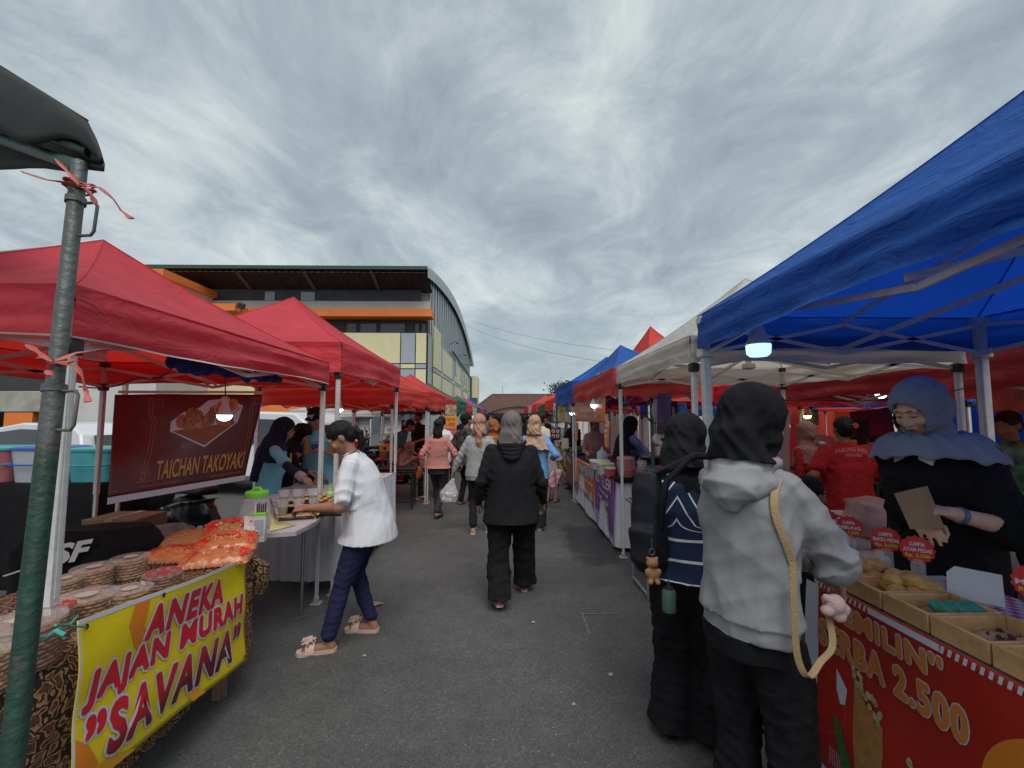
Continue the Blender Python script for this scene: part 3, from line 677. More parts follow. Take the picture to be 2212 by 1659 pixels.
# low wall and hedge closing the right side
w_ = MB(); w_.box((22, 30, 1.3), (34, .3, 2.6)); w_.box((22, 29.8, 2.65), (34, .6, .12)); single(w_, 'boundary_wall', wallg, 'long pale boundary wall behind the right-hand tents', 'wall')
for k, (x, y, h) in enumerate(((9, 33, 6.5), (14, 33, 6), (20, 34, 7))): tree((x, y, 0), h * .62, 2.0, 40 + k, ['leafy tree behind the boundary wall, nearest the aisle', 'middle tree behind the boundary wall', 'rightmost tree behind the boundary wall'][k], 1500, .2)
for k, (x0, y0, x1, y1) in enumerate(((8.2, 2.4, 8.2, 5.4), (8.4, 6.0, 8.4, 9.0), (6.2, 11.6, 9.4, 11.6), (11.2, 3, 11.2, 9), (3.5, 17.4, 6.2, 17.4))):
    w_ = MB(); L_ = math.hypot(x1 - x0, y1 - y0); w_.grid(lambda a, b: V((x0 + (x1 - x0) * a + .03 * math.sin(a * 19), y0 + (y1 - y0) * a + .03 * math.sin(a * 23), .05 + 1.85 * b)), 40, 3)
    o = single(w_, 'cloth_wall', [DRED, BLUE, RED2, RED, WHITE][k], ['deep red cloth side wall of a back row tent at right', 'blue cloth side wall behind the rear blue tent', 'orange red cloth back wall far behind the hoodie', 'long red cloth wall closing the farthest right row', 'white cloth wall far behind the pempek stall'][k], 'cloth wall')
# ================================================================ PEOPLE
def skinmat(key, col):
    if key in _mats: return _mats[key]
    m = mat(key, col, .55, var=.10, vscale=22, bump=.12, bscale=160, spec=.35)
    p = m.node_tree.nodes['Principled BSDF']; p.inputs['Subsurface Weight'].default_value = .12; p.inputs['Subsurface Radius'].default_value = (.02, .008, .004); p.inputs['Subsurface Scale'].default_value = .3
    return m
SK1 = skinmat('skin_tan', (.36, .185, .115)); SK2 = skinmat('skin_brown', (.31, .155, .098)); SK3 = skinmat('skin_light', (.66, .40, .29))
LIPS = mat('lips', (.26, .095, .075), .5); BROW = mat('brow', (.02, .014, .011), .8); EYEW = mat('eye_white', (.55, .52, .49), .25); IRIS = mat('iris', (.012, .008, .006), .15)
def hairmat():
    m = mat('hair', (.010, .009, .009), .5, var=.35, vscale=30, spec=.25)
    t = m.node_tree; ns, ln = t.nodes, t.links; co = ns.new('ShaderNodeTexCoord'); mp_ = ns.new('ShaderNodeMapping'); mp_.inputs['Scale'].default_value = (1, 1, .12); ln.new(co.outputs['Object'], mp_.inputs[0])
    n = ns.new('ShaderNodeTexNoise'); n.inputs['Scale'].default_value = 170; ln.new(mp_.outputs[0], n.inputs['Vector']); b = ns.new('ShaderNodeBump'); b.inputs['Strength'].default_value = .8; b.inputs['Distance'].default_value = .01
    ln.new(n.outputs[0], b.inputs['Height']); ln.new(b.outputs[0], ns['Principled BSDF'].inputs['Normal']); return m
HAIR = hairmat()
BLK = fab('black_cloth', (.010, .010, .012), var=.3); BLK2 = fab('charcoal_cloth', (.014, .014, .016), var=.25); NAVY = fab('navy_cloth', (.014, .017, .042), var=.2); NAVY2 = fab('dark_blue_trousers', (.022, .024, .07), var=.18, bump=.3)
DGR = fab('dark_grey_cloth', (.035, .036, .04)); PINKC = fab('pink_knit', (.50, .21, .18), var=.1, bump=.4); GREYK = fab('grey_knit', (.34, .35, .34), var=.08, bump=.4); WHT = fab('white_cotton', (.64, .65, .68), var=.04, bump=.15)
CYAN = fab('light_blue_cotton', (.16, .44, .55), var=.07); PEACH = fab('peach_scarf', (.42, .215, .155), var=.25); BEIGE = fab('beige_scarf', (.44, .285, .18), var=.22); GREYH = fab('grey_scarf', (.16, .135, .13), var=.15)
HEATHER = fab('heather_grey', (.275, .275, .285), var=.10, bump=.2, bscale=260); BLUEH = fab('blue_scarf', (.22, .245, .33), var=.14, bump=.35); ORH = fab('orange_scarf', (.35, .12, .04), var=.4)
REDC = fab('red_cotton', (.36, .018, .022), var=.15); MAUVE = fab('mauve_scarf', (.30, .15, .14), var=.15); LBLUE = fab('sky_blue_cotton', (.16, .32, .62), var=.12); CREAMC = fab('cream_cotton', (.52, .48, .38)); TEALC = fab('teal_cotton', (.03, .12, .16), var=.2)
BATIK2 = fab('brown_pattern_cotton', (.05, .04, .035), var=1.2); TIE = fab('tie_dye_cotton', (.13, .15, .30), var=.9); SANDAL = mat('blush_rubber', (.58, .40, .33), .6, var=.08); CREAMS = mat('cream_shoe', (.55, .48, .38), .6); PINKS = mat('pink_clog', (.62, .38, .42), .55); DSH = mat('dark_shoe', (.03, .025, .022), .6)

def ik(a, b, l1, l2, pole):
    d = b - a; D = d.length; mxl = (l1 + l2) * .999
    if D > mxl: d = d * (mxl / D); D = mxl; b = a + d
    x = (l1 * l1 - l2 * l2 + D * D) / (2 * D); h = math.sqrt(max(0, l1 * l1 - x * x)); u = d / D
    p = pole - u * pole.dot(u)
    if p.length < 1e-5: p = V((0, 0, 1)) - u * u.z
    return a + u * x + p.normalized() * h, b

def hand(m, wr, fw, nrm, side, s=1.0, curl=.5, n=8):
    """palm, four unequal bent fingers, a thumb; fw: direction of fingers, nrm: back of hand, side: +1 thumb towards nrm x fw."""
    fw = fw.normalized(); nrm = (nrm - fw * nrm.dot(fw)).normalized(); ac = nrm.cross(fw) * side
    F = Matrix((ac, fw, nrm)).transposed()
    def P(x, y, z): return wr + F @ V((x * s, y * s, z * s))
    FR = Matrix((ac, nrm, fw)).transposed()
    m.loft([(P(0, -.012, 0), .024 * s, .018 * s, FR), (P(0, .015, 0), .032 * s, .017 * s, FR), (P(0, .05, 0), .040 * s, .014 * s, FR), (P(0, .082, -.003), .039 * s, .012 * s, FR)], n + 4)
    for i, (x, ln, r) in enumerate(((.030, .068, .0088), (.0105, .076, .0092), (-.0095, .070, .0088), (-.029, .055, .0078))):
        p = P(x, .075, -.002); a = .15; q = p
        for j, k in enumerate((.45, .32, .25)):
            a += curl * (.75 + .12 * i) * (1.0 if j else .7)
            dv = F @ V((x * 1.2 * (1 - curl), math.cos(a), -math.sin(a))); q2 = q + dv.normalized() * ln * k * s
            m.cap(q, q2, r * s * (1 - .08 * j), r * s * (.9 - .08 * j), n); q = q2
    t0 = P(.026, .018, -.004); t1 = P(.052, .042, -.014 - .01 * curl); t2 = P(.056 - .016 * curl, .072, -.024 - .02 * curl); t3 = P(.050 - .028 * curl, .094, -.032 - .022 * curl)
    m.cap(t0, t1, .0145 * s, .0115 * s, n); m.cap(t1, t2, .0112 * s, .0098 * s, n); m.cap(t2, t3, .0098 * s, .0082 * s, n)

def person(label, x, y, face, H=1.58, wd=1.0, lean=0, twist=0, hy=0, hp=0, hands=None, feet=None, z0=0.0, sit=None, top=None, bot=None, head=None, skin=SK1, shoes=None,
           vox=.011, curl=(.5, .5), armpole=None, group=None, fw=None, facefeat=False, seed=0, belly=1.0, hnorm=None, side=0):
    """face: heading in degrees (0 looks down the street, 90 to the left); hands: [right, left] wrist targets in the person's own frame."""
    s = H / 1.6
    root = thing('person', label, 'person', (x, y, z0), R_(face), group)
    hz_ = (.86 * s) if sit is None else sit
    P = V((0, 0, hz_)); l = R_(lean); sd_ = R_(side)
    RT = Matrix.Rotation(-l, 3, 'X') @ Matrix.Rotation(sd_, 3, 'Y'); up = RT @ V((0, 0, 1)); RTW = RT @ Matrix.Rotation(R_(twist), 3, 'Z')
    def T(t, fx=0, fy=0):
        base = P + (up * t * s if t > 0 else V((0, 0, t * s)))
        return base + (RTW if t > .2 else RT) @ V((fx * s, fy * s, 0))
    shR, shL = T(.395, .140 * wd, 0), T(.395, -.140 * wd, 0)
    neck = T(.49, 0, .005); RH = Matrix.Rotation(R_(hy), 3, 'Z') @ Matrix.Rotation(-R_(hp) - l * .4, 3, 'X')
    hc = neck + up * .045 * s + RH @ V((0, .012 * s, .088 * s))
    hands = hands or [V((.235 * wd * s, .03, .80 * s)), V((-.235 * wd * s, .03, .80 * s))]
    hands = [V(h) for h in hands]
    arms = []
    for i, (sh, wr) in enumerate(((shR, hands[0]), (shL, hands[1]))):
        sg = 1 if i == 0 else -1
        pole = V(armpole[i]) if armpole else V((sg * .5, -1, -.45))
        el, wr2 = ik(sh, wr, .275 * s, .235 * s, pole); arms.append((sh, el, wr2))
    feet = feet or [(.09 * s, .02, 0, -8), (-.09 * s, -.02, 0, 8)]
    legs = []
    for i, ft in enumerate(feet):
        sg = 1 if i == 0 else -1
        hp_ = P + V((sg * .085 * s * wd, 0, -.02 * s)); an = V((ft[0], ft[1], .075 * s + ft[2]))
        kn, an2 = ik(hp_, an, .405 * s, .395 * s, V((sg * .05, 1, .05))); legs.append((hp_, kn, an2, R_(ft[3]), ft[2]))
    # --- body: one continuous surface
    b = MB()
    bw = wd * .97
    b.loft([(T(-.13), .13 * s * bw, .085 * s * bw, None), (T(-.02), .135 * s * bw, .088 * s * bw, RT), (T(.12), .125 * s * bw, .09 * s * bw * belly, RT), (T(.28), .14 * s * bw, .10 * s * bw, RTW), (T(.40), .15 * s * bw, .088 * s, RTW), (T(.445), .105 * s * bw, .064 * s, RTW), (T(.485), .055 * s, .055 * s, RTW)], 20)
    b.cap(T(.44), hc + RH @ V((0, -.015 * s, -.05 * s)), .052 * s, .048 * s)
    for i, (sh, el, wr) in enumerate(arms):
        ra_ = (1.05 * wd if (top or {}).get('sleeve') == 'short' else .8); b.cap(sh, el, .042 * s * ra_, .037 * s * ra_); b.cap(el, wr, .036 * s * ra_, .025 * s)
        sg = 1 if i == 0 else -1
        d = (wr - el).normalized() if not (fw and fw[i] is not None) else V(fw[i]).normalized()
        nr = V(hnorm[i]) if hnorm and hnorm[i] is not None else (V((sg, 0, .0)) if abs(d.z) > .7 else V((0, 0, 1)) + V((sg * .4, 0, 0)))
        th = 1 if (nr - d * nr.dot(d)).cross(d).dot(V((0, 1, 0)) if abs(d.z) > .7 else V((-sg, 0, 0))) > 0 else -1
        hand(b, wr, d, nr, th, s * 1.0, curl[i])
    for (h_, k_, a_, yw, lf) in legs:
        b.cap(h_, k_, .078 * s * wd, .052 * s); b.cap(k_, a_, .050 * s, .033 * s)
        fd = V((-math.sin(yw), math.cos(yw), 0)); heel = V((a_.x, a_.y, .035 * s + lf)) - fd * .02
        toe = heel + fd * .155 * s - V((0, 0, lf * .95 + .008)); b.cap(V((a_.x, a_.y, a_.z)), heel, .034 * s, .034 * s); b.cap(heel, toe, .034 * s, .030 * s)
    def Hh(x_, y_, z_): return hc + RH @ V((x_ * s, y_ * s, z_ * s))
    def hs(c, r): b.sphere(Hh(*c), [k * s for k in r], RH)
    hs((0, -.012, .026), (.073, .091, .084)); hs((0, .022, -.028), (.062, .068, .085)); hs((0, .034, -.075), (.044, .045, .038)); hs((0, .062, -.094), (.021, .019, .018))
    b.cap(Hh(0, .086, .000), Hh(0, .101, -.034), .0075 * s, .0115 * s); hs((.013, .094, -.037), (.009, .009, .008)); hs((-.013, .094, -.037), (.009, .009, .008))
    b.cap(Hh(-.038, .074, .021), Hh(.038, .074, .021), .012 * s, .012 * s); hs((.034, .063, -.030), (.027, .024, .026)); hs((-.034, .063, -.030), (.027, .024, .026))
    hs((0, .084, -.060), (.024, .012, .010)); hs((0, .080, -.071), (.020, .012, .009))
    for e_ in ((-1, 1) if (head or {}).get('k') != 'hijab' else ()): hs((e_ * .074, -.006, -.008), (.010, .019, .030))
    me = voxel(b, vox * .8, 1 if vox < .009 else 2); raw(me, 'body', skin, root)
    if facefeat:
        for e_ in (-1, 1):
            if facefeat == 'down': m = MB(); m.tube([Hh(e_ * .017, .0845, -.003), Hh(e_ * .030, .0860, -.0062), Hh(e_ * .044, .0785, -.002)], [.0014 * s, .0024 * s, .0012 * s], 6); m.build('eyelash', BROW, root); m = MB(); m.sphere(Hh(e_ * .030, .0765, .0015), (.0145 * s, .010 * s, .0085 * s), RH, 12, 8); m.build('eyelid', skin, root)
            if facefeat == 'down': m = MB(); m.tube([Hh(e_ * .014, .0885, .021), Hh(e_ * .030, .0870, .0265), Hh(e_ * .047, .0760, .020)], [.0014 * s, .0022 * s, .0010 * s], 6); m.build('eyebrow', BROW, root); continue
            m = MB(); m.sphere(Hh(e_ * .030, .0795, .001), (.0125 * s, .008 * s, .0046 * s), RH, 12, 8); eo = m.build('eye', EYEW, root)
            m = MB(); m.sphere(Hh(e_ * .030 - .001, .0850, -.0006), (.0056 * s, .0032 * s, .0044 * s), RH, 10, 6); m.build('iris', IRIS, eo)
            m = MB(); m.cap(Hh(e_ * .018, .0868, .0055), Hh(e_ * .044, .0790, .0045), .0024 * s, .0018 * s, 6); m.build('eyelash', BROW, eo)
            m = MB(); m.tube([Hh(e_ * .014, .0885, .021), Hh(e_ * .030, .0870, .0275), Hh(e_ * .047, .0760, .021)], [.0018 * s, .0026 * s, .0011 * s], 6); m.build('eyebrow', BROW, root)
        m = MB(); m.tube([Hh(-.021, .0875, -.0635), Hh(-.008, .0955, -.0600), Hh(0, .0965, -.0615), Hh(.008, .0955, -.0600), Hh(.021, .0875, -.0635)], [.001 * s, .0036 * s, .0034 * s, .0036 * s, .001 * s], 8)
        m.tube([Hh(-.019, .0865, -.0655), Hh(0, .0945, -.0695), Hh(.019, .0865, -.0655)], [.001 * s, .0048 * s, .001 * s], 8); m.build('lips', LIPS, root)
    # --- garment for the upper body
    if top:
        k = top; lo = k.get('loose', 1.12); hem = k.get('hem', -.10); fl = k.get('flare', 1.0); m = MB(); by = belly
        rings = [(T(hem), .165 * s * wd * lo * fl, .118 * s * wd * lo * fl * by, None)]
        if hem < -.04: rings.append((T(hem * .4), .163 * s * wd * lo * (.5 + fl * .5), .117 * s * wd * lo * by, RT))
        rings += [(T(.10), .148 * s * wd * lo, .108 * s * wd * lo * by, RT), (T(.26), .158 * s * wd * lo, .116 * s * wd * lo, RTW), (T(.38), .163 * s * wd * min(lo, 1.15), .105 * s * min(lo, 1.15), RTW), (T(.43), .150 * s * wd, .086 * s, RTW), (T(.462), .105 * s * wd, .070 * s, RTW), (T(.482), .070 * s, .062 * s, RTW), (T(.495), .060 * s, .060 * s, RTW)]
        m.loft(rings, 24)
        sl = k.get('sleeve', 'long'); sw = k.get('sw', 1.0)
        for (sh, el, wr) in arms:
            if sl == 'short':
                e2 = sh.lerp(el, k.get('sf', .72)); m.cap(sh, e2, .060 * s * wd * (1 + (sw - 1) * .25), .064 * s * sw)
            else:
                m.cap(sh, sh.lerp(el, .45), .058 * s * wd * (1 + (sw - 1) * .3), .056 * s * (1 + (sw - 1) * .8)); m.cap(sh.lerp(el, .45), el, .056 * s * (1 + (sw - 1) * .8), .050 * s * sw); w2 = el.lerp(wr, .9); m.cap(el, w2, .052 * s * sw, .036 * s * min(sw, 1.25))
                if sw > 1.2: w3 = el.lerp(wr, .72); m.sphere(w3, .054 * s * sw * .8)
        if k.get('rib'):
            m.loft([(T(hem - .055), .150 * s * wd * lo * fl, .108 * s * wd * lo * fl * by, None), (T(hem + .0), .152 * s * wd * lo * fl, .109 * s * wd * lo * fl * by, None)], 24)
        me = voxel(m, vox, 5 if vox < .01 else 3); a, nn = mesh_np(me); A = k.get('fold', .006)
        zrel = a[:, 2]
        d = waves(a, seed + 1, 13, 5, (1, 1, .5)) * A * .9 + waves(a, seed + 5, 34, 4, (1, 1, .7)) * A * .28 + waves(a, seed + 7, 9, 3, (1, 1, .9), False) * A * .7
        for (sh, el, wr) in arms:
            for p0, p1, lim in ((sh, el, 1), (el, wr, -1)):
                p0, p1 = np.array(p0), np.array(p1); ax_ = p1 - p0; ln_ = np.linalg.norm(ax_); ax_ = ax_ / ln_; r_ = a - p0; t_ = r_ @ ax_; rad_ = np.linalg.norm(r_ - t_[:, None] * ax_, axis=1)
                on = (rad_ < .10 * s * sw) & (t_ > -.01) & (t_ < ln_ + .01); te = (ln_ - t_) if lim == 1 else t_
                g_ = np.exp(-(te / .10) ** 2) + (.7 * np.exp(-((ln_ - t_) / .06) ** 2) if lim == -1 else .25)
                d = d + on * g_ * A * .8 * (1 - 2 * np.abs(np.sin(te * 36 + 1.3 * np.sin(a @ np.array([23., 13., 5.])) + seed)) ** 1.1)
        a = a + nn * d[:, None]; mesh_set(me, a); to = raw(me, k.get('name', 'shirt'), k['mat'], root)
        if k.get('collar'):
            m = MB(); m.tube([T(.485) + RTW @ V((.068 * s * math.cos(q), .066 * s * math.sin(q), -.004 + .012 * math.sin(q) * -1)) for q in np.linspace(0, 6.283, 25)], .004, 6); m.build('collar', k['collar'], to)
        if k.get('cuff'):
            for (sh, el, wr) in arms:
                m = MB(); m.cap(el.lerp(wr, .86), el.lerp(wr, .99), .034 * s, .031 * s, 14); m.build('cuff', k['mat'], to)
        if k.get('hood'):
            m = MB(); Q = lambda x_, y_, t_: T(t_, x_, y_)
            qs = np.linspace(-1.15, 4.29, 22)
            m.tube([Q(.098 * math.cos(q), -.012 - .070 * math.sin(q), .470 - .012 * math.sin(q)) for q in qs], [(.024 + .020 * max(0, math.sin(q))) * s for q in qs], 10)
            m.tube([Q(.115 * math.cos(q), -.040 - .078 * math.sin(q), .425 - .050 * math.sin(q)) for q in np.linspace(.1, 3.04, 14)], [(.022 + .022 * math.sin(q)) * s for q in np.linspace(.1, 3.04, 14)], 10)
            m.loft([(Q(0, -.09, .455), .085 * s, .05 * s, RTW), (Q(0, -.125, .40), .098 * s, .055 * s, RTW), (Q(0, -.135, .345), .075 * s, .045 * s, RTW), (Q(0, -.125, .30), .03 * s, .025 * s, RTW)], 18)
            me = voxel(m, vox, 3); a, nn = mesh_np(me); a = a + nn * (waves(a, seed + 9, 26, 4) * .008)[:, None]; mesh_set(me, a); raw(me, 'hood', k['mat'], to)
        if k.get('seams'):
            for (sh, el, wr) in ():
                c_ = sh.lerp(el, .62); F = frame_to(el - sh); r = .0565 * s * sw
                m = MB(); m.tube([c_ + F @ V((r * math.cos(q), r * math.sin(q), 0)) for q in np.linspace(0, 6.283, 25)], .004, 5); (m.build('seam', k['mat'], to))
    # --- trousers or skirt
    if bot:
        k = bot; m = MB(); wk = k.get('w', 1.0); an_r = k.get('ankle', .062) * s; end = k.get('end', 1.0)
        m.loft([(T(-.165), .160 * s * wd, .112 * s * wd, None), (T(-.10), .165 * s * wd, .116 * s * wd, None), (T(-.02), .168 * s * wd, .118 * s * wd, RT), (T(.10), .140 * s * wd, .105 * s * wd, RT)], 22)
        if k.get('skirt'):
            c_ = (legs[0][2] + legs[1][2]) / 2; c_.z = .12 * s
            m.loft([(V((c_.x, c_.y, .07)), .21 * s * wk, .19 * s * wk, None), (V((c_.x * .6, c_.y * .6, .45 * s)), .185 * s * wk, .15 * s * wk, None), (T(-.06), .170 * s * wd, .125 * s * wd, None)], 24)
        else:
            for (h_, k_, a_, yw, lf) in legs:
                m.cap(h_, k_, .098 * s * wd * (.6 + .4 * wk), .068 * s * wk); e_ = k_.lerp(a_, end); m.cap(k_, e_ + V((0, 0, .02)), .066 * s * wk, an_r)
                if k.get('wide'): m.loft([(a_ - V((0, 0, .02)), an_r * 1.25, an_r * 1.3, None), (k_.lerp(a_, .3), .078 * s * wk, .08 * s * wk, None), (h_.lerp(k_, .5), .09 * s * wk, .095 * s * wk, None), (h_, .09 * s * wd, .10 * s * wd, None)], 16)
        me = voxel(m, vox, 2); a, nn = mesh_np(me); A = k.get('fold', .006)
        d = waves(a, seed + 21, 22, 4, (1, 1, .25)) * A + waves(a, seed + 25, 40, 4, (.4, .4, 1)) * A * .5 * (a[:, 2] < .62 * s)
        if top: hi_ = a[:, 2] > hz_ + top.get('hem', -.10) * s - (.05 if top.get('rib') else .01); d = np.where(hi_, -.014, d)
        mesh_set(me, a + nn * d[:, None]); raw(me, k.get('name', 'trousers'), k['mat'], root)
    # --- shoes
    if shoes:
        for (h_, k_, a_, yw, lf) in legs:
            F = Matrix.Rotation(yw, 3, 'Z') @ Matrix.Rotation(-math.atan2(lf, .17 * s), 3, 'X'); o_ = V((a_.x, a_.y, 0)) + Matrix.Rotation(yw, 3, 'Z') @ V((0, -.045 * s, lf))
            out = [(.030, 0), (.036, .05), (.036, .11), (.044, .17), (.038, .215), (.018, .24), (-.018, .24), (-.038, .22), (-.042, .17), (-.034, .11), (-.036, .05), (-.030, 0), (-.012, -.014), (.012, -.014)]
            m = MB(); h1 = .026 if shoes[0] == 'sandal' else .022
            m.prism([(p * s, q * s) for p, q in out], .001, h1, lambda p: o_ + F @ p)
            so_ = m.build('sandal' if shoes[0] in ('sandal', 'slide') else 'shoe', shoes[1], root)
            m = MB()
            if shoes[0] == 'sandal' or shoes[0] == 'slide':
                m.grid(lambda a_2, b_2: o_ + F @ V(((.048 * math.cos(math.pi * a_2)) * s, (.125 + .055 * b_2) * s, h1 * .5 + math.sin(math.pi * a_2) * .062 * s)), 14, 4); st = m.build('strap', shoes[1], so_)
                if shoes[0] == 'sandal':
                    fl_ = MB(); rr = random.Random(seed)
                    for q in range(34):
                        a1 = rr.random() * 6.28; rad = rr.uniform(.01, .042); c_ = o_ + F @ V((rad * math.cos(a1), .165 * s + rad * math.sin(a1), h1 + .055 + .02 * (1 - rad / .042))); E = Euler((rr.uniform(-1, 1), rr.uniform(-1, 1), a1)).to_matrix()
                        fl_.sphere(c_, (.017, .010, .005), E, 7, 5)
                    fl_.build('flower', shoes[1], so_)
            else:
                m.sphere(o_ + F @ V((0, .14 * s, .03)), (.042 * s, .095 * s, .042 * s), F); m.sphere(o_ + F @ V((0, .03 * s, .035)), (.036 * s, .05 * s, .045 * s), F); m.build('upper', shoes[1], so_)
    # --- head
    hd = head or {}
    kd = hd.get('k')
    if kd == 'hijab':
        m = MB(); vol = hd.get('vol', 1.0); dr = hd.get('drape', 1.0)
        m.sphere(Hh(0, -.018, .022), (.092 * s * vol, .114 * s * vol, .103 * s * vol), RH); m.sphere(Hh(0, .004, -.055), (.083 * s * vol, .088 * s * vol, .085 * s), RH)
        m.sphere(Hh(0, -.045, -.03), (.085 * s * vol, .088 * s * vol, .09 * s), RH)
        RM = RH.lerp(RTW, .5)
        if hd.get('low'):
            m.loft([(Hh(0, -.01, -.10), .075 * s, .08 * s, RM), (T(.46, 0, 0), .10 * s, .088 * s, RTW), (T(.43, 0, -.005), .165 * s * wd, .115 * s, RTW), (T(.42 - .16 * dr, 0, -.01), .205 * s * wd * hd.get('fl', 1), .135 * s * hd.get('fl', 1), RTW)], 24)
        else: m.loft([(Hh(0, -.01, -.08), .078 * s, .082 * s, RM), (T(.490, 0, -.01), .090 * s, .088 * s, RTW), (T(.445, 0, -.01), .118 * s, .095 * s, RTW)], 24)
        if vol > 1.1: m.loft([(Hh(0, -.06, .02), .08 * s, .07 * s, RM), (Hh(0, -.085, -.06), .095 * s, .075 * s, RM), (T(.47, 0, -.06), .12 * s, .08 * s, RTW)], 20)
        if hd.get('tail'): m.tube([Hh(.0, -.10, -.04), T(.44, .0, -.12), T(.36, .015, -.13), T(.27, .03, -.115)], [.045 * s, .05 * s, .05 * s, .02 * s], 10)
        if hd.get('long'):
            m.loft([(Hh(0, -.05, -.05), .09 * s, .08 * s, None), (T(.38, 0, -.06), .17 * s * wd, .12 * s, RTW), (T(.1, 0, -.09 - .05 * (1 - hd.get('lw', 1))), .19 * s * wd * hd.get('lw', 1), .12 * s * hd.get('lw', 1), RT), (T(hd['long'], 0, -.12), .16 * s * wd * hd.get('lw', 1), .09 * s * hd.get('lw', 1), None)], 22)
        me = voxel(m, vox * .9, 3); a, nn = mesh_np(me)
        Rm = np.array(RH); q = (a - np.array(hc)) @ Rm / s
        hm = np.clip((q[:, 2] - .02) / .09, 0, 1)
        f = (waves(a, seed + 41, 22, 5, (1.0, .9, .30)) * 1.0 + waves(a, seed + 43, 40, 4, (.8, 1.0, .5)) * .35) * hd.get('fold', .005) * (1 - .75 * hm) + .55 * hd.get('fold', .005) * (1 - 2 * np.abs(np.sin((q[:, 2] * .75 + q[:, 0] * .8 - q[:, 1] * .45) * 42 + 1.5 * np.sin(q[:, 0] * 22 + q[:, 2] * 14) + seed))) * np.clip(-(q[:, 2] - .085) / .08, 0, 1) * (q[:, 1] < .055) * (.4 + .6 * np.sin(q[:, 0] * 17 + q[:, 2] * 9 + seed) ** 2)
        a = a + nn * f[:, None]
        q = (a - np.array(hc)) @ Rm / s
        if not hd.get('noface'):
            e_ = (q[:, 0] / .060) ** 2 + ((q[:, 2] + .020) / .086) ** 2; mk2 = (q[:, 1] > .0) & (e_ < 1)
            sh_ = np.clip((1 - e_) / .16, 0, 1); q[:, 1] = np.where(mk2, q[:, 1] - (q[:, 1] - .02) * sh_ * .98, q[:, 1]); a = (q * s) @ Rm.T + np.array(hc)
        mesh_set(me, a); raw(me, 'headscarf', hd['mat'], root)
        if hd.get('cape'):        # wide loose scarf ends laid over the shoulders
            m = MB()
            def cpf(u_, v_):
                an_ = 2 * math.pi * u_; rx = (.085 + .118 * v_ ** .8) * s * wd * 1.04; ry = (.088 + .100 * v_ ** .8) * s
                dz = -.016 + .036 * v_ - .130 * v_ ** 2.3 - .018 * math.sin(an_ * 2 + 1) * v_
                wv = .006 * math.sin(an_ * 9 + v_ * 6) * (v_ + .2) + .006 * math.sin(an_ * 17 - v_ * 9)
                return T(.50 + dz, (math.cos(an_) * rx) / s, (math.sin(an_) * ry) / s + .0) + V((0, 0, wv))
            m.grid(cpf, 90, 14); co_ = m.build('scarf_end', hd['mat'], root)
            so2 = co_.modifiers.new('s', 'SOLIDIFY'); so2.thickness = .004
    if kd == 'hair':
        m = MB(); L_ = hd.get('len', 0)
        m.sphere(Hh(0, -.020, .036), (.083 * s, .100 * s, .087 * s), RH); m.sphere(Hh(0, -.052, -.012), (.072 * s, .058 * s, .072 * s), RH)
        if L_: m.loft([(Hh(0, -.03, .03), .085 * s, .075 * s, RH), (Hh(0, -.055, -.06), .082 * s, .06 * s, RH), (Hh(0, -.075, -.12), .085 * s, .05 * s, RH), (Hh(.005, -.082, -.12 - L_), .068 * s, .028 * s, RH)], 18)
        if hd.get('bun'): m.sphere(Hh(.0, -.115, .015), (.045 * s, .038 * s, .045 * s), RH)
        if hd.get('pony'): p0_ = Hh(0, -.105, -.01); bk_ = (p0_ - hc); bk_.z = 0; bk_.normalize(); m.tube([p0_, p0_ + bk_ * .045 + V((0, 0, -.015)), p0_ + bk_ * .055 + V((0, 0, -.09)), p0_ + bk_ * .04 + V((0, 0, -.17))], [.024 * s, .030 * s, .028 * s, .010 * s], 10); m.sphere(Hh(0, -.118, -.012), (.026 * s, .02 * s, .03 * s), RH)
        me = voxel(m, vox * .75, 1); a, nn = mesh_np(me)
        q = (a - np.array(hc)) @ np.array(RH) / s
        a = a + nn * (waves(a, seed + 31, 90 if not L_ else 60, 5, (1, 1, .3 if L_ or hd.get('pony') else 1)) * hd.get('mess', .0035))[:, None]
        q = (a - np.array(hc)) @ np.array(RH) / s
        e_ = (q[:, 0] / .066) ** 2 + ((q[:, 2] + .075) / .128) ** 2; mk2 = (q[:, 1] > .018) & (e_ < 1)
        q[:, 1] = np.where(mk2, q[:, 1] - (q[:, 1] - .0) * np.clip((1 - e_) / .2, 0, 1), q[:, 1])
        ear = (np.abs(q[:, 0]) > .045) & (q[:, 2] < .006) & (q[:, 1] > -.028); q[:, 0] = np.where(ear, q[:, 0] * .7, q[:, 0])
        mesh_set(me, (q * s) @ np.array(RH).T + np.array(hc)); raw(me, 'hair', hd.get('mat', HAIR), root)
        if hd.get('clip'):
            m = MB()
            for q in range(5): m.sphere(Hh(*hd['clip'][0]) + V((.016 * math.cos(q * 1.26), 0, .016 * math.sin(q * 1.26))), (.012, .008, .012))
            m.build('hair_clip', hd['clip'][1], root)
    if hd.get('cap'):
        m = MB(); m.sphere(Hh(0, -.015, .048), (.089 * s, .103 * s, .086 * s), RH, 24, 14); q = 1 if not hd.get('capback') else -1
        vs = np.array(m.v); loc = (vs - np.array(hc)) @ np.array(RH) / s; loc[:, 2] = np.maximum(loc[:, 2], .028); m.v = [tuple(v) for v in (loc * s) @ np.array(RH).T + np.array(hc)]
        co_ = m.build('cap', hd['cap'], root)
        br = MB(); out = [(.074 * math.cos(a), q * (.055 + .10 * math.sin(a) ** .8 if math.sin(a) > 0 else .055)) for a in np.linspace(0, math.pi, 13)]
        br.prism([(p * s, r * s) for p, r in out], .030 * s, .036 * s, lambda p: hc + RH @ p); br.build('brim', hd['cap'], co_)
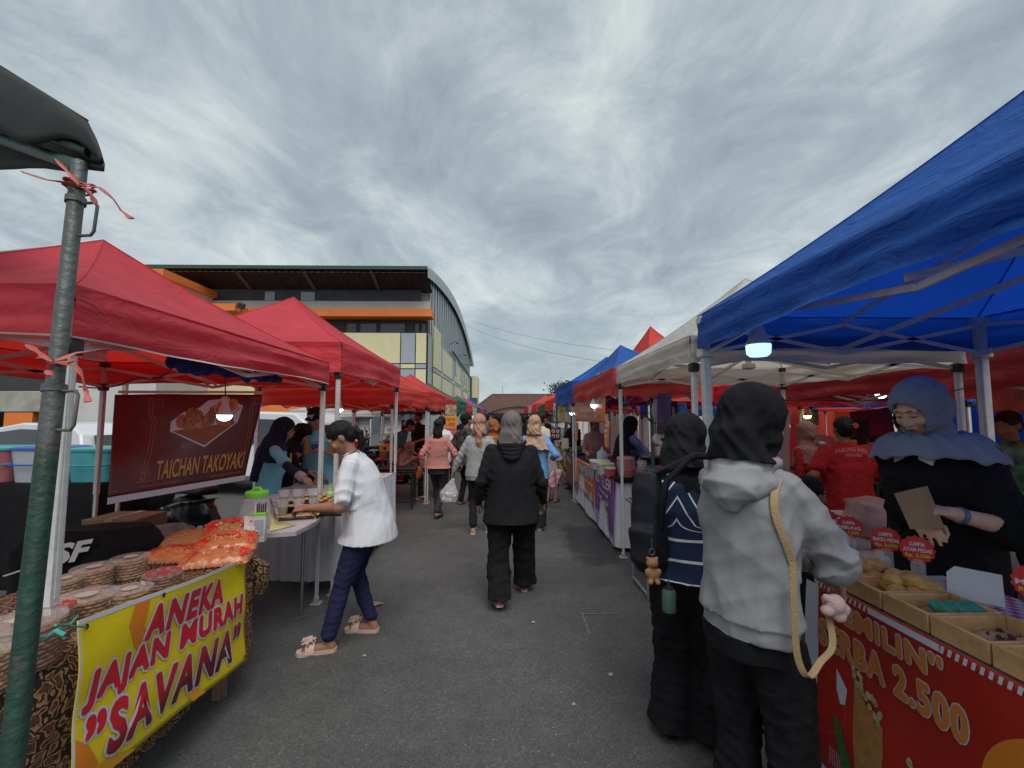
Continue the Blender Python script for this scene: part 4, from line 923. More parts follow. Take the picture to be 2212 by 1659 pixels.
        if hd.get('captext'):
            tm = MB(); sf = lambda u_, v_, lf: Hh((u_ - .5) * -.066, .0985 - .35 * abs(u_ - .5) ** 2 * .06 + lf + .004, .062 + (v_ - .5) * .046 - .0)
            put_text(tm, hd['captext'], sf, (0.02, .1, .98, .95), .004, .05); tm.build('cap_letters', WHT, co_)
    if hd.get('glasses'):
        m = MB()
        for e_ in (-1, 1): m.tube([Hh(e_ * .031 + .021 * math.cos(q), .1, .0 + .017 * math.sin(q)) for q in np.linspace(0, 6.283, 17)], .0014, 5); m.tube([Hh(e_ * .052, .099, .004), Hh(e_ * .076, .04, .006), Hh(e_ * .078, -.01, .004)], .0014, 5)
        m.tube([Hh(-.011, .101, .004), Hh(.011, .101, .004)], .0014, 5); m.build('glasses', mat('glasses_frame', (.45, .42, .40), .3, metal=.6), root)
    root['_j'] = [float(x_) for v_ in (arms[0][2], arms[1][2], hc, T(.44), arms[0][1], arms[1][1]) for x_ in v_]
    return root
def Wj(root, i):        # world position of a stored joint: 0 right wrist, 1 left wrist, 2 head, 3 chest top
    j = list(root['_j']); return root.matrix_basis @ V(j[3 * i:3 * i + 3])
def at(u, y): return ((u - 1090) * y / 950.0, y)
def toward(x, y, face, p):      # a world point in a person's own frame
    return (Matrix.Translation((x, y, 0)) @ Matrix.Rotation(R_(face), 4, 'Z')).inverted() @ V(p)
# ---- striped knit: horizontal below, raked across shoulders
def stripes():
    m = fab('striped_knit', (.014, .021, .048), var=.15, bump=.35); t = m.node_tree; ns, ln = t.nodes, t.links; p = ns['Principled BSDF']
    co = ns.new('ShaderNodeTexCoord'); sp = ns.new('ShaderNodeSeparateXYZ'); ln.new(co.outputs['Object'], sp.inputs[0])
    ax = ns.new('ShaderNodeMath'); ax.operation = 'ABSOLUTE'; ln.new(sp.outputs[0], ax.inputs[0])
    hi = ns.new('ShaderNodeMapRange'); ln.new(sp.outputs[2], hi.inputs[0]); hi.inputs[1].default_value = 1.0; hi.inputs[2].default_value = 1.04; hi.inputs[3].default_value = 0; hi.inputs[4].default_value = 1.6
    mu = ns.new('ShaderNodeMath'); mu.operation = 'MULTIPLY'; ln.new(ax.outputs[0], mu.inputs[0]); ln.new(hi.outputs[0], mu.inputs[1])
    ad = ns.new('ShaderNodeMath'); ad.operation = 'ADD'; ln.new(mu.outputs[0], ad.inputs[0]); ln.new(sp.outputs[2], ad.inputs[1])
    n = ns.new('ShaderNodeTexNoise'); n.inputs['Scale'].default_value = 5; ln.new(co.outputs['Object'], n.inputs['Vector']); a2 = ns.new('ShaderNodeMath'); a2.operation = 'MULTIPLY_ADD'; ln.new(n.outputs[0], a2.inputs[0]); a2.inputs[1].default_value = .03; ln.new(ad.outputs[0], a2.inputs[2])
    md = ns.new('ShaderNodeMath'); md.operation = 'MODULO'; ln.new(a2.outputs[0], md.inputs[0]); md.inputs[1].default_value = .098
    lt = ns.new('ShaderNodeMath'); lt.operation = 'LESS_THAN'; ln.new(md.outputs[0], lt.inputs[0]); lt.inputs[1].default_value = .013
    mx = ns.new('ShaderNodeMix'); mx.data_type = 'RGBA'; ln.new(lt.outputs[0], mx.inputs[0]); mx.inputs[6].default_value = (.022, .034, .080, 1); mx.inputs[7].default_value = (.72, .72, .74, 1); ln.new(mx.outputs[2], p.inputs['Base Color']); return m
STR = stripes()
FAR, MID, NEAR = .016, .0115, .0075

# A: walker in black seen from behind, centre of the aisle
pA = person('person in black top, wide black trousers and grey headscarf walking away in mid-aisle', .06, 3.85, 0, 1.585, 1.22, hands=[(.285, .10, .79), (-.285, .06, .79)], feet=[(.135, -.12, .035, -10), (-.07, .25, 0, 6)] if False else [(.12, .22, 0, -8), (-.10, -.17, .03, 6)],
    top=dict(mat=BLK2, hem=-.20, flare=1.08, loose=1.14, sw=1.2, fold=.006, name='tunic', hood=False), bot=dict(mat=BLK, w=1.28, ankle=.085, wide=True, fold=.010), head=dict(k='hijab', mat=GREYH, fold=.009, vol=1.12), shoes=('slide', PINKS), vox=.009, seed=1, belly=1.1)
m = MB(); j = list(pA['_j']); cz = V(j[9:12])
for k_ in range(4): m.tube([cz + V((.12 * math.cos(q) * (1 - .12 * k_), -.055 - (.06 + .012 * k_) * math.sin(q) * 1.1, .048 - .022 * k_ - .035 * math.sin(q) * (1 + .3 * k_))) for q in np.linspace(-.2, 3.34, 14)], [.010 + .012 * math.sin(max(0, min(3.14, q))) for q in np.linspace(-.2, 3.34, 14)], 7)
m.build('cowl', BLK2, pA)
# B: woman in white shirt at the table
bx, by_, bf = -.97, 3.22, 98
pB = person('person in white short sleeved shirt and dark blue trousers reaching over the drinks table', bx, by_, bf, 1.56, 1.24, lean=16, hy=12, hp=30, side=0, hands=[toward(bx, by_, bf, W(703, 1092, 3.35)), toward(bx, by_, bf, W(662, 1098, 2.98))],
    feet=[(.10, -.02, .0, -10), (-.14, .22, 0, 6)], top=dict(mat=WHT, sleeve='short', sw=1.2, hem=-.15, flare=1.12, loose=1.16, fold=.009, collar=DGR), bot=dict(mat=NAVY2, w=1.12, ankle=.058, end=.93, fold=.006), head=dict(k='hair', pony=True, mess=.002), skin=SK2, shoes=('sandal', SANDAL), vox=.0078, curl=(.9, .8), seed=2, facefeat=True, belly=1.15)
# C: seller in light blue shirt and navy headscarf behind the grill
cx, cy = at(590, 4.55)
pC = person('person with long navy headscarf, glasses and light blue shirt cooking at the grill', cx, cy, -68, 1.56, 1.0, lean=9, hp=22, hands=[toward(cx, cy, -68, W(655, 1032, 4.25)), toward(cx, cy, -68, W(668, 1020, 4.75))],
    top=dict(mat=CYAN, sleeve='short', sw=1.15, hem=-.15, loose=1.12, fold=.008), bot=dict(mat=BLK), head=dict(k='hijab', mat=NAVY, low=True, dr=.55, long=.05, lw=.62, fold=.007, glasses=True), vox=.009, seed=3, facefeat=True, curl=(.8, .8))
for i_ in (0, 1):
    m = MB(); w_, e_ = V(list(pC['_j'])[3 * i_:3 * i_ + 3]), V(list(pC['_j'])[12 + 3 * i_:15 + 3 * i_]); m.cap(e_, e_.lerp(w_, .85), .045, .036, 14); m.build('undersleeve', NAVY, pC)
m = MB(); w_ = Wj(pC, 0); e_ = Wj(pC, 4); d_ = (w_ - e_).normalized(); m.loft([(w_ - d_ * .07, .042, .036, frame_to(d_)), (w_ - d_ * .03, .052, .045, frame_to(d_)), (w_ + d_ * .02, .045, .035, frame_to(d_))], 12, False)
m.build('plastic_glove', mat('clear_plastic', (.62, .60, .60), .2, alpha=.45), pC, True)
dx_, dy_ = at(616, 5.0)
pD = person('person in long black headscarf leaning over between the two light blue shirts', dx_, dy_, -75, 1.52, 1.0, lean=16, hp=38, hands=[toward(dx_, dy_, -75, W(680, 1040, 4.8)), toward(dx_, dy_, -75, W(700, 1030, 5.1))],
    top=dict(mat=BLK, hem=-.3, loose=1.15), bot=dict(mat=BLK), head=dict(k='hijab', mat=BLK, low=True, long=.0, fl=1.1, fold=.008), vox=.011, seed=4)
ex, ey = at(690, 5.2)
pE = person('person in black cap and light blue printed shirt holding a phone behind the grill', ex, ey, 178, 1.655, 1.04, hp=20, hy=0, hands=[(.13, .24, 1.12), (-.20, .22, 1.16)],
    top=dict(mat=CYAN, sleeve='short', sw=1.25, hem=-.16, loose=1.15, fold=.008), bot=dict(mat=BLK), head=dict(k='hair', cap=BLK, captext='ny'), skin=SK2, vox=.009, seed=5, facefeat=True, curl=(.9, .9), armpole=[(.6, -1, -.6), (-.6, -1, -.6)])
# printed marks on the two shirts
yel = mat('print_yellow', (.62, .40, .04), .7); prn = mat('print_navy', (.03, .07, .16), .7); prr = mat('print_red', (.6, .05, .05), .7)
def shirt_print(root, name, y0, z0, sx, parts_, xo=0):
    for mt, pts in parts_:
        m = MB()
        for pl in pts: m.prism([((xo + x_) * sx, z_ * sx) for x_, z_ in pl], 0, .003, lambda p: V((-p.x, y0 + p.z - (p.x * 1.0) ** 2 * 2.2, z0 + p.y)))
        m.build(name, mt, root)
bowl = [(.0, .03), (.10, .05), (.11, .01), (.09, -.03), (.05, -.04), (.015, -.02)]
shirt_print(pE, 'shirt_print', .148, 1.20, 1.0, [(yel, [[(-.07, -.08), (-.02, -.07), (-.025, .09), (-.075, .085)], [(-.085, .06), (-.02, .075), (-.02, .085), (-.085, .07)]]), (prn, [bowl, [(.01, .045), (.10, .075), (.10, .08), (.01, .05)], [(.0, -.055), (.10, -.06), (.10, -.052), (.0, -.047)]]), (prr, [[(.02, -.075), (.04, -.075), (.04, -.06), (.02, -.06)], [(.07, -.072), (.085, -.072), (.085, -.06), (.07, -.06)]])])
shirt_print(pC, 'shirt_print', .205, 1.12, .9, [(yel, [[(-.05, -.10), (.0, -.09), (.0, .06), (-.05, .055)]]), (prn, [bowl])])
# F,G,H: the egg snack stall
fx, fy = at(846, 8.9)
person('person in teal and white shirt bending over the yellow stove on the left', fx, fy, -80, 1.62, 1.0, lean=38, hp=10, hands=[(.15, .42, .85), (-.12, .45, .83)], top=dict(mat=TEALC, sleeve='short', hem=-.14, sw=1.2), bot=dict(mat=NAVY), head=dict(k='hair'), skin=SK2, vox=MID, seed=6)
gx, gy = at(905, 10.4)
person('person in black and red shirt with one hand raised behind the orange bottle', gx, gy, 150, 1.66, 1.05, hands=[(.30, .20, 1.42), (-.22, .25, 1.0)], top=dict(mat=BLK2, sleeve='short', hem=-.14, sw=1.2), bot=dict(mat=BLK), head=dict(k='hair'), skin=SK2, vox=MID, seed=7, facefeat=True, armpole=[(1, 0, -.3), (-.6, -1, -.3)])
hx, hy_ = at(872, 8.6)
person('person in dusty pink headscarf seated low behind the egg snack sign', hx, hy_, -120, 1.5, 1.0, sit=.42, lean=18, hp=15, hands=[(.15, .35, .75), (-.15, .35, .75)], feet=[(.1, .38, 0, 0), (-.1, .38, 0, 0)], top=dict(mat=MAUVE, hem=-.1), bot=dict(mat=BLK), head=dict(k='hijab', mat=MAUVE, low=True, dr=1.2), vox=MID, seed=8)
# I: pink cardigan
ix, iy = at(948, 6.95)
pI = person('person in pink cardigan with shoulder length black hair walking away at left', ix, iy, -4, 1.515, 1.0, hands=[(.33, .12, .80), (-.25, .0, .76)], feet=[(.02, -.10, .03, -10), (-.03, .16, 0, 0)], top=dict(mat=PINKC, hem=-.07, flare=1.18, loose=1.15, sw=1.1, fold=.008, name='cardigan'), bot=dict(mat=DGR, w=.95, ankle=.06), head=dict(k='hair', len=.11, clip=((-.07, -.075, -.01), LBLUE), mess=.004), skin=SK1, shoes=('slide', DSH), vox=.0095, seed=9)
jx, jy = at(955, 8.6)
person('person in white long sleeved shirt standing behind the pink cardigan', jx, jy, 20, 1.56, 1.0, hands=[(.26, .1, .85), (-.22, .12, .85)], top=dict(mat=WHT, hem=-.18, loose=1.15), bot=dict(mat=NAVY), head=dict(k='hair'), skin=SK2, vox=MID, seed=10)
kx, ky = at(1008, 7.9)
person('person in black cap and brown patterned black shirt left of the peach headscarf', kx, ky, -28, 1.60, 1.08, hy=-20, hands=[(.2, .28, 1.1), (-.24, .05, .82)], top=dict(mat=BATIK2, sleeve='short', hem=-.18, sw=1.3, loose=1.15), bot=dict(mat=BLK), head=dict(k='hair', cap=BLK2, capback=True), skin=SK1, vox=MID, seed=11)
# L: grey sweater, peach headscarf, carrying bags
lx, ly = at(1036, 6.05)
pL = person('person in pale grey sweater and peach headscarf carrying white plastic bags', lx, ly, -3, 1.575, 1.02, hands=[(.24, .08, .83), (-.36, .06, .79)], feet=[(.13, .02, 0, -18), (-.07, -.08, 0, 4)], top=dict(mat=GREYK, hem=-.10, loose=1.18, sw=1.12, fold=.008, name='sweater', rib=True), bot=dict(mat=BLK2, w=1.0, ankle=.066, end=.9, fold=.007), head=dict(k='hijab', mat=PEACH, low=False, tail=True, fold=.014, vol=1.14), shoes=('slide', CREAMS), vox=.0095, seed=12)
person('person in orange patterned headscarf just right of the peach headscarf', *at(1066, 7.3), 10, 1.50, 1.0, top=dict(mat=ORH, hem=-.15), bot=dict(mat=BLK), head=dict(k='hijab', mat=ORH, low=True, fold=.012, vol=1.1), vox=MID, seed=13)
person('person in black baseball cap and black shirt facing away behind the grey headscarf', *at(1076, 8.4), 4, 1.59, 1.0, top=dict(mat=BLK, sleeve='short', hem=-.15), bot=dict(mat=DGR), head=dict(k='hair', cap=BLK2), skin=SK1, vox=MID, seed=14)
ox, oy = at(1155, 6.25)
pO = person('person in beige headscarf and sky blue shirt walking away beside the black tunic', ox, oy, -8, 1.56, 1.05, hy=-14, hands=[(.27, .10, .98), (-.22, .1, .85)], feet=[(.07, -.1, 0, -8), (-.07, .15, 0, 4)], top=dict(mat=LBLUE, hem=-.16, loose=1.2, sw=1.3, fold=.01), bot=dict(mat=BLK2, w=1.15, ankle=.075, wide=True), head=dict(k='hijab', mat=BEIGE, low=True, dr=1.35, fl=1.34, fold=.014, vol=1.12), shoes=('shoe', CREAMS), vox=.0095, seed=15)
person('person with short black hair and cream shirt beyond the beige headscarf', *at(1170, 8.3), -50, 1.62, 1.0, hy=10, top=dict(mat=CREAMC, sleeve='short', hem=-.15), bot=dict(mat=BLK), head=dict(k='hair'), skin=SK2, vox=MID, seed=16)
person('small child in pale grey shirt and dark shorts at the right edge of the aisle', *at(1190, 8.1), -30, 1.18, .95, hands=[(.2, .15, .62), (-.18, .12, .6)], top=dict(mat=GREYK, sleeve='short', hem=-.16, sw=1.4, loose=1.2), bot=dict(mat=NAVY, end=.15, ankle=.085, name='shorts'), head=dict(k='hair'), skin=SK2, shoes=('slide', DSH), vox=MID, seed=17)
# far crowd
crowd = []
spec_ = [(1000, 12.5, 1.60, BLK, 'hair', None, 5, 'dark haired person in black far along the aisle, leftmost of the far walkers'), (1022, 14.5, 1.56, WHT, 'hijab', WHT, -10, 'person in white headscarf far along the left side of the aisle'), (1050, 11.5, 1.64, TEALC, 'hair', None, 12, 'person in teal shirt half hidden between peach and orange headscarves'),
    (1091, 13.5, 1.58, REDC, 'hijab', PINKC, 6, 'person in pink headscarf glimpsed right of the black baseball cap'), (1060, 19, 1.60, DGR, 'hair', None, 175, 'person in grey walking towards the camera far down the aisle'), (1108, 17, 1.6, BLK2, 'hair', None, 8, 'person in charcoal far down the aisle behind the grey headscarf'),
    (1130, 15, 1.57, NAVY, 'hijab', BLK, -5, 'person in black headscarf and navy coat far down the aisle'), (1035, 23, 1.62, CREAMC, 'hijab', MAUVE, 0, 'person in mauve headscarf and cream top at the far left end'), (1120, 27, 1.6, LBLUE, 'hair', None, 180, 'person in blue shirt at the far end facing the camera'), (1180, 12.5, 1.66, BLK, 'hair', None, -60, 'dark haired person in black beside the far right stalls')]
for i, (u, y_, H_, tm_, hk, hm_, f_, lb) in enumerate(spec_):
    person(lb, *at(u, y_), f_, H_, 1.0, top=dict(mat=tm_, hem=-.16), bot=dict(mat=BLK), head=dict(k=hk, mat=hm_ or HAIR, low=(hk == 'hijab')), skin=SK2, vox=FAR, seed=30 + i, group='walkers far down the aisle')
for k, (u, y_) in enumerate(((1012, 17), (1072, 15.5), (1044, 27), (1088, 24), (1102, 31), (1140, 20), (1150, 26), (1062, 34), (1122, 38), (1168, 17), (1005, 20.5), (1160, 33))):
    src_ = [o_ for o_ in C.objects if o_.get('group') == 'walkers far down the aisle'][k % 9]; X_, Y_ = at(u, y_)
    dup(src_, None, 'small far walker number %s from the near end of the aisle crowd' % ['one', 'two', 'three', 'four', 'five', 'six', 'seven', 'eight', 'nine', 'ten', 'eleven', 'twelve'][k], (X_, Y_, 0), R_(-20 + 37 * k % 60))
# right side
person('person in dusty pink headscarf and shirt serving behind the pempek banner', *at(1285, 7.6), 160, 1.54, 1.05, hp=20, hands=[(.1, .3, .95), (-.15, .3, .98)], top=dict(mat=MAUVE, hem=-.2), bot=dict(mat=BLK), head=dict(k='hijab', mat=MAUVE, low=True, dr=1.2), vox=MID, seed=50, facefeat=True)
person('person in black shirt and cap cooking behind the yellow banner on the right', *at(1238, 9.6), 130, 1.58, 1.0, hp=20, hands=[(.15, .3, .95), (-.15, .3, .98)], top=dict(mat=BLK, hem=-.2), bot=dict(mat=BLK), head=dict(k='hair', cap=BLK2), skin=SK2, vox=MID, seed=51)
tx, ty = at(1352, 6.2)
person('person in blue tie-dye blouse and black headscarf frying at the right-hand stall', tx, ty, -80, 1.56, 1.08, lean=5, hp=15, hands=[(.1, .42, 1.0), (-.12, .38, 1.02)], top=dict(mat=TIE, hem=-.3, flare=1.1, sleeve='short', sw=1.6, loose=1.2), bot=dict(mat=BLK), head=dict(k='hijab', mat=BLK, low=True, long=.12), vox=.010, seed=52, skin=SK2)
person('black haired person half hidden behind the purple banner', *at(1470, 5.9), 60, 1.55, 1.0, top=dict(mat=BLK, hem=-.2), bot=dict(mat=BLK), head=dict(k='hijab', mat=BLK), vox=MID, seed=53)
sx, sy = .90, 2.22
pS = person('person in navy and white striped sweater and black headscarf with a backpack', sx, sy, -38, 1.555, 1.06, lean=3, hy=-8, hp=8, hands=[(.20, .26, .95), (-.10, .30, .95)], feet=[(.10, .05, 0, -12), (-.09, .0, 0, 8)], top=dict(mat=STR, hem=-.07, flare=1.10, loose=1.28, sw=1.25, fold=.008, name='sweater'), bot=dict(mat=BLK, w=1.35, ankle=.10, wide=True, fold=.009), head=dict(k='hijab', mat=BLK2, low=True, dr=.55, fold=.010, vol=1.14), shoes=('shoe', BLK), vox=.0078, seed=54)
vx, vy, vf = .86, 1.60, -52
pV = person('person in heather grey hoodie, black headscarf and black trousers at the lumpia stall', vx, vy, vf, 1.665, .90, lean=6, hy=-26, hp=12, hands=[toward(vx, vy, vf, W(1790, 1160, 1.72)), toward(vx, vy, vf, W(1822, 1275, 1.76))], feet=[(.10, .0, 0, -10), (-.10, .06, 0, 6)],
    top=dict(mat=HEATHER, hem=-.04, flare=.98, loose=1.20, sw=1.5, fold=.010, name='hoodie', rib=True, hood=True, seams=True), bot=dict(mat=BLK, w=1.02, ankle=.08, wide=True, fold=.008), head=dict(k='hijab', mat=BLK, fold=.009, vol=1.15, glasses=True), shoes=('shoe', BLK), vox=.007, seed=55, facefeat=True, curl=(.7, .8), armpole=[(.45, .15, -1), (-.3, -.2, -1)])
wx, wy, wf = 2.10, 2.12, 108
pW = person('person in blue headscarf and black top holding a paper bag behind the lumpia stall', wx, wy, wf, 1.74, 1.13, lean=4, hy=-8, hp=26, hands=[toward(wx, wy, wf, W(1992, 1128, 1.92)), toward(wx, wy, wf, W(2052, 1108, 1.84))] , top=dict(mat=BLK, hem=-.25, loose=1.2, sleeve='short', sf=1.0, sw=1.4, fold=.008, name='tunic'), bot=dict(mat=BLK), head=dict(k='hijab', mat=BLUEH, fold=.009, vol=1.10, cape=True), skin=SK3, vox=.0068, seed=56, facefeat='down', curl=(.5, .8), armpole=[(.25, -.5, -1), (-.45, -.2, -1)])
qx, qy = at(1742, 2.75)
person('boy with short black hair and black shirt seated low behind the price tags', qx, qy, -62, 1.55, .95, sit=.46, hy=-14, hp=2, hands=[(.2, .3, .6), (-.05, .38, .62)], feet=[(.1, .4, 0, 0), (-.1, .4, 0, 0)], top=dict(mat=BLK2, hem=-.1, sleeve='short', sw=1.2), bot=dict(mat=BLK), head=dict(k='hair', mess=.005), skin=SK2, vox=.008, seed=57, facefeat=True)
yx, yy_ = at(1828, 4.1)
pY = person('person in red printed shirt with hair bun and red flower seen from behind', yx, yy_, -15, 1.55, 1.18, hands=[(.25, .22, .95), (-.30, .1, .95)], top=dict(mat=REDC, sleeve='short', sw=1.4, hem=-.18, loose=1.2, fold=.009), bot=dict(mat=BLK), head=dict(k='hair', bun=True, clip=((.055, -.12, .03), prr)), skin=SK2, vox=.009, seed=58, belly=1.15)
tm = MB(); sf = lambda u_, v_, lf: V(((u_ - .5) * .26, -.178 - lf + 1.2 * (u_ - .5) ** 2 * .2, 1.24 + v_ * .035 - (u_ - .5) ** 2 * .10))
put_text(tm, 'LUMPIA', sf, (0, 0, 1, 1), .004, .03) if False else put_text(tm, 'SARUNG BAKUL', sf, (0, 0, 1, 1), .004, .03); put_text(tm, 'INDONESIA', sf, (.25, -1.3, .75, -.6), .004, .02); tm.build('shirt_letters', mat('print_pink', (.55, .22, .22), .8), pY)
person('person in faded pink headscarf and red shirt beside the steel steamer', *at(1745, 4.7), 20, 1.50, 1.0, top=dict(mat=REDC, hem=-.2), bot=dict(mat=BLK), head=dict(k='hijab', mat=MAUVE, low=True, dr=1.1), vox=MID, seed=59)
person('person in charcoal headscarf in profile against the red cloth wall', *at(1868, 6.3), -70, 1.56, 1.0, top=dict(mat=NAVY, hem=-.2), bot=dict(mat=BLK), head=dict(k='hijab', mat=DGR, low=True), skin=SK1, vox=MID, seed=60)
person('person with black hair seated low in front of the red cloth wall', *at(1898, 5.6), 10, 1.5, 1.0, sit=.62, feet=[(.1, .35, 0, 0), (-.1, .35, 0, 0)], top=dict(mat=BLK, hem=-.1), bot=dict(mat=BLK), head=dict(k='hair'), skin=SK2, vox=MID, seed=61)
person('person in black shirt by the white tent leg left of the blue headscarf', *at(1958, 5.0), -30, 1.62, 1.0, top=dict(mat=BLK, sleeve='short', hem=-.2), bot=dict(mat=BLK), head=dict(k='hair'), skin=SK2, vox=MID, seed=62)
person('person in green and white striped shirt at the right edge of the picture', *at(2200, 3.6), 100, 1.60, 1.0, hp=15, top=dict(mat=fab('green_stripe', (.10, .22, .14), var=.9), sleeve='short', hem=-.2), bot=dict(mat=BLK), head=dict(k='hair'), skin=SK2, vox=MID, seed=63)
# ================================================================ LEFT SIDE THINGS
woodm = mat('bare_wood', (.26, .16, .085), .7, var=.3, vscale=14, bump=.2); pine = mat('pine', (.58, .36, .17), .6, var=.22, vscale=10, bump=.15)
wplast = mat('white_plastic', (.62, .62, .60), .4); bulbw = mat('bulb_glow', (.9, .95, .95), .4, emit=(.82, 1.0, 1.0), estr=7.0); bulbcool = mat('bulb_glow_cool', (.85, .95, .95), .4, emit=(.45, .82, .86), estr=1.0)
def bulb(u, v, y, r, label, cord_to=None, cool=False, group=None, cap=wplast):
    p = W(u, v, y); t = thing('light_bulb', label, 'light bulb', p, 0, group)
    m = MB(); 
    if cool: m.lathe([(.0001, -r * 1.05), (r * .70, -r * 1.02), (r * .95, -r * .8), (r, -r * .3), (r, 0)], n=24)
    else: m.lathe([(.0001, -r * .82), (r * .5, -r * .74), (r * .86, -r * .42), (r, 0)], n=24)
    m.build('glowing_dome', bulbcool if cool else bulbw, t)
    m = MB(); m.lathe([(r, 0.0005), (r * .98, r * .2), (r * .62, r * 1.1), (r * .46, r * 1.5), (r * .46, r * 1.75)], n=24); m.build('bulb_body', cap, t)
    m = MB(); m.lathe([(r * .42, r * 1.7), (r * .5, r * 1.75), (r * .5, r * 2.4), (r * .25, r * 2.7)], n=16); m.build('socket', jointm if cool else wplast, t)
    if cord_to is not None:
        q = V(cord_to) - p; m = MB(); m.tube([V((0, 0, r * 2.6)), V((q.x * .2, q.y * .2, (q.z + r * 2.6) * .6)), q], .004, 6); m.build('cord', jointm, t)
    return t
bulb(485, 897, 3.2, .050, 'lit white bulb hanging before the dark red takoyaki banner', W(478, 800, 3.2))
bulb(733, 884, 5.0, .040, 'lit bulb behind the white tent leg near the black cap', W(733, 845, 5.0))
# ---- scaffold pole and dark awning at the left edge
def pole_mat():
    m = mat('weathered_pole', (.18, .20, .19), .5, metal=.35, var=.35, vscale=14, bump=.25, bscale=60); t = m.node_tree; ns, ln = t.nodes, t.links; p = ns['Principled BSDF']
    co = ns.new('ShaderNodeTexCoord'); n = ns.new('ShaderNodeTexNoise'); n.inputs['Scale'].default_value = 7; n.inputs['Detail'].default_value = 8; n.inputs['Roughness'].default_value = .7; ln.new(co.outputs['Object'], n.inputs['Vector'])
    sp = ns.new('ShaderNodeSeparateXYZ'); ln.new(co.outputs['Object'], sp.inputs[0]); z = ns.new('ShaderNodeMapRange'); ln.new(sp.outputs[2], z.inputs[0]); z.inputs[1].default_value = 1.75; z.inputs[2].default_value = 1.3; z.inputs[3].default_value = -.16; z.inputs[4].default_value = .14
    a = ns.new('ShaderNodeMath'); a.operation = 'ADD'; ln.new(n.outputs[0], a.inputs[0]); ln.new(z.outputs[0], a.inputs[1]); r = ns.new('ShaderNodeValToRGB'); ln.new(a.outputs[0], r.inputs[0])
    r.color_ramp.elements[0].position = .42; r.color_ramp.elements[0].color = (.115, .125, .12, 1); r.color_ramp.elements[1].position = .58; r.color_ramp.elements[1].color = (.028, .070, .052, 1)
    e = r.color_ramp.elements.new(.5); e.color = (.09, .085, .07, 1); e = r.color_ramp.elements.new(.8); e.color = (.035, .095, .07, 1); ln.new(r.outputs[0], p.inputs['Base Color']); return m
PM = pole_mat()
ptop, pmid = W(172, 360, 1.04), W(118, 835, .97); pbot = pmid + (pmid - ptop) * (pmid.z / (ptop.z - pmid.z))
pt = thing('awning_pole', 'weathered steel pole with green paint and wire handles holding up the dark awning', 'pole', pbot)
m = MB(); m.tube([pmid - (ptop - pmid) * .05, ptop + (ptop - pmid) * .02], .0155, 20); m.build('inner_tube', PM, pt, True)
m = MB(); m.tube([pbot, pmid], .0185, 20); ax = (ptop - pbot).normalized(); m.tube([pmid - ax * .012, pmid + ax * .004], .021, 20); m.tube([ptop - ax * .10, ptop - ax * .085], .0195, 20); m.build('outer_tube', PM, pt, True)
for c0, ln_ in ((ptop - ax * .10, .085), (pmid - ax * .01, .085)):
    m = MB(); s_ = V((1, -.1, 0)).normalized(); q = [c0 + s_ * .02, c0 + s_ * .052, c0 + s_ * .058 - ax * .01, c0 + s_ * .055 - ax * (ln_ - .01), c0 + s_ * .048 - ax * ln_, c0 + s_ * .018 - ax * ln_]
    m.tube(q, .0035, 8); m.build('wire_handle', mat('rusty_wire', (.16, .14, .12), .6, metal=.4, var=.3), pt, True)
def ribbon(label, name, mat_, paths, wd_=.008):
    base = V(paths[0][0]); t = thing(name, label, 'ribbon', base)
    for pts in paths:
        m = MB(); pts = [V(p) for p in pts]; n = len(pts); vs = []
        fine = []
        for i in range(n - 1):
            for k in range(4): fine.append(pts[i].lerp(pts[i + 1], k / 4))
        fine.append(pts[-1]); m.loft([(p, wd_ * (.75 + .25 * math.sin(i * 1.3)), .0016, frame_to((fine[min(i + 1, len(fine) - 1)] - fine[max(i - 1, 0)]) if len(fine) > 1 else V((0, 0, 1))) @ Matrix.Rotation(.5 * math.sin(i * .5), 3, 'Z')) for i, p in enumerate(fine)], 8)
        m.build('strand', mat_, t, True)
    return t
pinkr = mat('pink_ribbon', (.55, .13, .11), .5, var=.25, trans=.2)
y1 = 1.02
ring = lambda c, r, n=12, dz=0: [c + V((r * math.cos(q), r * math.sin(q), dz * math.sin(q * 2))) for q in np.linspace(0, 6.283, n)]
ck = W(172, 398, 1.04)
ribbon('pink plastic ribbon knotted round the top of the green pole with long loose tail', 'ribbon', pinkr, [ring(ck, .026, 12, .006), ring(ck - V((0, 0, .012)), .027, 12, .006), [W(50, 372, 1.02), W(100, 388, 1.01), W(165, 398, 1.0)], [W(122, 345, 1.0), W(150, 375, 1.0), W(172, 402, .99)], [W(175, 400, .99), W(215, 405, .97), W(245, 430, .95), W(262, 455, .95), W(284, 472, .94)], [W(182, 405, 1.0), W(200, 425, 1.0), W(206, 442, .99)]], .007)
ck = W(124, 780, .98)
ribbon('pink plastic ribbon tied round pole and tent leg with two hanging tails', 'ribbon', pinkr, [ring(ck, .028, 12, .006), [W(60, 745, .98), W(85, 762, .97), W(112, 783, .94)], [W(112, 785, .94), W(102, 800, .94), W(108, 812, .93)], [W(118, 780, .94), W(165, 762, .97), W(240, 755, 1.0)], [W(118, 784, .94), W(165, 790, .97), W(178, 815, .97), W(186, 845, .97), W(190, 868, .96)]], .0075)
teal = mat('teal_string', (.05, .42, .36), .5)
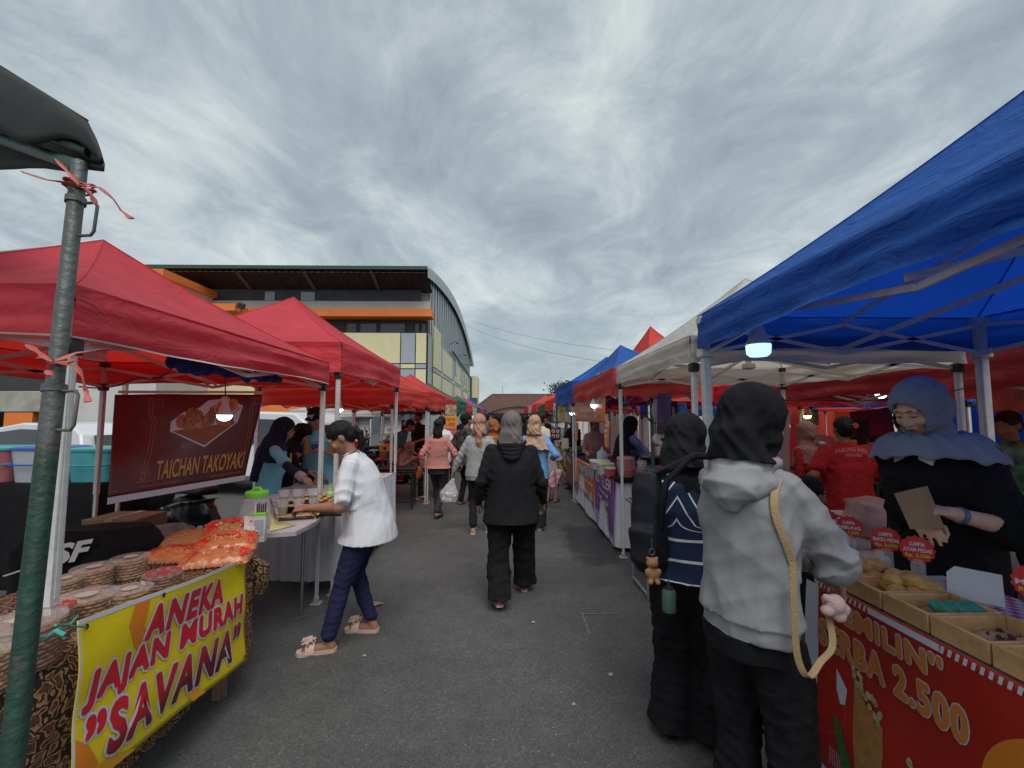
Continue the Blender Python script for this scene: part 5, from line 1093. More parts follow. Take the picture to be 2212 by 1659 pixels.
# awning: dark tarp corner over a bent frame
tarp = mat('dark_tarp', (.011, .015, .013), .7, var=.3, vscale=4, bump=.35, bscale=9, trans=.05)
aw = thing('awning', 'dark olive tarpaulin awning corner cutting in at the top left edge', 'awning', W(100, 300, 1.1))
A0 = W(222, 352, 1.02); A1 = W(190, 262, 1.05); Bq = W(-260, -20, 1.25); B0 = W(-260, 165, 1.2); Cq = W(-500, 40, 1.9)
m = MB()
def awf(a, b):
    top_ = A1.lerp(Bq, a) + V((0, 0, .003 * math.sin(a * 9))); low = A0.lerp(B0, a) if a > .12 else A0.lerp(A0.lerp(B0, .12), a / .12); 
    low = low + V((0, 0, -.055 * math.sin(math.pi * min(1, a * 1.6)) * 0 + .03 * (a > .02) * math.sin(a * 14)))
    p = top_.lerp(low, b); return p + V((.010 * math.sin(math.pi * b), -.01 * math.sin(math.pi * b), 0))
m.grid(awf, 30, 8)
far_ = [W(60, 190, 2.1), W(-600, -150, 2.6)]
m.grid(lambda a, b: A1.lerp(Bq, a).lerp(W(-60, 290, 2.3).lerp(W(-900, 30, 2.6), a), b) + V((0, 0, -.02 * math.sin(math.pi * b))), 20, 8)
m.grid(lambda a, b: A1.lerp(A0, a).lerp(W(-60, 290, 2.3).lerp(W(-60, 330, 2.3), a), b) , 6, 10)
m.grid(lambda a, b: A0.lerp(W(-60, 330, 2.3), a) + (V(A0) - V(A0)) + V((0, 0, 0)) if b == 0 else A0.lerp(W(-60, 330, 2.3), a) - V((0, 0, .02)), 10, 1)
ao = m.build('tarpaulin', tarp, aw, True); sm_ = ao.modifiers.new('s', 'SOLIDIFY'); sm_.thickness = .004
m = MB(); m.grid(lambda a, b: W(178, 300, 1.30).lerp(W(168, 376, 1.22), b).lerp(W(-320, 110, 2.0).lerp(W(-320, 330, 2.0), b), a) + V((0, 0, .01 * math.sin(a * 17))), 20, 6); ao = m.build('inner_flap', tarp, aw, True); ao.modifiers.new('s', 'SOLIDIFY').thickness = .004
m = MB(); m.tube([ptop - V((0, 0, .0)), W(0, 300, 1.30), W(-300, 190, 1.6)], .016, 10); m.tube([W(195, 330, 1.06), W(0, 250, 1.12), W(-300, 130, 1.3)], .014, 10); m.build('frame_tube', PM, aw, True)

# ---- batik covered table
def batik():
    m = mat('batik', (.06, .03, .02), .8); t = m.node_tree; ns, ln = t.nodes, t.links; p = ns['Principled BSDF']; co = ns.new('ShaderNodeTexCoord')
    n = ns.new('ShaderNodeTexNoise'); n.inputs['Scale'].default_value = 8; n.inputs['Detail'].default_value = 3; ln.new(co.outputs['Object'], n.inputs['Vector'])
    mxv = ns.new('ShaderNodeMix'); mxv.data_type = 'VECTOR'; mxv.inputs[0].default_value = .16; ln.new(co.outputs['Object'], mxv.inputs[4]); ln.new(n.outputs['Color'], mxv.inputs[5])
    v = ns.new('ShaderNodeTexVoronoi'); v.feature = 'DISTANCE_TO_EDGE'; v.inputs['Scale'].default_value = 24; ln.new(mxv.outputs[1], v.inputs['Vector'])
    r = ns.new('ShaderNodeValToRGB'); ln.new(v.outputs['Distance'], r.inputs[0]); c = r.color_ramp; c.elements[0].position = 0.0; c.elements[0].color = (.018, .010, .008, 1); c.elements[1].position = .5; c.elements[1].color = (.05, .022, .015, 1)
    for q, cc in ((.07, (.02, .01, .008)), (.11, (.42, .24, .12)), (.17, (.30, .15, .07)), (.21, (.03, .012, .01)), (.32, (.13, .05, .03))): e = c.elements.new(q); e.color = (*cc, 1)
    ln.new(r.outputs[0], p.inputs['Base Color']); return m
BAT = batik()
TX0, TX1, TY0, TY1, TZ = -2.25, -1.50, .75, 2.66, .74
tb = thing('wooden_table', 'wooden table under the brown batik cloth', 'table', (-1.85, 1.7, 0))
m = MB(); m.box(((TX0 + TX1) / 2, (TY0 + TY1) / 2, TZ - .03), (TX1 - TX0 - .04, TY1 - TY0 - .02, .04)); m.build('tabletop', woodm, tb, True)
for x, y in ((TX0 + .08, TY0 + .1), (TX1 - .1, TY0 + .1), (TX0 + .08, TY1 - .09), (TX1 - .07, TY1 - .09)):
    m = MB(); m.box((x, y, (TZ - .05) / 2), (.055, .055, TZ - .05), bev=.004); m.box((x + .03 * 0, y + .028, (TZ - .05) / 2), (.03, .02, TZ - .06)); m.build('leg', woodm, tb, True)
m = MB(); m.box((TX1 - .1, (TY0 + TY1) / 2, .32), (.025, TY1 - TY0 - .2, .05)); m.build('stretcher', woodm, tb, True)
m = MB()
def cloth(mb, x0, x1, y0, y1, z, drop, seed, sides='NESW', amp=.014, n=46, k=22, lift=.004):
    rr = random.Random(seed); ph = [rr.random() * 6 for _ in range(4)]
    mb.grid(lambda a, b: V((x0 + (x1 - x0) * a, y0 + (y1 - y0) * b, z + .003 * math.sin(a * 11 + ph[0]) * math.sin(b * 13 + ph[1]) + lift)), 16, 16)
    E = {'E': ((x1, y0), (x1, y1), (1, 0)), 'W': ((x0, y1), (x0, y0), (-1, 0)), 'N': ((x1, y1), (x0, y1), (0, 1)), 'S': ((x0, y0), (x1, y0), (0, -1))}
    for q in sides:
        (ax_, ay_), (bx_, by2), (nx_, ny_) = E[q]; L_ = math.hypot(bx_ - ax_, by2 - ay_)
        dd = drop[q] if isinstance(drop, dict) else drop
        def f(a, b):
            w_ = (abs(math.sin(a * L_ * k / 2 + ph[0])) * 1.2 - .6 + .5 * math.sin(a * L_ * k * .37 + ph[1])) * amp * (b ** .6)
            o = .006 + .018 * min(1, b * 3) + w_ + (.012 if b > 0 else 0)
            zz = z + lift - dd * b * (1 + .03 * math.sin(a * L_ * 5 + ph[2]))
            if b < .12: zz = z + lift - dd * b
            return V((ax_ + (bx_ - ax_) * a + nx_ * o, ay_ + (by2 - ay_) * a + ny_ * o, zz))
        mb.grid(f, max(n, int(L_ * 60)), 12)
cloth(m, TX0, TX1, TY0, TY1, TZ, {'E': .55, 'S': .55, 'N': .16, 'W': .2}, 3, amp=.01, k=14)
single(m, 'tablecloth', BAT, 'brown and black batik cloth draped over the cookie table', 'tablecloth')
m = MB(); cc = V((TX1 + .03, TY1 + .03, TZ)); m.loft([(cc + V((-.04, -.02, 0)), .05, .03, None), (cc + V((.0, .01, -.06)), .085, .05, None), (cc + V((.01, .02, -.16)), .075, .045, None), (cc + V((.0, .02, -.25)), .035, .02, None)], 20)
me = voxel(m, .008, 2); a, nn = mesh_np(me); mesh_set(me, a + nn * (waves(a, 5, 40, 4, (1, 1, .2)) * .008)[:, None]); o = raw(me, 'cloth_corner', BAT, None)
o.parent = bpy.data.objects['tablecloth']; vs_, _ = mesh_np(me); mesh_set(me, vs_ - np.array(bpy.data.objects['tablecloth'].location))

# ---- yellow banner
byel = mat('banner_yellow', (.78, .60, .012), .38, var=.08, vscale=3, bump=.25, bscale=9, spec=.45)
redt = mat('letter_red', (.62, .018, .03), .4); wtt = mat('letter_white', (.60, .62, .70), .4); orgt = mat('banner_orange', (.74, .22, .02), .4); org2 = mat('banner_amber', (.74, .36, .02), .4); maroon = mat('letter_maroon', (.20, .012, .018), .4)
def sstep(a, b, x): x = max(0, min(1, (x - a) / (b - a))); return x * x * (3 - 2 * x)
wobY = lambda u, v: .007 * math.sin(u * 9 + v * 3) + .005 * math.sin(v * 11 - u * 5) + .010 * math.sin(u * 3 + 1)
P00, P10, P11, P01 = W(138, 1735, 1.50), W(533, 1425, 2.58), W(538, 1205, 2.56), W(165, 1342, 1.53)
sfY = patch(P00, P10, P11, P01, wobY)
by = thing('vinyl_banner', 'yellow vinyl banner with red lettering tied along the front of the cookie table', 'banner', V((P00 + P10) / 2))
m = MB(); m.grid(lambda a, b: sfY(a, b, -.001), 50, 24); o = m.build('sheet', byel, by, True); q = o.modifiers.new('s', 'SOLIDIFY'); q.thickness = .0016; q.offset = -1
m = MB()
m.grid(lambda a, b: sfY(a, .972 + .028 * b, .0012), 50, 1); m.grid(lambda a, b: sfY(.008 * a, b, .0012), 1, 24); m.build('white_border', wtt, by, True)
for mi_, (pts, lf) in enumerate((([(0, .0), (.10, .0), (.085, .12), (.05, .25), (0, .34)], .0008), ([(0, 0), (.26, 0), (.16, .08), (.05, .10), (0, .12)], .0010), ([(.235, .985), (.30, .985), (.275, .80), (.31, .64), (.40, .52), (.30, .56), (.235, .68), (.20, .84)], .0008), ([(.52, .28), (.60, .12), (.66, .0), (.58, 0), (.53, .10)], .0008))):
    m = MB(); poly(m, sfY, pts, lf); m.build('swirl', orgt if mi_ in (0, 2) else org2, by, True)
lines_ = (('ANEKA', .43, .70, .83, .93, .07), ('JAJAN MURAH', .03, .415, .955, .66, .12), ('"SAVANA"', .065, .10, .90, .42, .16))
mo, mi2, mi3 = MB(), MB(), MB()
for tx_, x0, y0, x1, y1_, rt in (('ANEKA', .285, .70, .765, .895, 0), ('JAJAN MURAH', .03, .45, .955, .655, 0), ('\u201dSAVANA\u201d', .045, .115, .94, .395, 0)):
    fat_text(mo, tx_, sfY, (x0, y0, x1, y1_), .0022, .0135, .030, shear=.15, space=1.15, rot=rt); (mi2.mi(0) if len(tx_) < 12 and 'SAV' not in tx_ else mi2); fat_text(mi3 if 'SAV' in tx_ else mi2, tx_, sfY, (x0, y0, x1, y1_), .0040, .0055, .014, shear=.15, space=1.15, rot=rt)
mo.build('letter_outline', wtt, by, True, smooth=False)
lo_ = mi2.build('lettering', redt, by, True, smooth=False)
fade = mat('letter_fade', (.62, .018, .03), .4); _t = fade.node_tree; _n, _l = _t.nodes, _t.links; _c = _n.new('ShaderNodeTexCoord'); _s = _n.new('ShaderNodeSeparateXYZ'); _l.new(_c.outputs['Object'], _s.inputs[0])
_k = _n.new('ShaderNodeMath'); _k.operation = 'MULTIPLY_ADD'; _l.new(_s.outputs[1], _k.inputs[0]); _k.inputs[1].default_value = 0.0; _l.new(_s.outputs[2], _k.inputs[2])
_r = _n.new('ShaderNodeValToRGB'); _l.new(_k.outputs[0], _r.inputs[0]); _r.color_ramp.elements[0].position = .10; _r.color_ramp.elements[0].color = (.13, .01, .018, 1); _r.color_ramp.elements[1].position = .19; _r.color_ramp.elements[1].color = (.62, .018, .03, 1); _l.new(_r.outputs[0], _n['Principled BSDF'].inputs['Base Color'])
mi3.build('faded_lettering', fade, by, True, smooth=False)
m = MB()
for u_, v_ in ((.03, .95), (.36, .965), (.97, .965), (.975, .05)): disc(m, sfY, u_, v_, .008, .016, .003, 14)
m.build('eyelet', jointm, by, True)
st = thing('string', 'teal plastic string tying the yellow banner to the green pole', 'string', W(60, 1380, 1.0))
m = MB(); m.tube([sfY(.025, .95, .004), W(140, 1352, 1.35), W(120, 1362, 1.1), W(100, 1376, .95), W(60, 1380, .92), W(48, 1376, .93)], .0032, 6); m.tube([W(120, 1350, 1.15), W(150, 1350, 1.35), W(168, 1330, 1.5)], .003, 6); m.tube([W(118, 1362, 1.05), W(140, 1372, 1.05)], .005, 6); m.build('strand', teal, st, True)

# ---- cookie tubs
clearp = mat('clear_tub', (.75, .72, .70), .08, alpha=.10, spec=.8); cookie = mat('cookies', (.36, .19, .085), .8, var=.45, vscale=30, bump=.5, bscale=50); cookie2 = mat('dark_cookies', (.24, .10, .05), .8, var=.5, vscale=30, bump=.5, bscale=50)
lab_ = mat('tub_label', (.50, .40, .32), .6); labw = mat('white_sticker', (.66, .64, .62), .6); redlid = mat('red_lid', (.45, .05, .05), .4)
def tub(u, v, y, r, h, label, red=False, dark=False, z=None, seed=0):
    p = G(u, v, TZ + .006) if y is None else W(u, v, y)
    if z is not None: p.z = z
    t = thing('cookie_tub', label, 'cookie tub', p, random.Random(seed).random() * 6, 'clear round tubs of cookies on the batik cloth'); rr = random.Random(seed)
    m = MB(); m.lathe([(r * .93, .001), (r * .97, .006), (r, h * .9), (r * 1.03, h * .92), (r * 1.03, h * .97)], n=36); m.build('tub', clearp, t)
    m = MB(); m.lathe([(r * 1.04, h * .93), (r * 1.05, h * .96), (r * 1.03, h), (r * .2, h * 1.005)], n=36); lo = m.build('lid', clearp, t)
    m = MB(); m.lathe([(r * .36, h * 1.007), (r * .36, h * 1.012)], n=30); m.build('lid_label', lab_ if not red else redlid, lo)
    m = MB()
    for L_ in range(int(h * .84 / .0135)):
        n = int(2 * math.pi * r / .032)
        for k in range(n):
            a = 6.283 * (k + .5 * (L_ % 2)) / n + rr.uniform(-.06, .06); c_ = V(((r - .020) * math.cos(a), (r - .020) * math.sin(a), .012 + L_ * .0135))
            m.sphere(c_, (.017, .012, .0080 * rr.uniform(.85, 1.15)), Matrix.Rotation(a + 1.57, 3, 'Z') @ Matrix.Rotation(rr.uniform(-.2, .2), 3, 'X'), 8, 6)
    for k in range(16):
        a = rr.random() * 6.28; q = rr.random() ** .5 * (r - .035); m.sphere((q * math.cos(a), q * math.sin(a), h * .84), (.018, .018, .008), None, 8, 5)
    m.cur = 0; m.lathe([(r - .03, .003), (r - .03, h * .84)], n=20); m.build('cookies', cookie2 if dark else cookie, t)
    m = MB(); m.add([V((r * 1.056 * math.cos(a), r * 1.056 * math.sin(a), z_)) for a, z_ in ((-1.9, h * .55), (-1.55, h * .55), (-1.55, h * .8), (-1.9, h * .8))], [(0, 1, 2, 3)]); m.rotz = 0; so_ = m.build('price_sticker', labw, t)
    if red:
        m = MB()
        for k in range(10): a = k * .628; m.sphere((r * .75 * math.cos(a), r * .75 * math.sin(a), h * 1.0), (.016, .012, .006), None, 7, 5)
        m.build('red_sprinkle', redlid, t)
    t.rotation_euler = (0, 0, rr.uniform(-.4, .4)); return t
tub(185, 1330, None, .098, .085, 'large clear tub of stacked brown cookies right beside the steel tent leg, front row', seed=1)
tub(277, 1310, None, .080, .075, 'clear tub of brown cookies in the front row, second from the tent leg', seed=2)
tub(352, 1268, None, .080, .070, 'clear tub of dark cookies with red topped lid beside the orange snack bags', red=True, dark=True, seed=3)
tub(200, 1270, None, .083, .100, 'clear tub of brown cookies in the back row above the large front tub', seed=4)
tub(280, 1248, None, .078, .105, 'taller stacked tub of brown cookies in the back row next to the red packets', seed=5)
tub(138, 1290, None, .070, .085, 'clear tub of cookies partly behind the steel tent leg, back row', seed=6)
tub(45, 1440, None, .100, .150, 'deep clear tub of dark snacks at the left picture edge behind the pole', dark=True, seed=7)
tub(-60, 1500, None, .090, .13, 'clear tub of cookies half cut by the left picture edge', seed=8)
tub(118, 1370, None, .060, .10, 'narrow clear tub with reddish lid between pole and tent leg', red=True, seed=9)

# ---- snack bags
orb = mat('orange_crisps', (.85, .30, .09), .7, var=.35, vscale=40, bump=.4, bscale=50); yelb = mat('yellow_crisps', (.66, .40, .14), .7, var=.3, vscale=40); grb = mat('green_crisps', (.38, .46, .20), .7, var=.3, vscale=40)
bagp = mat('clear_bag', (.85, .30, .12), .12, alpha=.5, spec=1.0, bump=.35, bscale=14); redp = mat('red_print', (.72, .035, .02), .3, spec=.6)
def snack(u, v, l, w_, h, rz, cm_, label, tilt=0, z=0, seed=0, white=False, red=True):
    p = G(u, v, TZ + .01 + z); t = thing('snack_bag', label, 'snack bag', p, rz, 'clear bags of crisps on the batik cloth'); rr = random.Random(seed)
    Rt = Matrix.Rotation(tilt, 3, 'X')
    m = MB()
    for k in range(260):
        x, y = rr.uniform(-1, 1), rr.uniform(-1, 1); zz = rr.random() * h * max(.1, (1 - x * x)) ** .5 * max(.1, (1 - y * y)) ** .5
        c_ = Rt @ V((x * l * .42, y * w_ * .42, .008 + zz * .85)); a = rr.random() * 6.28; d = V((math.cos(a), math.sin(a), rr.uniform(-.5, .5))) * .026
        m.tube([c_ - d, c_ + V((d.y * .4, -d.x * .4, .006)), c_ + d], .0052, 5)
    m.build('crisps', cm_, t)
    m = MB()
    def f(a, b):
        x, y = a * 2 - 1, b * 2 - 1; e_ = max(0, (1 - x ** 4) * (1 - y ** 4)) ** .5
        return Rt @ V((x * l * .5 * (1 - .05 * y * y), y * w_ * .5 * (1 - .06 * x * x), .006 + h * 1.08 * e_ + .006 * math.sin(x * 17 + seed) * math.sin(y * 13) * e_ + .004 * math.sin(x * 40 + y * 31)))
    m.grid(f, 30, 22); bo = m.build('bag_film', bagp, t)
    if red:
        m = MB()
        def patch_(cx_, cy_, rx, ry, n=20): vs = [f(cx_, cy_) + V((0, 0, .004))] + [f(cx_ + rx * math.cos(6.283 * i / n), cy_ + ry * math.sin(6.283 * i / n)) + V((0, 0, .004)) for i in range(n)]; m.add(vs, [(0, 1 + i, 1 + (i + 1) % n) for i in range(n)])
        patch_(.50, .70, .19, .17); patch_(.12, .5, .12, .44); patch_(.90, .5, .07, .42); patch_(.70, .40, .03, .14)
        m.build('red_print', redp, bo)
    if white:
        m = MB(); m.grid(lambda a, b: f(.72 + .30 * a, .1 + .85 * b) + V((0, 0, .006)), 8, 10); m.build('header_card', labw, bo)
    return t
snack(470, 1212, .34, .26, .055, .35, orb, 'large clear bag of orange crisps with red print nearest the table edge', seed=1)
snack(490, 1180, .32, .24, .05, .45, orb, 'clear bag of orange crisps lying behind the nearest orange one', seed=2, z=.045, tilt=.12)
snack(385, 1205, .34, .24, .05, .1, orb, 'clear red printed bag of crisps beside the round cookie tubs', seed=3)
snack(425, 1168, .34, .24, .05, .3, grb, 'clear bag of greenish crisps behind the orange bags', seed=4, z=.02, red=False, white=True)
snack(500, 1150, .30, .26, .05, .55, yelb, 'clear bag of yellow crisps with white header card beside the straw box', seed=5, z=.06, tilt=.25, white=True)

# ---- big jar, straws, cups and drinks stand on the skirted table
lime = mat('lime_plastic', (.22, .70, .06), .35); jarg = mat('jar_glass', (.70, .74, .70), .06, alpha=.24, spec=.9)
tabw = mat('white_tabletop', (.62, .60, .64), .35, var=.05)
skirt = fab('white_satin', (.60, .60, .67), var=.06, bump=.1, rough=.5)
T2Z = .755
# rounded folding table (front lobe) with legs and skirt
t2 = thing('folding_table', 'white folding table with rounded end and steel legs carrying the drinks', 'table', (-1.75, 3.1, 0))
ct = [V(G(580, 1152, T2Z)), V(G(640, 1148, T2Z)), V(G(680, 1128, T2Z)), V(G(712, 1100, T2Z)), V((-1.52, 3.9, T2Z)), V((-2.15, 3.95, T2Z)), V((-1.98, 2.95, T2Z)), V(G(540, 1148, T2Z))]
m = MB(); m.prism([(p.x, p.y) for p in ct], T2Z - .03, T2Z); m.build('tabletop', tabw, t2, True)
for u, v in ((650, 1327), (664, 1265)):
    g_ = G(u, v); m = MB(); m.tube([(g_.x - .05, g_.y, T2Z - .04), (g_.x, g_.y, T2Z - .07), (g_.x, g_.y, .03)], .0125, 10); m.tube([(g_.x, g_.y, 0), (g_.x, g_.y, .05)], .016, 10); m.build('leg', mat('chrome', (.30, .31, .32), .3, metal=.8), t2, True)
m = MB()
def skirtpath(pts, z0, z1, seed, k=34, amp=.017):
    pts = [V(p) for p in pts]; L_ = [0]
    for i in range(len(pts) - 1): L_.append(L_[-1] + (pts[i + 1] - pts[i]).length)
    T_ = L_[-1]
    def f(a, b):
        s_ = a * T_; i = 0
        while i < len(pts) - 2 and s_ > L_[i + 1]: i += 1
        d = (pts[i + 1] - pts[i]); ln_ = d.length; d.normalize(); p = pts[i] + d * (s_ - L_[i]); n_ = V((d.y, -d.x, 0))
        w_ = (abs(math.sin(s_ * k)) - .5 + .3 * math.sin(s_ * k * 2.7 + seed)) * amp * (.35 + .65 * b) + .006 * math.sin(s_ * 7 + b * 3)
        return V((p.x, p.y, z0 + (z1 - z0) * b + .012 * math.sin(s_ * 4 + seed) * b)) + n_ * (w_ + .012 + .03 * b)
    m.grid(f, int(T_ * 130), 8)
m = MB(); m.box((-1.95, 5.08, .77), (.86, 2.0, .02)); t3 = thing('long_table', 'long table under a pleated white cloth behind the white shirt woman', 'table', (-1.78, 5.1, 0)); m.build('tabletop', tabw, t3, True)
for x, y in ((-1.56, 4.35), (-1.56, 5.95), (-2.0, 4.35), (-2.0, 5.95)): q = MB(); q.tube([(x, y, .76), (x, y, 0)], .014, 8); q.build('leg', legm, t3, True)
m = MB(); X1 = -1.50
m.grid(lambda a, b: V((-2.4 + .9 * a, 4.05 + 2.05 * b, .785)), 4, 10)
skirtpath([(-2.4, 4.05, 0), (X1, 4.05, 0), (X1, 6.08, 0), (-2.4, 6.1, 0)], .785, .12, 2, k=30, amp=.016)
single(m, 'tablecloth', skirt, 'pleated white cloth over the long table behind the white shirt woman', 'tablecloth')

def onT(u, v, z=T2Z): return G(u, v, z + .002)
p = onT(552, 1142); t = thing('plastic_jar', 'large clear plastic jar with lime green lid', 'jar', p)
m = MB(); m.lathe([(.088, .002), (.102, .02), (.110, .08), (.104, .14), (.082, .195), (.068, .22), (.068, .235)], n=36); m.build('jar_body', jarg, t)
m = MB(); m.lathe([(.074, .222), (.076, .226), (.076, .258), (.070, .264), (.03, .268)], n=36); lo = m.build('lid', lime, t); m = MB(); m.tube([(-.035, 0, .262), (-.02, 0, .284), (.02, 0, .284), (.035, 0, .262)], .010, 8); m.build('handle', lime, lo)
p = onT(560, 1170, TZ); t = thing('straw_box', 'tall card box of black straws with lime green rim beside the jar', 'straw box', p, .25)
m = MB(); m.box((0, 0, .085), (.075, .05, .17), bev=.003); m.build('box', labw, t)
m = MB(); m.box((0, 0, .178), (.078, .053, .018), bev=.003); m.build('green_rim', lime, t)
m = MB(); m.box((0, 0, .012 + .08), (.055, .0525, .10)); m.build('printed_panel', mat('print_grey', (.40, .42, .46), .6, var=.4, vscale=120), t)
for k in range(6): m = MB(); m.tube([(-.028 + k * .011, -.005, .15), (-.03 + k * .012, -.002 + .004 * (k % 2), .235 + .006 * (k % 3))], .004, 7); m.build('straw', jointm if k else labw, t)
m = MB(); m.box((0, 0, .10), (.0001, .0001, .0001)) if False else None
p = onT(600, 1150); t = thing('folded_paper', 'pale yellow folded paper lying beside the drinks stand', 'paper', p)
m = MB(); q = [onT(590, 1108), onT(612, 1146), onT(645, 1130), onT(590, 1150)]; m.add([p_ + V((0, 0, z_)) for p_, z_ in zip([onT(583, 1100), onT(600, 1128), onT(640, 1135), onT(582, 1150)], (.10, .004, .004, .004))], [(0, 1, 3), (1, 2, 3)]); o = m.build('sheet', mat('yellow_paper', (.70, .64, .28), .8), t, True); o.modifiers.new('s', 'SOLIDIFY').thickness = .002
# stand with two shelves
t = thing('drinks_stand', 'small wooden stand holding cups of brown drink', 'stand', onT(640, 1120), .3)
for (zz, yy, xx) in ((.035, -.04, .02), (.095, .05, .0)):
    m = MB(); m.box((xx, yy, zz), (.30, .085, .010), bev=.002); m.build('shelf', pine, t)
for x in (-.13, .13):
    for y, h_ in ((-.04, .03), (.05, .09)): m = MB(); m.box((x + .01, y, h_ / 2), (.014, .07, h_)); m.build('support', pine, t)
tea = mat('brown_drink', (.16, .10, .06), .3, var=.2); cupm = mat('cup_plastic', (.72, .70, .69), .15, alpha=.32, spec=.7)
cups = [((-.09, -.04, .041), 'cup of brown drink at the left front of the wooden stand'), ((.02, -.04, .041), 'cup of brown drink in the middle of the lower shelf'), ((.13, -.04, .041), 'cup of pale brown drink nearest the reaching hand'), ((-.10, .05, .101), 'cup of drink on the upper shelf nearest the green lidded jar'), ((.0, .05, .101), 'cup of drink in the middle of the upper shelf'), ((.11, .05, .101), 'cup of drink at the right of the upper shelf')]
c0 = None; Mst = t.matrix_basis
for (loc, lb) in cups:
    wl_ = Mst @ V(loc)
    if c0 is None:
        c0 = thing('plastic_cup', lb, 'cup', wl_, 0, 'clear cups of brown drink on the stand')
        m = MB(); m.loft([(V((0, 0, z_)), r_, r_, None) for r_, z_ in ((.028, 0), (.043, .112))], 24, False); m.lathe([(.044, .110), (.047, .112), (.046, .115), (.043, .116)], n=24, caps=False); m.build('cup', cupm, c0)
        m = MB(); m.lathe([(.027, .002), (.0345, .058)], n=24); m.build('drink', tea, c0)
    else: dup(c0, None, lb, wl_)
for (u, v, lb) in ((742, 1098, 'empty clear cups stacked flat near the grill'),):
    p = onT(694, 1092); t = thing('card_menu', 'small pink and white price card under the reaching hands', 'card', p, .4)
    m = MB(); m.box((0, 0, .004), (.16, .07, .003)); m.build('card', labw, t); m = MB(); m.box((0, 0, .0065), (.13, .035, .0015)); m.build('card_print', redp, t)
# grill, bottles
p = W(728, 1078, 3.75); t = thing('griddle', 'black takoyaki griddle on a low stove', 'griddle', (p.x - .12, p.y, T2Z), 0)
m = MB(); m.box((0, 0, .05), (.50, .34, .09), bev=.01); m.build('stove', jointm, t); m = MB(); m.box((0, 0, .105), (.46, .34, .02), bev=.006); po = m.build('pan', mat('cast_iron', (.02, .02, .022), .45, metal=.5), t)
m = MB()
for i in range(6):
    for j in range(4): m.sphere((-.19 + i * .075, -.12 + j * .08, .118), (.022, .022, .014), None, 10, 6)
m.build('batter_balls', mat('batter', (.55, .33, .08), .6, var=.3, vscale=40), t)
sauce = mat('yellow_sauce', (.66, .50, .08), .35)
def bottle(p, h, r, mt, cap, label, name='squeeze_bottle', group=None):
    t = thing(name, label, 'bottle', p, 0, group); m = MB(); m.lathe([(r * .95, 0), (r, .01), (r, h * .62), (r * .85, h * .7), (r * .5, h * .74)], n=24); m.build('bottle_body', mt, t)
    m = MB(); m.lathe([(r * .62, h * .73), (r * .62, h * .79), (r * .3, h * .81), (r * .12, h)], n=18); m.build('nozzle', cap, t); return t
bottle((-1.56, 3.72, T2Z), .20, .034, sauce, wplast, 'squeeze bottle of yellow sauce with white nozzle')
bottle((-1.50, 3.86, T2Z), .22, .032, mat('pale_green_bottle', (.45, .60, .30), .3), lime, 'squeeze bottle with lime green top beside the tent leg')

# ---- takoyaki banner hung at the back of tent one
bred = mat('banner_dark_red', (.115, .014, .014), .35, var=.25, vscale=4, bump=.3, bscale=8, spec=.5); gold = mat('banner_gold', (.55, .27, .05), .5); goldd = mat('gold_line', (.42, .13, .04), .5); blk_ = mat('letter_black', (.015, .012, .012), .5)
Q00, Q10, Q11, Q01 = W(232, 1078, 3.15), W(530, 1028, 3.80), W(568, 852, 3.86), W(248, 852, 3.30)
sfT = patch(Q00, Q10, Q11, Q01, lambda u, v: .010 * math.sin(u * 13 + v * 4) * (1 - u) + .006 * math.sin(v * 7 + u * 3))
tk = thing('vinyl_banner', 'dark red takoyaki banner with golden lettering and a picture of fried food', 'banner', V((Q00 + Q10) / 2))
m = MB(); m.grid(lambda a, b: sfT(a, b, 0), 40, 24); o = m.build('sheet', bred, tk, True); q = o.modifiers.new('s', 'SOLIDIFY'); q.thickness = .0015; q.offset = -1
m = MB(); m.grid(lambda a, b: sfT(a, -.05 + .06 * b, .002), 40, 1); m.build('white_border', wtt, tk, True)
m1, m2 = MB(), MB(); put_text(m1, 'TAICHAN TAKOYAKI', sfT, (.30, .10, .955, .30), .003, .05, .1); m1.build('letter_outline', blk_, tk, True, smooth=False); put_text(m2, 'TAICHAN TAKOYAKI', sfT, (.30, .11, .955, .30), .0045, .018, .1); m2.build('lettering', gold, tk, True, smooth=False)
m = MB()
def line(mb, sf_, pts, w_, lf):
    for i in range(len(pts) - 1):
        (x0, y0), (x1, y1_) = pts[i], pts[i + 1]; d = V((x1 - x0, y1_ - y0, 0)).normalized() * w_; n_ = (-d.y, d.x)
        mb.add([sf_(x0 - n_[0], y0 - n_[1] * 2, lf), sf_(x1 - n_[0], y1_ - n_[1] * 2, lf), sf_(x1 + n_[0], y1_ + n_[1] * 2, lf), sf_(x0 + n_[0], y0 + n_[1] * 2, lf)], [(0, 1, 2, 3)])
for o_ in (0, .022): line(m, sfT, [(.20 + o_, .97), (.215 + o_, .8), (.24 + o_, .72), (.23 + o_, .4), (.19 + o_, .10)], .0018, .002); line(m, sfT, [(.93 + o_, .97), (.92 + o_, .8), (.94 + o_, .6), (.95 + o_, .3)], .0016, .002)
line(m, sfT, [(.03, .06), (.95, .06)], .0015, .002); line(m, sfT, [(.16, .11), (.32, .11)], .0012, .002)
for cx_, cy_ in ((.24, .90), (.95, .92), (.20, .16)):
    for k in (.018, .034): line(m, sfT, [(cx_ - k, cy_ - k * 1.4), (cx_ + k * 1.6, cy_ - k * 1.4), (cx_ + k * 1.6, cy_ + k * 1.2), (cx_, cy_ + k * 1.2), (cx_, cy_ - k * .5)], .0012, .002)
m.build('gold_ornament', goldd, tk, True, smooth=False)
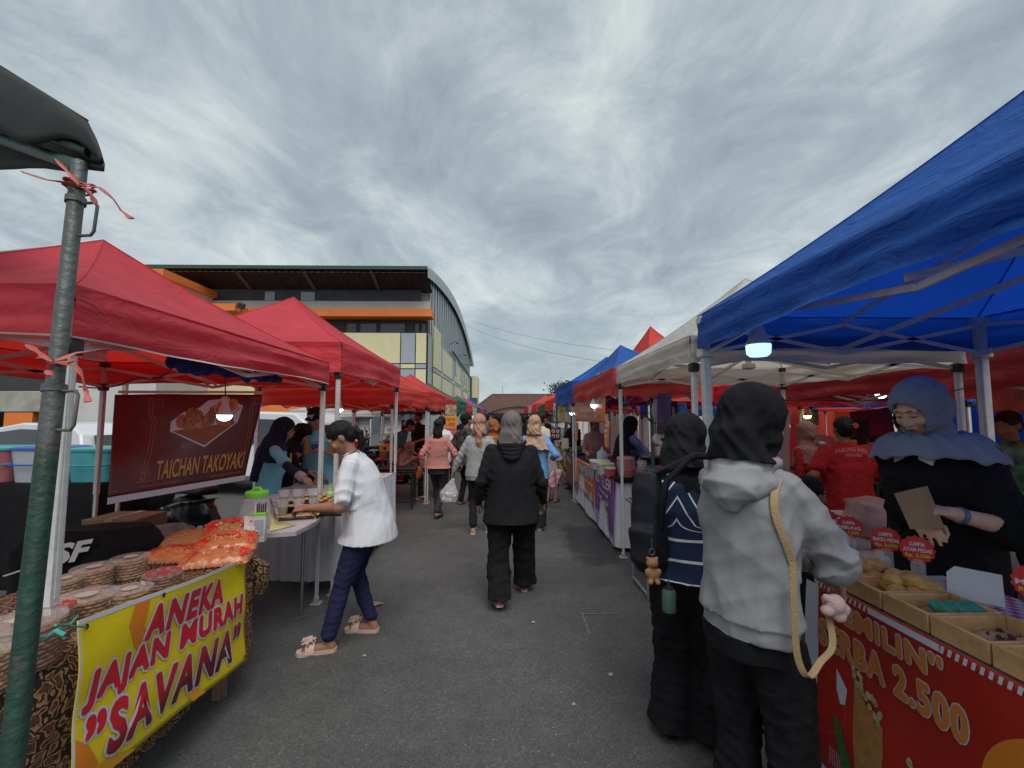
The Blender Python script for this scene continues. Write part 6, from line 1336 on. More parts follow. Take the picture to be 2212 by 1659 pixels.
m = MB(); poly(m, sfT, [(.36, .70), (.44, .80), (.52, .82), (.60, .93), (.74, .95), (.86, .86), (.84, .66), (.62, .40), (.36, .60)], .002); m.build('picture_outline', wtt, tk, True)
m = MB(); poly(m, sfT, [(.375, .60), (.835, .67), (.62, .42)], .0034); m.build('paper_boat', mat('boat_brown', (.25, .09, .04), .6), tk, True)
m = MB(); rr = random.Random(4)
for k in range(15):
    a_ = rr.random(); cx_ = .41 + .40 * a_; disc(m.mi(k % 2), sfT, cx_, .66 + rr.uniform(0, .2) * (.4 + a_), .045, .075, .0040 + k * .0001, 12)
for k in range(16): cx_ = rr.uniform(.42, .8); line(m.mi(2), sfT, [(cx_, .62 + rr.uniform(0, .1)), (cx_ + rr.uniform(-.04, .04), .74), (cx_ + rr.uniform(-.06, .06), .84)], .003, .0062)
m.build('food_picture', [mat('fry_brown', (.36, .13, .03), .5, var=.4, vscale=60), mat('fry_orange', (.50, .20, .05), .5, var=.4, vscale=60), mat('sauce_dark', (.08, .02, .015), .4)], tk, True)
for q in ((sfT(.02, 1, 0), sfT(1, 1, 0)),): m = MB(); m.bar(q[0] + V((0, 0, .02)), q[1] + V((0, 0, .02)), .02, .02); m.build('hanging_rail', legm, tk, True)

# blue cloth bundled under the roof of tent one
m = MB(); pts = [W(372, 778, 2.2), W(410, 792, 2.4), W(470, 795, 2.7), W(540, 808, 3.0), W(610, 818, 3.4)]
m.tube(pts, [.03, .055, .05, .055, .03], 12); me = voxel(m, .01, 2); a, nn = mesh_np(me); a = a + nn * (waves(a, 8, 26, 4) * .016)[:, None]; b_ = np.array(pts[2]); mesh_set(me, a - b_); o = raw(me, 'bundled_cloth', fab('royal_blue_cloth', (.015, .04, .22), var=.3), None); o.location = V(b_); setp(o, 'royal blue cloth bundled under the roof of the nearest red tent', 'cloth')

# ---- stuff behind tent one on the left
blkc = fab('black_table_cloth', (.010, .010, .012), var=.2)
m = MB(); cloth(m, -5.6, -3.75, 4.15, 4.75, .93, .9, 9, amp=.012, k=12); bt = single(m, 'tablecloth', blkc, 'black cloth covering the table of plastic storage tubs at left', 'tablecloth')
t = thing('side_table', 'table hidden under the black cloth at the far left', 'table', (-4.7, 4.4, 0)); m = MB(); m.box((-4.67, 4.45, .905), (1.8, .5, .03)); m.build('tabletop', woodm, t, True)
for x in (-5.5, -3.85):
    for y in (4.25, 4.65): m = MB(); m.tube([(x, y, .90), (x, y, 0)], .015); m.build('leg', legm, t, True)
def bin_(u, y, z, sx, sy, sz, bodym, lidm, label, low=None):
    p = W(u, 900, y); p.z = z; t = thing('storage_tub', label, 'storage tub', p, 0, 'plastic storage tubs on the black table')
    m = MB(); m.loft([(V((0, 0, .002)), sx * .43, sy * .43, None), (V((0, 0, sz)), sx * .5, sy * .5, None)], 32, True, 5); m.build('tub', bodym, t)
    m = MB(); m.loft([(V((0, 0, sz)), sx * .52, sy * .52, None), (V((0, 0, sz + .02)), sx * .52, sy * .52, None), (V((0, 0, sz + .03)), sx * .45, sy * .45, None)], 32, True, 5); m.build('lid', lidm, t)
    m = MB(); m.tube([(-sx * .5, -sy * .2, sz * .6), (-sx * .4, -sy * .54, sz * .55), (sx * .4, -sy * .54, sz * .55), (sx * .5, -sy * .2, sz * .6)], .008, 8); m.build('handle', lidm, t); return t
clr = mat('milky_plastic', (.55, .60, .64), .3, alpha=.8); pk_ = mat('pink_tub', (.40, .14, .16), .4, var=.2); tl_ = mat('teal_tub', (.08, .38, .44), .4, var=.2); blid = mat('blue_lid', (.04, .10, .45), .4); tlid = mat('teal_lid', (.05, .34, .34), .4)
bin_(15, 4.4, .936, .50, .40, .30, pk_, tlid, 'pink storage tub with teal lid at the left picture edge'); bin_(120, 4.4, .936, .48, .40, .30, clr, blid, 'milky storage tub with blue lid behind the pole'); bin_(232, 4.4, .936, .44, .40, .29, tl_, tlid, 'teal storage tub with clear teal lid right of the tent legs')
t = thing('sports_bag', 'black bag with white GSF letters behind the cookie table', 'bag', (-2.45, 2.72, .0), .15)
m = MB(); m.loft([(V((0, 0, .02)), .36, .15, None), (V((0, 0, .30)), .38, .16, None), (V((0, 0, .80)), .37, .15, None), (V((0, 0, .90)), .30, .10, None)], 30, True, 3.5); me = voxel(m, .014, 2); a, nn = mesh_np(me); mesh_set(me, a + nn * (waves(a, 3, 14, 4) * .01)[:, None]); raw(me, 'bag_body', BLK, t)
sfG = lambda u, v, lf: V((-.21 + .34 * u, -.168 - lf, .715 + .10 * v + .05 * u)); m = MB(); put_text(m, 'GSF', sfG, (0.1, 0, .95, 1), .012, .04, .3); line(m, sfG, [(-.25, -.15), (.2, .12), (.5, .35)], .02, .012); m.build('bag_letters', labw, t)
cb_ = mat('cardboard', (.27, .16, .09), .85, var=.15); 
t = thing('cardboard_box', 'brown cardboard box standing below the takoyaki banner', 'box', W(270, 1160, 3.7) * 1); t.location.z = .45; m = MB(); m.box((0, 0, .15), (.42, .32, .30), bev=.004); m.build('carton', cb_, t); m = MB(); m.box((0, -.001, .302), (.06, .325, .003)); m.box((0, -.163, .23), (.06, .003, .14)); m.build('tape', mat('tape', (.40, .30, .18), .3), t)
t = thing('crate', 'black plastic crate under the cardboard box', 'crate', (t.location.x, t.location.y, 0)); m = MB()
for z_ in (.02, .12, .22, .32, .42): m.box((0, -.2, z_), (.5, .02, .05)); m.box((-.25, 0, z_), (.02, .4, .05)); m.box((.25, 0, z_), (.02, .4, .05)); m.box((0, .2, z_), (.5, .02, .05))
for x in (-.25, .25):
    for y in (-.2, .2): m.box((x, y, .22), (.03, .03, .45))
m.box((0, 0, .44), (.48, .4, .01)); m.build('crate_body', jointm, t)
m = MB(); m.sphere((0, 0, .24), (.30, .24, .24)); m.sphere((.15, .05, .2), (.22, .2, .2)); me = voxel(m, .015, 2); a, nn = mesh_np(me); mesh_set(me, a + nn * (waves(a, 12, 18, 5) * .025)[:, None]); o = raw(me, 'sack', fab('grey_sack', (.20, .19, .18), var=.5), None); o.location = W(360, 1150, 3.3); o.location.z = .30; setp(o, 'crumpled pale sack heaped under the takoyaki banner', 'sack')
m = MB(); m.box((-1.0, 0, 0), (.01, .01, .01)) if False else None
t = thing('stool', 'low dark stool carrying the crumpled pale sack', 'stool', (o.location.x, o.location.y, 0)); m = MB(); m.box((0, 0, .285), (.5, .42, .03), bev=.006); m.build('seat', jointm, t)
for x in (-.2, .2):
    for y in (-.17, .17): m = MB(); m.bar((x, y, .27), (x * 1.15, y * 1.15, 0), .03); m.build('leg', jointm, t)

# ---- cars and motorcycles behind the left tents
wht_car = mat('white_car_paint', (.62, .63, .65), .25, spec=.6)
def car(label, x, y, rz, paint):
    t = thing('parked_car', label, 'car', (x, y, 0), rz, 'cars parked behind the left tents'); L_, wd_ = 4.1, 1.66
    prof = [(-2.02, .38), (-2.05, .75), (-1.95, .98), (-1.75, 1.42), (-1.45, 1.62), (-.2, 1.66), (.55, 1.52), (1.15, 1.08), (1.85, .92), (2.03, .70), (2.05, .36)]
    def hw(z): return wd_ / 2 * (1 - .18 * max(0, (z - .95) / .7))
    m = MB(); vs = []
    for s_ in (-1, 1): vs += [V((s_ * hw(z_), x_, z_)) for x_, z_ in prof]
    n = len(prof); m.add(vs, [tuple(range(n)), tuple(range(2 * n - 1, n - 1, -1))] + [(i, n + i, n + i + 1, i + 1) for i in range(n - 1)] + [(n - 1, 2 * n - 1, n, 0)]); o = m.build('body', paint, t, ang=25); b = o.modifiers.new('b', 'BEVEL'); b.width = .04; b.segments = 2
    for s_ in (-1, 1):
        m = MB(); m.add([V((s_ * (hw(z_) + .008), x_, z_)) for x_, z_ in ((-1.6, 1.02), (-1.45, 1.48), (-.25, 1.52), (.45, 1.42), (.95, 1.04))], [(0, 1, 2, 3, 4)]); m.build('side_window', glassd, t)
    m = MB(); m.add([V((s_ * .62, x_, z_)) for s_, x_, z_ in ((-1, 1.16, 1.11), (1, 1.16, 1.11), (.92, .60, 1.50), (-.92, .60, 1.50))], [(0, 1, 2, 3)]); m.v = [(v[0], v[1] + .012, v[2] + .012) for v in m.v]; m.build('windscreen', glassd, t)
    m = MB(); m.add([V((s_ * .60, x_, z_)) for s_, x_, z_ in ((-1, -1.955, 1.02), (1, -1.955, 1.02), (.92, -1.80, 1.38), (-.92, -1.80, 1.38))], [(3, 2, 1, 0)]); m.v = [(v[0], v[1] - .02, v[2]) for v in m.v]; m.build('rear_window', glassd, t)
    for s_ in (-1, 1):
        for y_ in (-1.3, 1.3):
            m = MB(); m.tube([(s_ * (wd_ / 2 - .18), y_, .31), (s_ * (wd_ / 2 + .01), y_, .31)], .31, 24); wo2 = m.build('wheel', jointm, t); m = MB(); m.tube([(s_ * (wd_ / 2), y_, .31), (s_ * (wd_ / 2 + .02), y_, .31)], .19, 18); m.build('rim', steel, wo2)
        m = MB(); m.sphere((s_ * .6, 1.98, .72), (.16, .07, .08)); m.build('headlight', labw, t); m = MB(); m.sphere((s_ * .66, -2.0, .85), (.1, .06, .16)); m.build('tail_light', redp, t)
    return t
c_ = car('white car parked behind the storage tubs at far left', -9.6, 9.6, R_(78), wht_car); c_.scale = (1, 1, .86)
c2 = car('white car roof showing behind the long headscarf seller', -5.4, 9.6, R_(80), wht_car)
car('silver grey car parked beyond the grill stall', -6.5, 13.5, R_(85), mat('silver_paint', (.30, .32, .34), .3, metal=.4))
def moto(label, x, y, rz, bodym):
    t = thing('motorcycle', label, 'motorcycle', (x, y, 0), rz, 'motorcycles parked behind the left tents')
    for y_ in (-.62, .62):
        m = MB(); n = 24; m.tube([(0, y_ + .27 * math.cos(q), .29 + .27 * math.sin(q)) for q in np.linspace(0, 6.283, n)], .04, 8); wo2 = m.build('wheel', jointm, t); m = MB()
        for q in range(6): m.bar((0, y_, .29), (0, y_ + .25 * math.cos(q * 1.047), .29 + .25 * math.sin(q * 1.047)), .012)
        m.build('spokes', steel, wo2)
    m = MB(); m.loft([(V((0, -.75, .68)), .10, .05, I3), (V((0, -.35, .62)), .15, .14, I3), (V((0, -.1, .55)), .16, .18, I3)], 14); m.sphere((0, -.35, .52), (.14, .42, .17)); m.sphere((0, .42, .62), (.15, .13, .28)); m.sphere((0, .1, .38), (.12, .30, .12)); me = voxel(m, .02, 3); raw(me, 'body', bodym, t)
    m = MB(); m.box((0, -.32, .75), (.24, .68, .09), bev=.03); m.build('seat', jointm, t)
    m = MB(); m.tube([(-.34, .34, 1.02), (-.1, .44, .97), (.1, .44, .97), (.34, .34, 1.02)], .016, 8); m.build('handlebar', jointm, t)
    m = MB(); m.sphere((0, .50, .92), (.13, .09, .11)); m.build('headlight', mat('headlight_glass', (.55, .57, .6), .1, metal=.3), t)
    for s_ in (-1, 1): m = MB(); m.tube([(s_ * .2, .4, 1.0), (s_ * .28, .42, 1.14)], .007, 6); m.sphere((s_ * .29, .42, 1.18), (.06, .015, .04)); m.build('mirror', jointm, t)
    m = MB(); m.tube([(0, .5, .85), (0, .62, .29)], .03, 8); m.build('fork', steel, t); return t
mo1 = moto('dark motorcycle parked under the end of the takoyaki banner', -3.75, 5.2, R_(60), mat('black_paint', (.015, .015, .018), .25, spec=.6))
lbs = ['black motorcycle standing behind the third red tent, leftmost of the row', 'second motorcycle from the left behind the third red tent', 'third motorcycle from the left behind the third red tent', 'motorcycle at the right end of the row behind the third red tent', 'motorcycle parked beyond the egg snack stall near the white tent']
for k, (x, y) in enumerate(((-4.7, 11.0), (-4.0, 11.2), (-3.4, 11.6), (-2.8, 12.4), (-3.9, 14))): dup(mo1, None, lbs[k], (x, y, 0), R_(100 + 20 * (k % 3)))
tent('small white pop-up tent standing behind the motorcycles', -6.3, -3.9, 13.0, 15.4, 1.55, 1.75, 2.15, WHITE, 'white tents behind the left row', seed=51, res=8, truss=False)

# ---- egg snack stall and mid left things
t = thing('snack_stall', 'low egg snack counter with dark red sign and steel frame', 'stall', (-1.9, 9.0, 0))
m = MB(); m.box((-1.75, 8.9, .72), (1.5, .5, .03)); m.build('counter', redlid, t, True)
for x in (-2.4, -1.1):
    for y in (8.7, 9.1): m = MB(); m.box((x, y, .36), (.03, .03, .7)); m.build('leg', jointm, t, True)
m = MB(); p = W(945, 975, 8.65); sfE = patch(W(903, 1000, 8.6), W(965, 1000, 8.6), W(965, 968, 8.6), W(903, 968, 8.6)); m.grid(lambda a, b: sfE(a, b, 0), 2, 2); m.grid(lambda a, b: sfE(1 - a, b, -.02), 2, 2); so_ = m.build('sign_board', mat('sign_red', (.26, .02, .02), .5), t, True)
m = MB(); put_text(m, 'TELOR', sfE, (.08, .55, .8, .9), .005, .03); put_text(m, '& CU', sfE, (.1, .1, .75, .45), .005, .03); m.build('sign_letters', gold, so_, True)
m = MB(); m.box((-2.15, 8.9, .93), (.62, .34, .14), bev=.01); t = single(m, 'gas_stove', mat('yellow_enamel', (.66, .38, .03), .4), 'yellow enamel stove on the counter of the egg snack stall', 'stove')
m = MB()
for k in range(4): m.tube([(-.2 + k * .13, -.16, .07), (-.2 + k * .13, -.185, .07)], .03, 12)
m.build('knob', jointm, t)
m = MB(); m.box((-2.15, 8.9, .80), (.60, .30, .12)); single(m, 'wooden_block', woodm, 'wooden block under the yellow stove', 'block')
bottle(W(930, 978, 8.5), .22, .05, mat('orange_bottle', (.70, .30, .03), .35), mat('orange_cap', (.70, .25, .03), .4), 'upright orange sauce bottle on the egg snack counter')
t = thing('jerrycan', 'orange jerrycan hanging below the egg snack counter', 'jerrycan', W(898, 1035, 8.4)); m = MB(); m.box((0, 0, .12), (.18, .12, .24), bev=.03); m.tube([(0, 0, .23), (0, 0, .29)], .025, 10); m.build('can_body', mat('orange_can', (.60, .12, .03), .4), t)
t = thing('helmet', 'red motorcycle helmet resting left of the egg snack stall', 'helmet', W(860, 1038, 8.4)); m = MB(); m.sphere((0, 0, .13), (.13, .15, .135)); m.box((0, 0, .01), (.2, .2, .02), bev=.008); m.build('shell', mat('helmet_red', (.45, .02, .03), .2), t); m = MB(); m.sphere((0, -.05, .12), (.115, .12, .06)); m.build('visor', glassd, t)
# folded black tables beside the white cloth
t = thing('folding_table', 'stack of folded black steel tables beside the white pleated cloth', 'table', (G(875, 1095).x, G(875, 1095).y, 0), .1)
for k in range(3): m = MB(); m.box((-.12, 0, .60 + k * .035), (.62, .55, .02), bev=.005); m.build('tabletop', jointm, t)
for x in (-.38, .14):
    for y in (-.22, .22): m = MB(); m.bar((x, y, .6), (x, y, 0), .03); m.build('leg', jointm, t)
m = MB(); m.bar((.14, -.22, .12), (.14, .22, .12), .02); m.bar((-.38, -.22, .12), (.14, -.22, .12), .02); m.build('stretcher', jointm, t)
# price signs on the corner of tent four
sgo = mat('sign_orange', (.72, .36, .02), .5); sgr = mat('sign_print_red', (.55, .04, .03), .5); sgp = mat('sign_purple', (.16, .05, .22), .5)
t = thing('hanging_sign', 'orange and pink price signs hanging from the fourth red tent', 'sign', W(972, 930, 9.2))
for (v0, v1, mt, tx_, lines) in ((899, 923, sgo, None, (('TAKOYAKI', .6, .85), ('1.000', .12, .45))), (924, 941, mat('sign_pink', (.55, .22, .20), .5), None, (('JAJANAN', .55, .92), ('TEKSTUR', .08, .45)))):
    sf_ = patch(W(961, v1, 9.2), W(986, v1, 9.2), W(986, v0, 9.2), W(961, v0, 9.2)); m = MB(); m.grid(lambda a, b: sf_(a, b, 0), 2, 2); m.grid(lambda a, b: sf_(1 - a, b, -.015), 2, 2); so_ = m.build('sign_board', mt, t, True)
    m = MB()
    for tx2, a_, b_ in lines: put_text(m, tx2, sf_, (.1, a_, .9, b_), .006, .03)
    m.build('sign_letters', sgr, so_, True)
m = MB(); q = [W(961, 899, 9.2), W(961, 872, 9.2)]; m.tube(q, .004, 5); m.tube([W(986, 899, 9.2), W(986, 872, 9.2)], .004, 5); m.build('hanging_cord', jointm, t, True)
m = MB(); sf_ = patch(W(961, 899, 9.3), W(987, 897, 9.3), W(987, 874, 9.3), W(961, 876, 9.3), lambda u, v: .02 * math.sin(u * 9)); m.grid(lambda a, b: sf_(a, b, 0), 10, 6); single(m, 'printed_cloth', mat('floral_print', (.42, .30, .20), .7, var=.9, vscale=14), 'faded floral cloth hanging above the orange price sign', 'cloth')
# small twin lamps under the third and fourth tents
for k, (u, v, y_) in enumerate(((885, 888, 7.6), (934, 888, 8.6))):
    t = thing('twin_lamp', ['white twin lamp hanging under the third red tent', 'white twin lamp hanging at the leg of the fourth red tent'][k], 'lamp', W(u, v, y_), 0, 'small twin lamps under the left tents')
    for s_ in (-1, 1): m = MB(); m.tube([(0, 0, .02), (s_ * .09, 0, -.03 + .05)], [.012, .035], 10); m.build('lamp_shade', wplast, t)
    m = MB(); m.tube([(0, 0, .02), (0, 0, .12)], .006, 6); m.build('cord', jointm, t)
# plastic bags carried by the grey sweater walker
bagw = mat('carrier_film', (.62, .62, .62), .25, alpha=.55, bump=.6, bscale=40); foamb = mat('foam_box', (.70, .69, .67), .6)
wr = Wj(pL, 1)
t = thing('carrier_bag', 'white plastic carrier bag with two foam boxes held by the grey sweater person', 'carrier bag', wr - V((.06, .0, .40)))
h_ = wr - t.location - V((0, 0, .06))
m = MB(); m.loft([(V((0, 0, 0)), .11, .07, None), (V((0, 0, .12)), .13, .08, None), (V((.02, 0, .22)), .07, .05, None), (h_ - V((0, 0, .02)), .016, .02, None)], 18); me = voxel(m, .009, 2); a, nn = mesh_np(me); mesh_set(me, a + nn * (waves(a, 4, 50, 4, (1, 1, .3)) * .005)[:, None]); raw(me, 'bag_film', bagw, t)
for z_, x_ in ((.035, -.02), (.095, .03)): m = MB(); m.box((x_, 0, z_), (.15, .11, .05), Matrix.Rotation(.2, 3, 'Y'), bev=.015); m.build('foam_box', foamb, t)
# ================================================================ RIGHT SIDE THINGS
bulb(1638, 745, 2.50, .066, 'large lit bulb with black socket hanging under the edge of the blue tent', W(1636, 690, 2.5), cool=True, cap=wplast)
bulb(1285, 874, 6.2, .062, 'lit bulb shining on the orange pempek banner', W(1290, 842, 6.2))
bulb(1236, 892, 8.4, .055, 'lit bulb below the yellow and white banners on the right', W(1238, 860, 8.4))
bulb(1903, 852, 5.0, .055, 'bright bulb under the deep red tent left of the blue headscarf', W(1930, 840, 5.0))
bulb(1744, 898, 7.0, .055, 'small lit bulb in front of the yellow and green banner', W(1744, 870, 7.0))
# ---- lumpia table with red banner
LZ = .85
t = thing('stall_table', 'table of the lumpia stall behind the red banner', 'table', (1.66, 1.1, 0))
m = MB(); m.box((1.66, 1.12, LZ - .02), (.58, 1.72, .03)); m.build('tabletop', tabw, t, True)
for x in (1.42, 1.92):
    for y in (.34, 1.9): m = MB(); m.tube([(x, y, LZ - .03), (x, y, 0)], .014, 8); m.build('leg', legm, t, True)
bred2 = mat('banner_red', (.42, .022, .012), .38, var=.14, vscale=2.5, bump=.3, bscale=7, spec=.45); lor = mat('letter_orange', (.62, .20, .035), .45)
Q00, Q10, Q11, Q01 = V((1.325, 1.97, .10)), V((1.37, .25, .04)), V((1.36, .27, LZ + .004)), V((1.345, 1.93, LZ + .004))
sfL = patch(Q00, Q10, Q11, Q01, lambda u, v: .008 * math.sin(u * 10 + v * 4) * (1 - v * .6) + .004 * math.sin(v * 9 - u * 6))
lb_ = thing('vinyl_banner', 'red vinyl banner with orange lettering hanging on the front of the lumpia stall', 'banner', V((Q00 + Q10) / 2))
m = MB(); m.grid(lambda a, b: sfL(a, b, 0), 60, 26); o = m.build('sheet', bred2, lb_, True); q = o.modifiers.new('s', 'SOLIDIFY'); q.thickness = .0015; q.offset = -1
m = MB(); m.grid(lambda a, b: sfL(-.035 + .045 * a, b * .97, .0012), 2, 20); m.grid(lambda a, b: sfL(a, -.03 + .05 * b, .0012), 50, 2); m.build('white_border', wtt, lb_, True)
m1, m2 = MB(), MB()
for tx_, bx_ in (("CEMILIN''", (.045, .845, .325, .935)), ('SERBA 2.500', (.015, .665, .365, .79))):
    fat_text(m1, tx_, sfL, bx_, .0025, .0042, .011, space=1.12); fat_text(m2, tx_, sfL, bx_, .0045, .0018, .0045, space=1.12)
kp = lambda p: p[1] < 1.93
m1.build('letter_outline', mat('outline_grey', (.55, .50, .50), .45), lb_, True, smooth=False); m2.build('lettering', lor, lb_, True, smooth=False)
m = MB()     # striped and white tape run along the top edge
for i in range(74):
    u0 = i / 74
    if (i // 12) % 2 == 0:
        poly(m.mi(0), sfL, [(u0, .962), (u0 + .0065, .962), (u0 + .0105, .992), (u0 + .004, .992)], .0030)
    else: poly(m.mi(0), sfL, [(u0, .962), (u0 + 1 / 74, .962), (u0 + 1 / 74, .992), (u0, .992)], .0030)
m.build('edge_tape', wtt, lb_, True, smooth=False)
m = MB(); disc(m, sfL, .53, .58, .145, .29, .0018, 48); m.build('orange_disc', mat('banner_disc', (.66, .20, .02), .45), lb_, True)
m = MB(); disc(m, sfL, .54, .60, .075, .15, .003, 30); m.build('plate', mat('plate_tan', (.50, .32, .16), .5), lb_, True); m = MB(); disc(m, sfL, .54, .60, .055, .11, .004, 24); m.build('sauce', mat('sauce_brown', (.10, .03, .02), .4), lb_, True)
for cx_, r_ in ((.015, .085), (.5, .24)):
    m = MB(); pts = [(cx_ + r_ * math.cos(q), .38 + r_ * 2.0 * math.sin(q)) for q in np.linspace(-1.45, 1.45, 26)]; line(m, sfL, pts, .0008, .0016); m.build('ring_line', mat('ring_pink', (.55, .12, .10), .5), lb_, True, smooth=False)
wrapm = mat('wrap_tan', (.42, .20, .065), .5, var=.25, vscale=30); wrapl = mat('wrap_light', (.58, .42, .22), .5, var=.2, vscale=30); leafg = mat('leaf_green', (.04, .16, .04), .5); crm = mat('cream_sauce', (.62, .58, .50), .4); onion = mat('filling', (.45, .38, .20), .5, var=.5, vscale=80)
sfL0 = sfL
sfL = lambda u, v, l=0: sfL0(.035 + u * .66, .05 + v * 1.16, l)
m = MB(); poly(m, sfL, [(.125, .50), (.175, .40), (.24, .36), (.245, .26), (.235, .08), (.15, .04), (.135, .22)], .002); m.build('wrap_picture', wrapm, lb_, True)
m = MB(); rr = random.Random(5)
for k in range(26): u_ = rr.uniform(.125, .235); disc(m, sfL, u_, .50 - (u_ - .125) * 1.1 + rr.uniform(-.03, .035), .009, .014, .0032 + k * 1e-4, 8)
m.build('filling_picture', onion, lb_, True)
m = MB(); poly(m, sfL, [(.33, .30), (.37, .22), (.44, .16), (.46, .02), (.44, -.02), (.345, -.02), (.335, .12)], .002); m.build('wrap_picture', wrapl, lb_, True)
m = MB()
for k in range(20): u_ = rr.uniform(.33, .45); disc(m.mi(k % 2), sfL, u_, .31 - (u_ - .33) * 1.2 + rr.uniform(-.03, .02), .010, .016, .0032 + k * 1e-4, 8)
line(m.mi(0), sfL, [(.335, .27), (.35, .16), (.365, .22), (.385, .10), (.40, .18), (.42, .06), (.44, .12), (.455, .02)], .0035, .0055)
m.build('sauce_picture', [crm, onion], lb_, True)
m = MB(); poly(m, sfL, [(.045, .26), (.075, .24), (.13, .10), (.16, .0), (.13, 0), (.09, .06)], .0024); line(m, sfL, [(.05, .25), (.14, .02)], .0008, .0034); m.build('leaf_picture', leafg, lb_, True)
m = MB(); poly(m, sfL, [(.05, .46), (.10, .40), (.095, .33), (.075, .32), (.055, .37)], .0022); m.build('bowl_picture', wtt, lb_, True)
m = MB()
for k in range(9): line(m, sfL, [(.03 + .008 * k, .02), (.035 + .008 * k, .10)], .0009, .0024)
m.build('corner_hatching', wtt, lb_, True)
sfL = sfL0
# check cloth under the trays
def gingham(key, c1, c2, sc):
    m = mat(key, c1, .7); t = m.node_tree; ns, ln = t.nodes, t.links; p = ns['Principled BSDF']; co = ns.new('ShaderNodeTexCoord'); ck = ns.new('ShaderNodeTexChecker'); ck.inputs['Scale'].default_value = sc; ck.inputs[1].default_value = (*c1, 1); ck.inputs[2].default_value = (*c2, 1)
    ln.new(co.outputs['Object'], ck.inputs[0]); ln.new(ck.outputs[0], p.inputs['Base Color']); return m
m = MB(); m.grid(lambda a, b: V((1.40 + .56 * a, .3 + 1.6 * b, LZ + .004 + .004 * math.sin(a * 9) * math.sin(b * 12) + .002)), 20, 40)
o = single(m, 'table_cover', gingham('pink_check', (.52, .46, .52), (.34, .08, .20), 34), 'white and purple checked plastic cover on the lumpia table', 'table cover')
# wooden trays
pine2 = mat('tray_wood', (.52, .30, .13), .62, var=.28, vscale=9, bump=.15); wax = mat('waxed_paper', (.42, .27, .17), .5, var=.25, vscale=20)
gold_f = mat('fried_golden', (.52, .27, .075), .55, var=.35, vscale=26, bump=.5, bscale=70); green_f = mat('fried_green', (.05, .27, .19), .7, var=.35, vscale=60, bump=.9, bscale=160)
def tray(y0, y1, label, crumbs=False, x0=1.352, x1=1.60):
    cx_, cy_ = (x0 + x1) / 2, (y0 + y1) / 2; t = thing('wooden_tray', label, 'tray', (cx_, cy_, LZ + .010), 0, 'wooden trays along the front of the lumpia table'); X, Y = (x1 - x0) / 2, (y1 - y0) / 2; hh = .062
    m = MB(); m.box((0, 0, .004), (2 * X - .02, 2 * Y - .02, .006)); m.build('base', wax, t)
    for (c, s_) in (((-X + .006, 0, hh / 2), (.012, 2 * Y, hh)), ((X - .006, 0, hh / 2), (.012, 2 * Y, hh)), ((0, -Y + .006, hh / 2 - .001), (2 * X - .026, .012, hh - .002)), ((0, Y - .006, hh / 2 - .001), (2 * X - .026, .012, hh - .002))): m = MB(); m.box(c, s_, bev=.002); m.build('side', pine2, t)
    m = MB(); m.grid(lambda a, b: V(((a - .5) * 1.7 * X, (b - .5) * 1.6 * Y, .012 + .008 * abs(math.sin(a * 7 + b * 3)) + .02 * max(0, a - .8))), 14, 10); m.build('paper_lining', wax, t)
    if crumbs:
        m = MB(); rr = random.Random(9)
        for k in range(60): m.sphere((rr.gauss(.02, .05), rr.gauss(0, .03), .022), (.006 * rr.random() + .002,) * 3, None, 6, 4)
        m.build('crumbs', mat('crumbs', (.09, .035, .015), .9), t)
    return t
ty = [(1.785, 1.95), (1.612, 1.778), (1.434, 1.604), (1.256, 1.427), (1.078, 1.249), (.90, 1.07), (.72, .892)]
tl = ['wooden tray of golden pastries farthest along, against the hoodie sleeve', 'wooden tray holding a mound of golden pastries, second from the hoodie', 'wooden tray holding three green pastries', 'empty wooden tray with dark crumbs, next to the green pastries', 'empty pale wooden tray beyond the crumbed one at the right edge', 'wooden tray just outside the right edge', 'last wooden tray nearest the camera side']
for k, ((a, b), lb) in enumerate(zip(ty, tl)):
    if k < 5: tray(a, b, lb, crumbs=(k == 3))
def pastry(x, y, z, mt, label, seed, s=1.0, group=None):
    rr = random.Random(seed); m = MB(); m.loft([(V((0, -.034 * s, 0)), .016 * s, .012 * s, frame_to((0, 1, 0))), (V((0, -.018 * s, 0)), .024 * s, .019 * s, frame_to((0, 1, 0))), (V((0, .018 * s, 0)), .024 * s, .019 * s, frame_to((0, 1, 0))), (V((0, .034 * s, 0)), .016 * s, .012 * s, frame_to((0, 1, 0)))], 12)
    me = voxel(m, .004, 2); a, nn = mesh_np(me); mesh_set(me, a + nn * (waves(a, seed, 90, 4) * .0016)[:, None]); o = raw(me, 'pastry', mt, None); o.location = (x, y, z); o.rotation_euler = (rr.uniform(-.35, .35), rr.uniform(-.3, .3), rr.uniform(-1.2, 1.2)); return setp(o, label, 'pastry', group)
rr = random.Random(2); base = LZ + .010
for k, (x, y, z) in enumerate([(1.49, 1.70, .035), (1.535, 1.66, .035), (1.52, 1.745, .035), (1.575, 1.70, .037), (1.50, 1.72, .07), (1.545, 1.69, .072), (1.58, 1.74, .06), (1.46, 1.66, .033), (1.56, 1.65, .068)]): pastry(x, y, base + z, gold_f, 'golden fried pastry heaped in the second tray from the hoodie', 70 + k, 1.38, 'golden pastries in the second tray')
for k, (x, y, z) in enumerate([(1.50, 1.84, .035), (1.545, 1.88, .035), (1.46, 1.88, .035), (1.43, 1.83, .035), (1.575, 1.83, .037), (1.48, 1.86, .07), (1.53, 1.86, .072), (1.565, 1.88, .068), (1.59, 1.86, .035)]): pastry(x, y, base + z, gold_f, 'golden fried pastry heaped in the farthest tray', 90 + k, 1.38, 'golden pastries in the farthest tray')
gl = ['green fried pastry at the left of the three', 'green fried pastry in the middle of the three', 'green fried pastry at the right of the three']
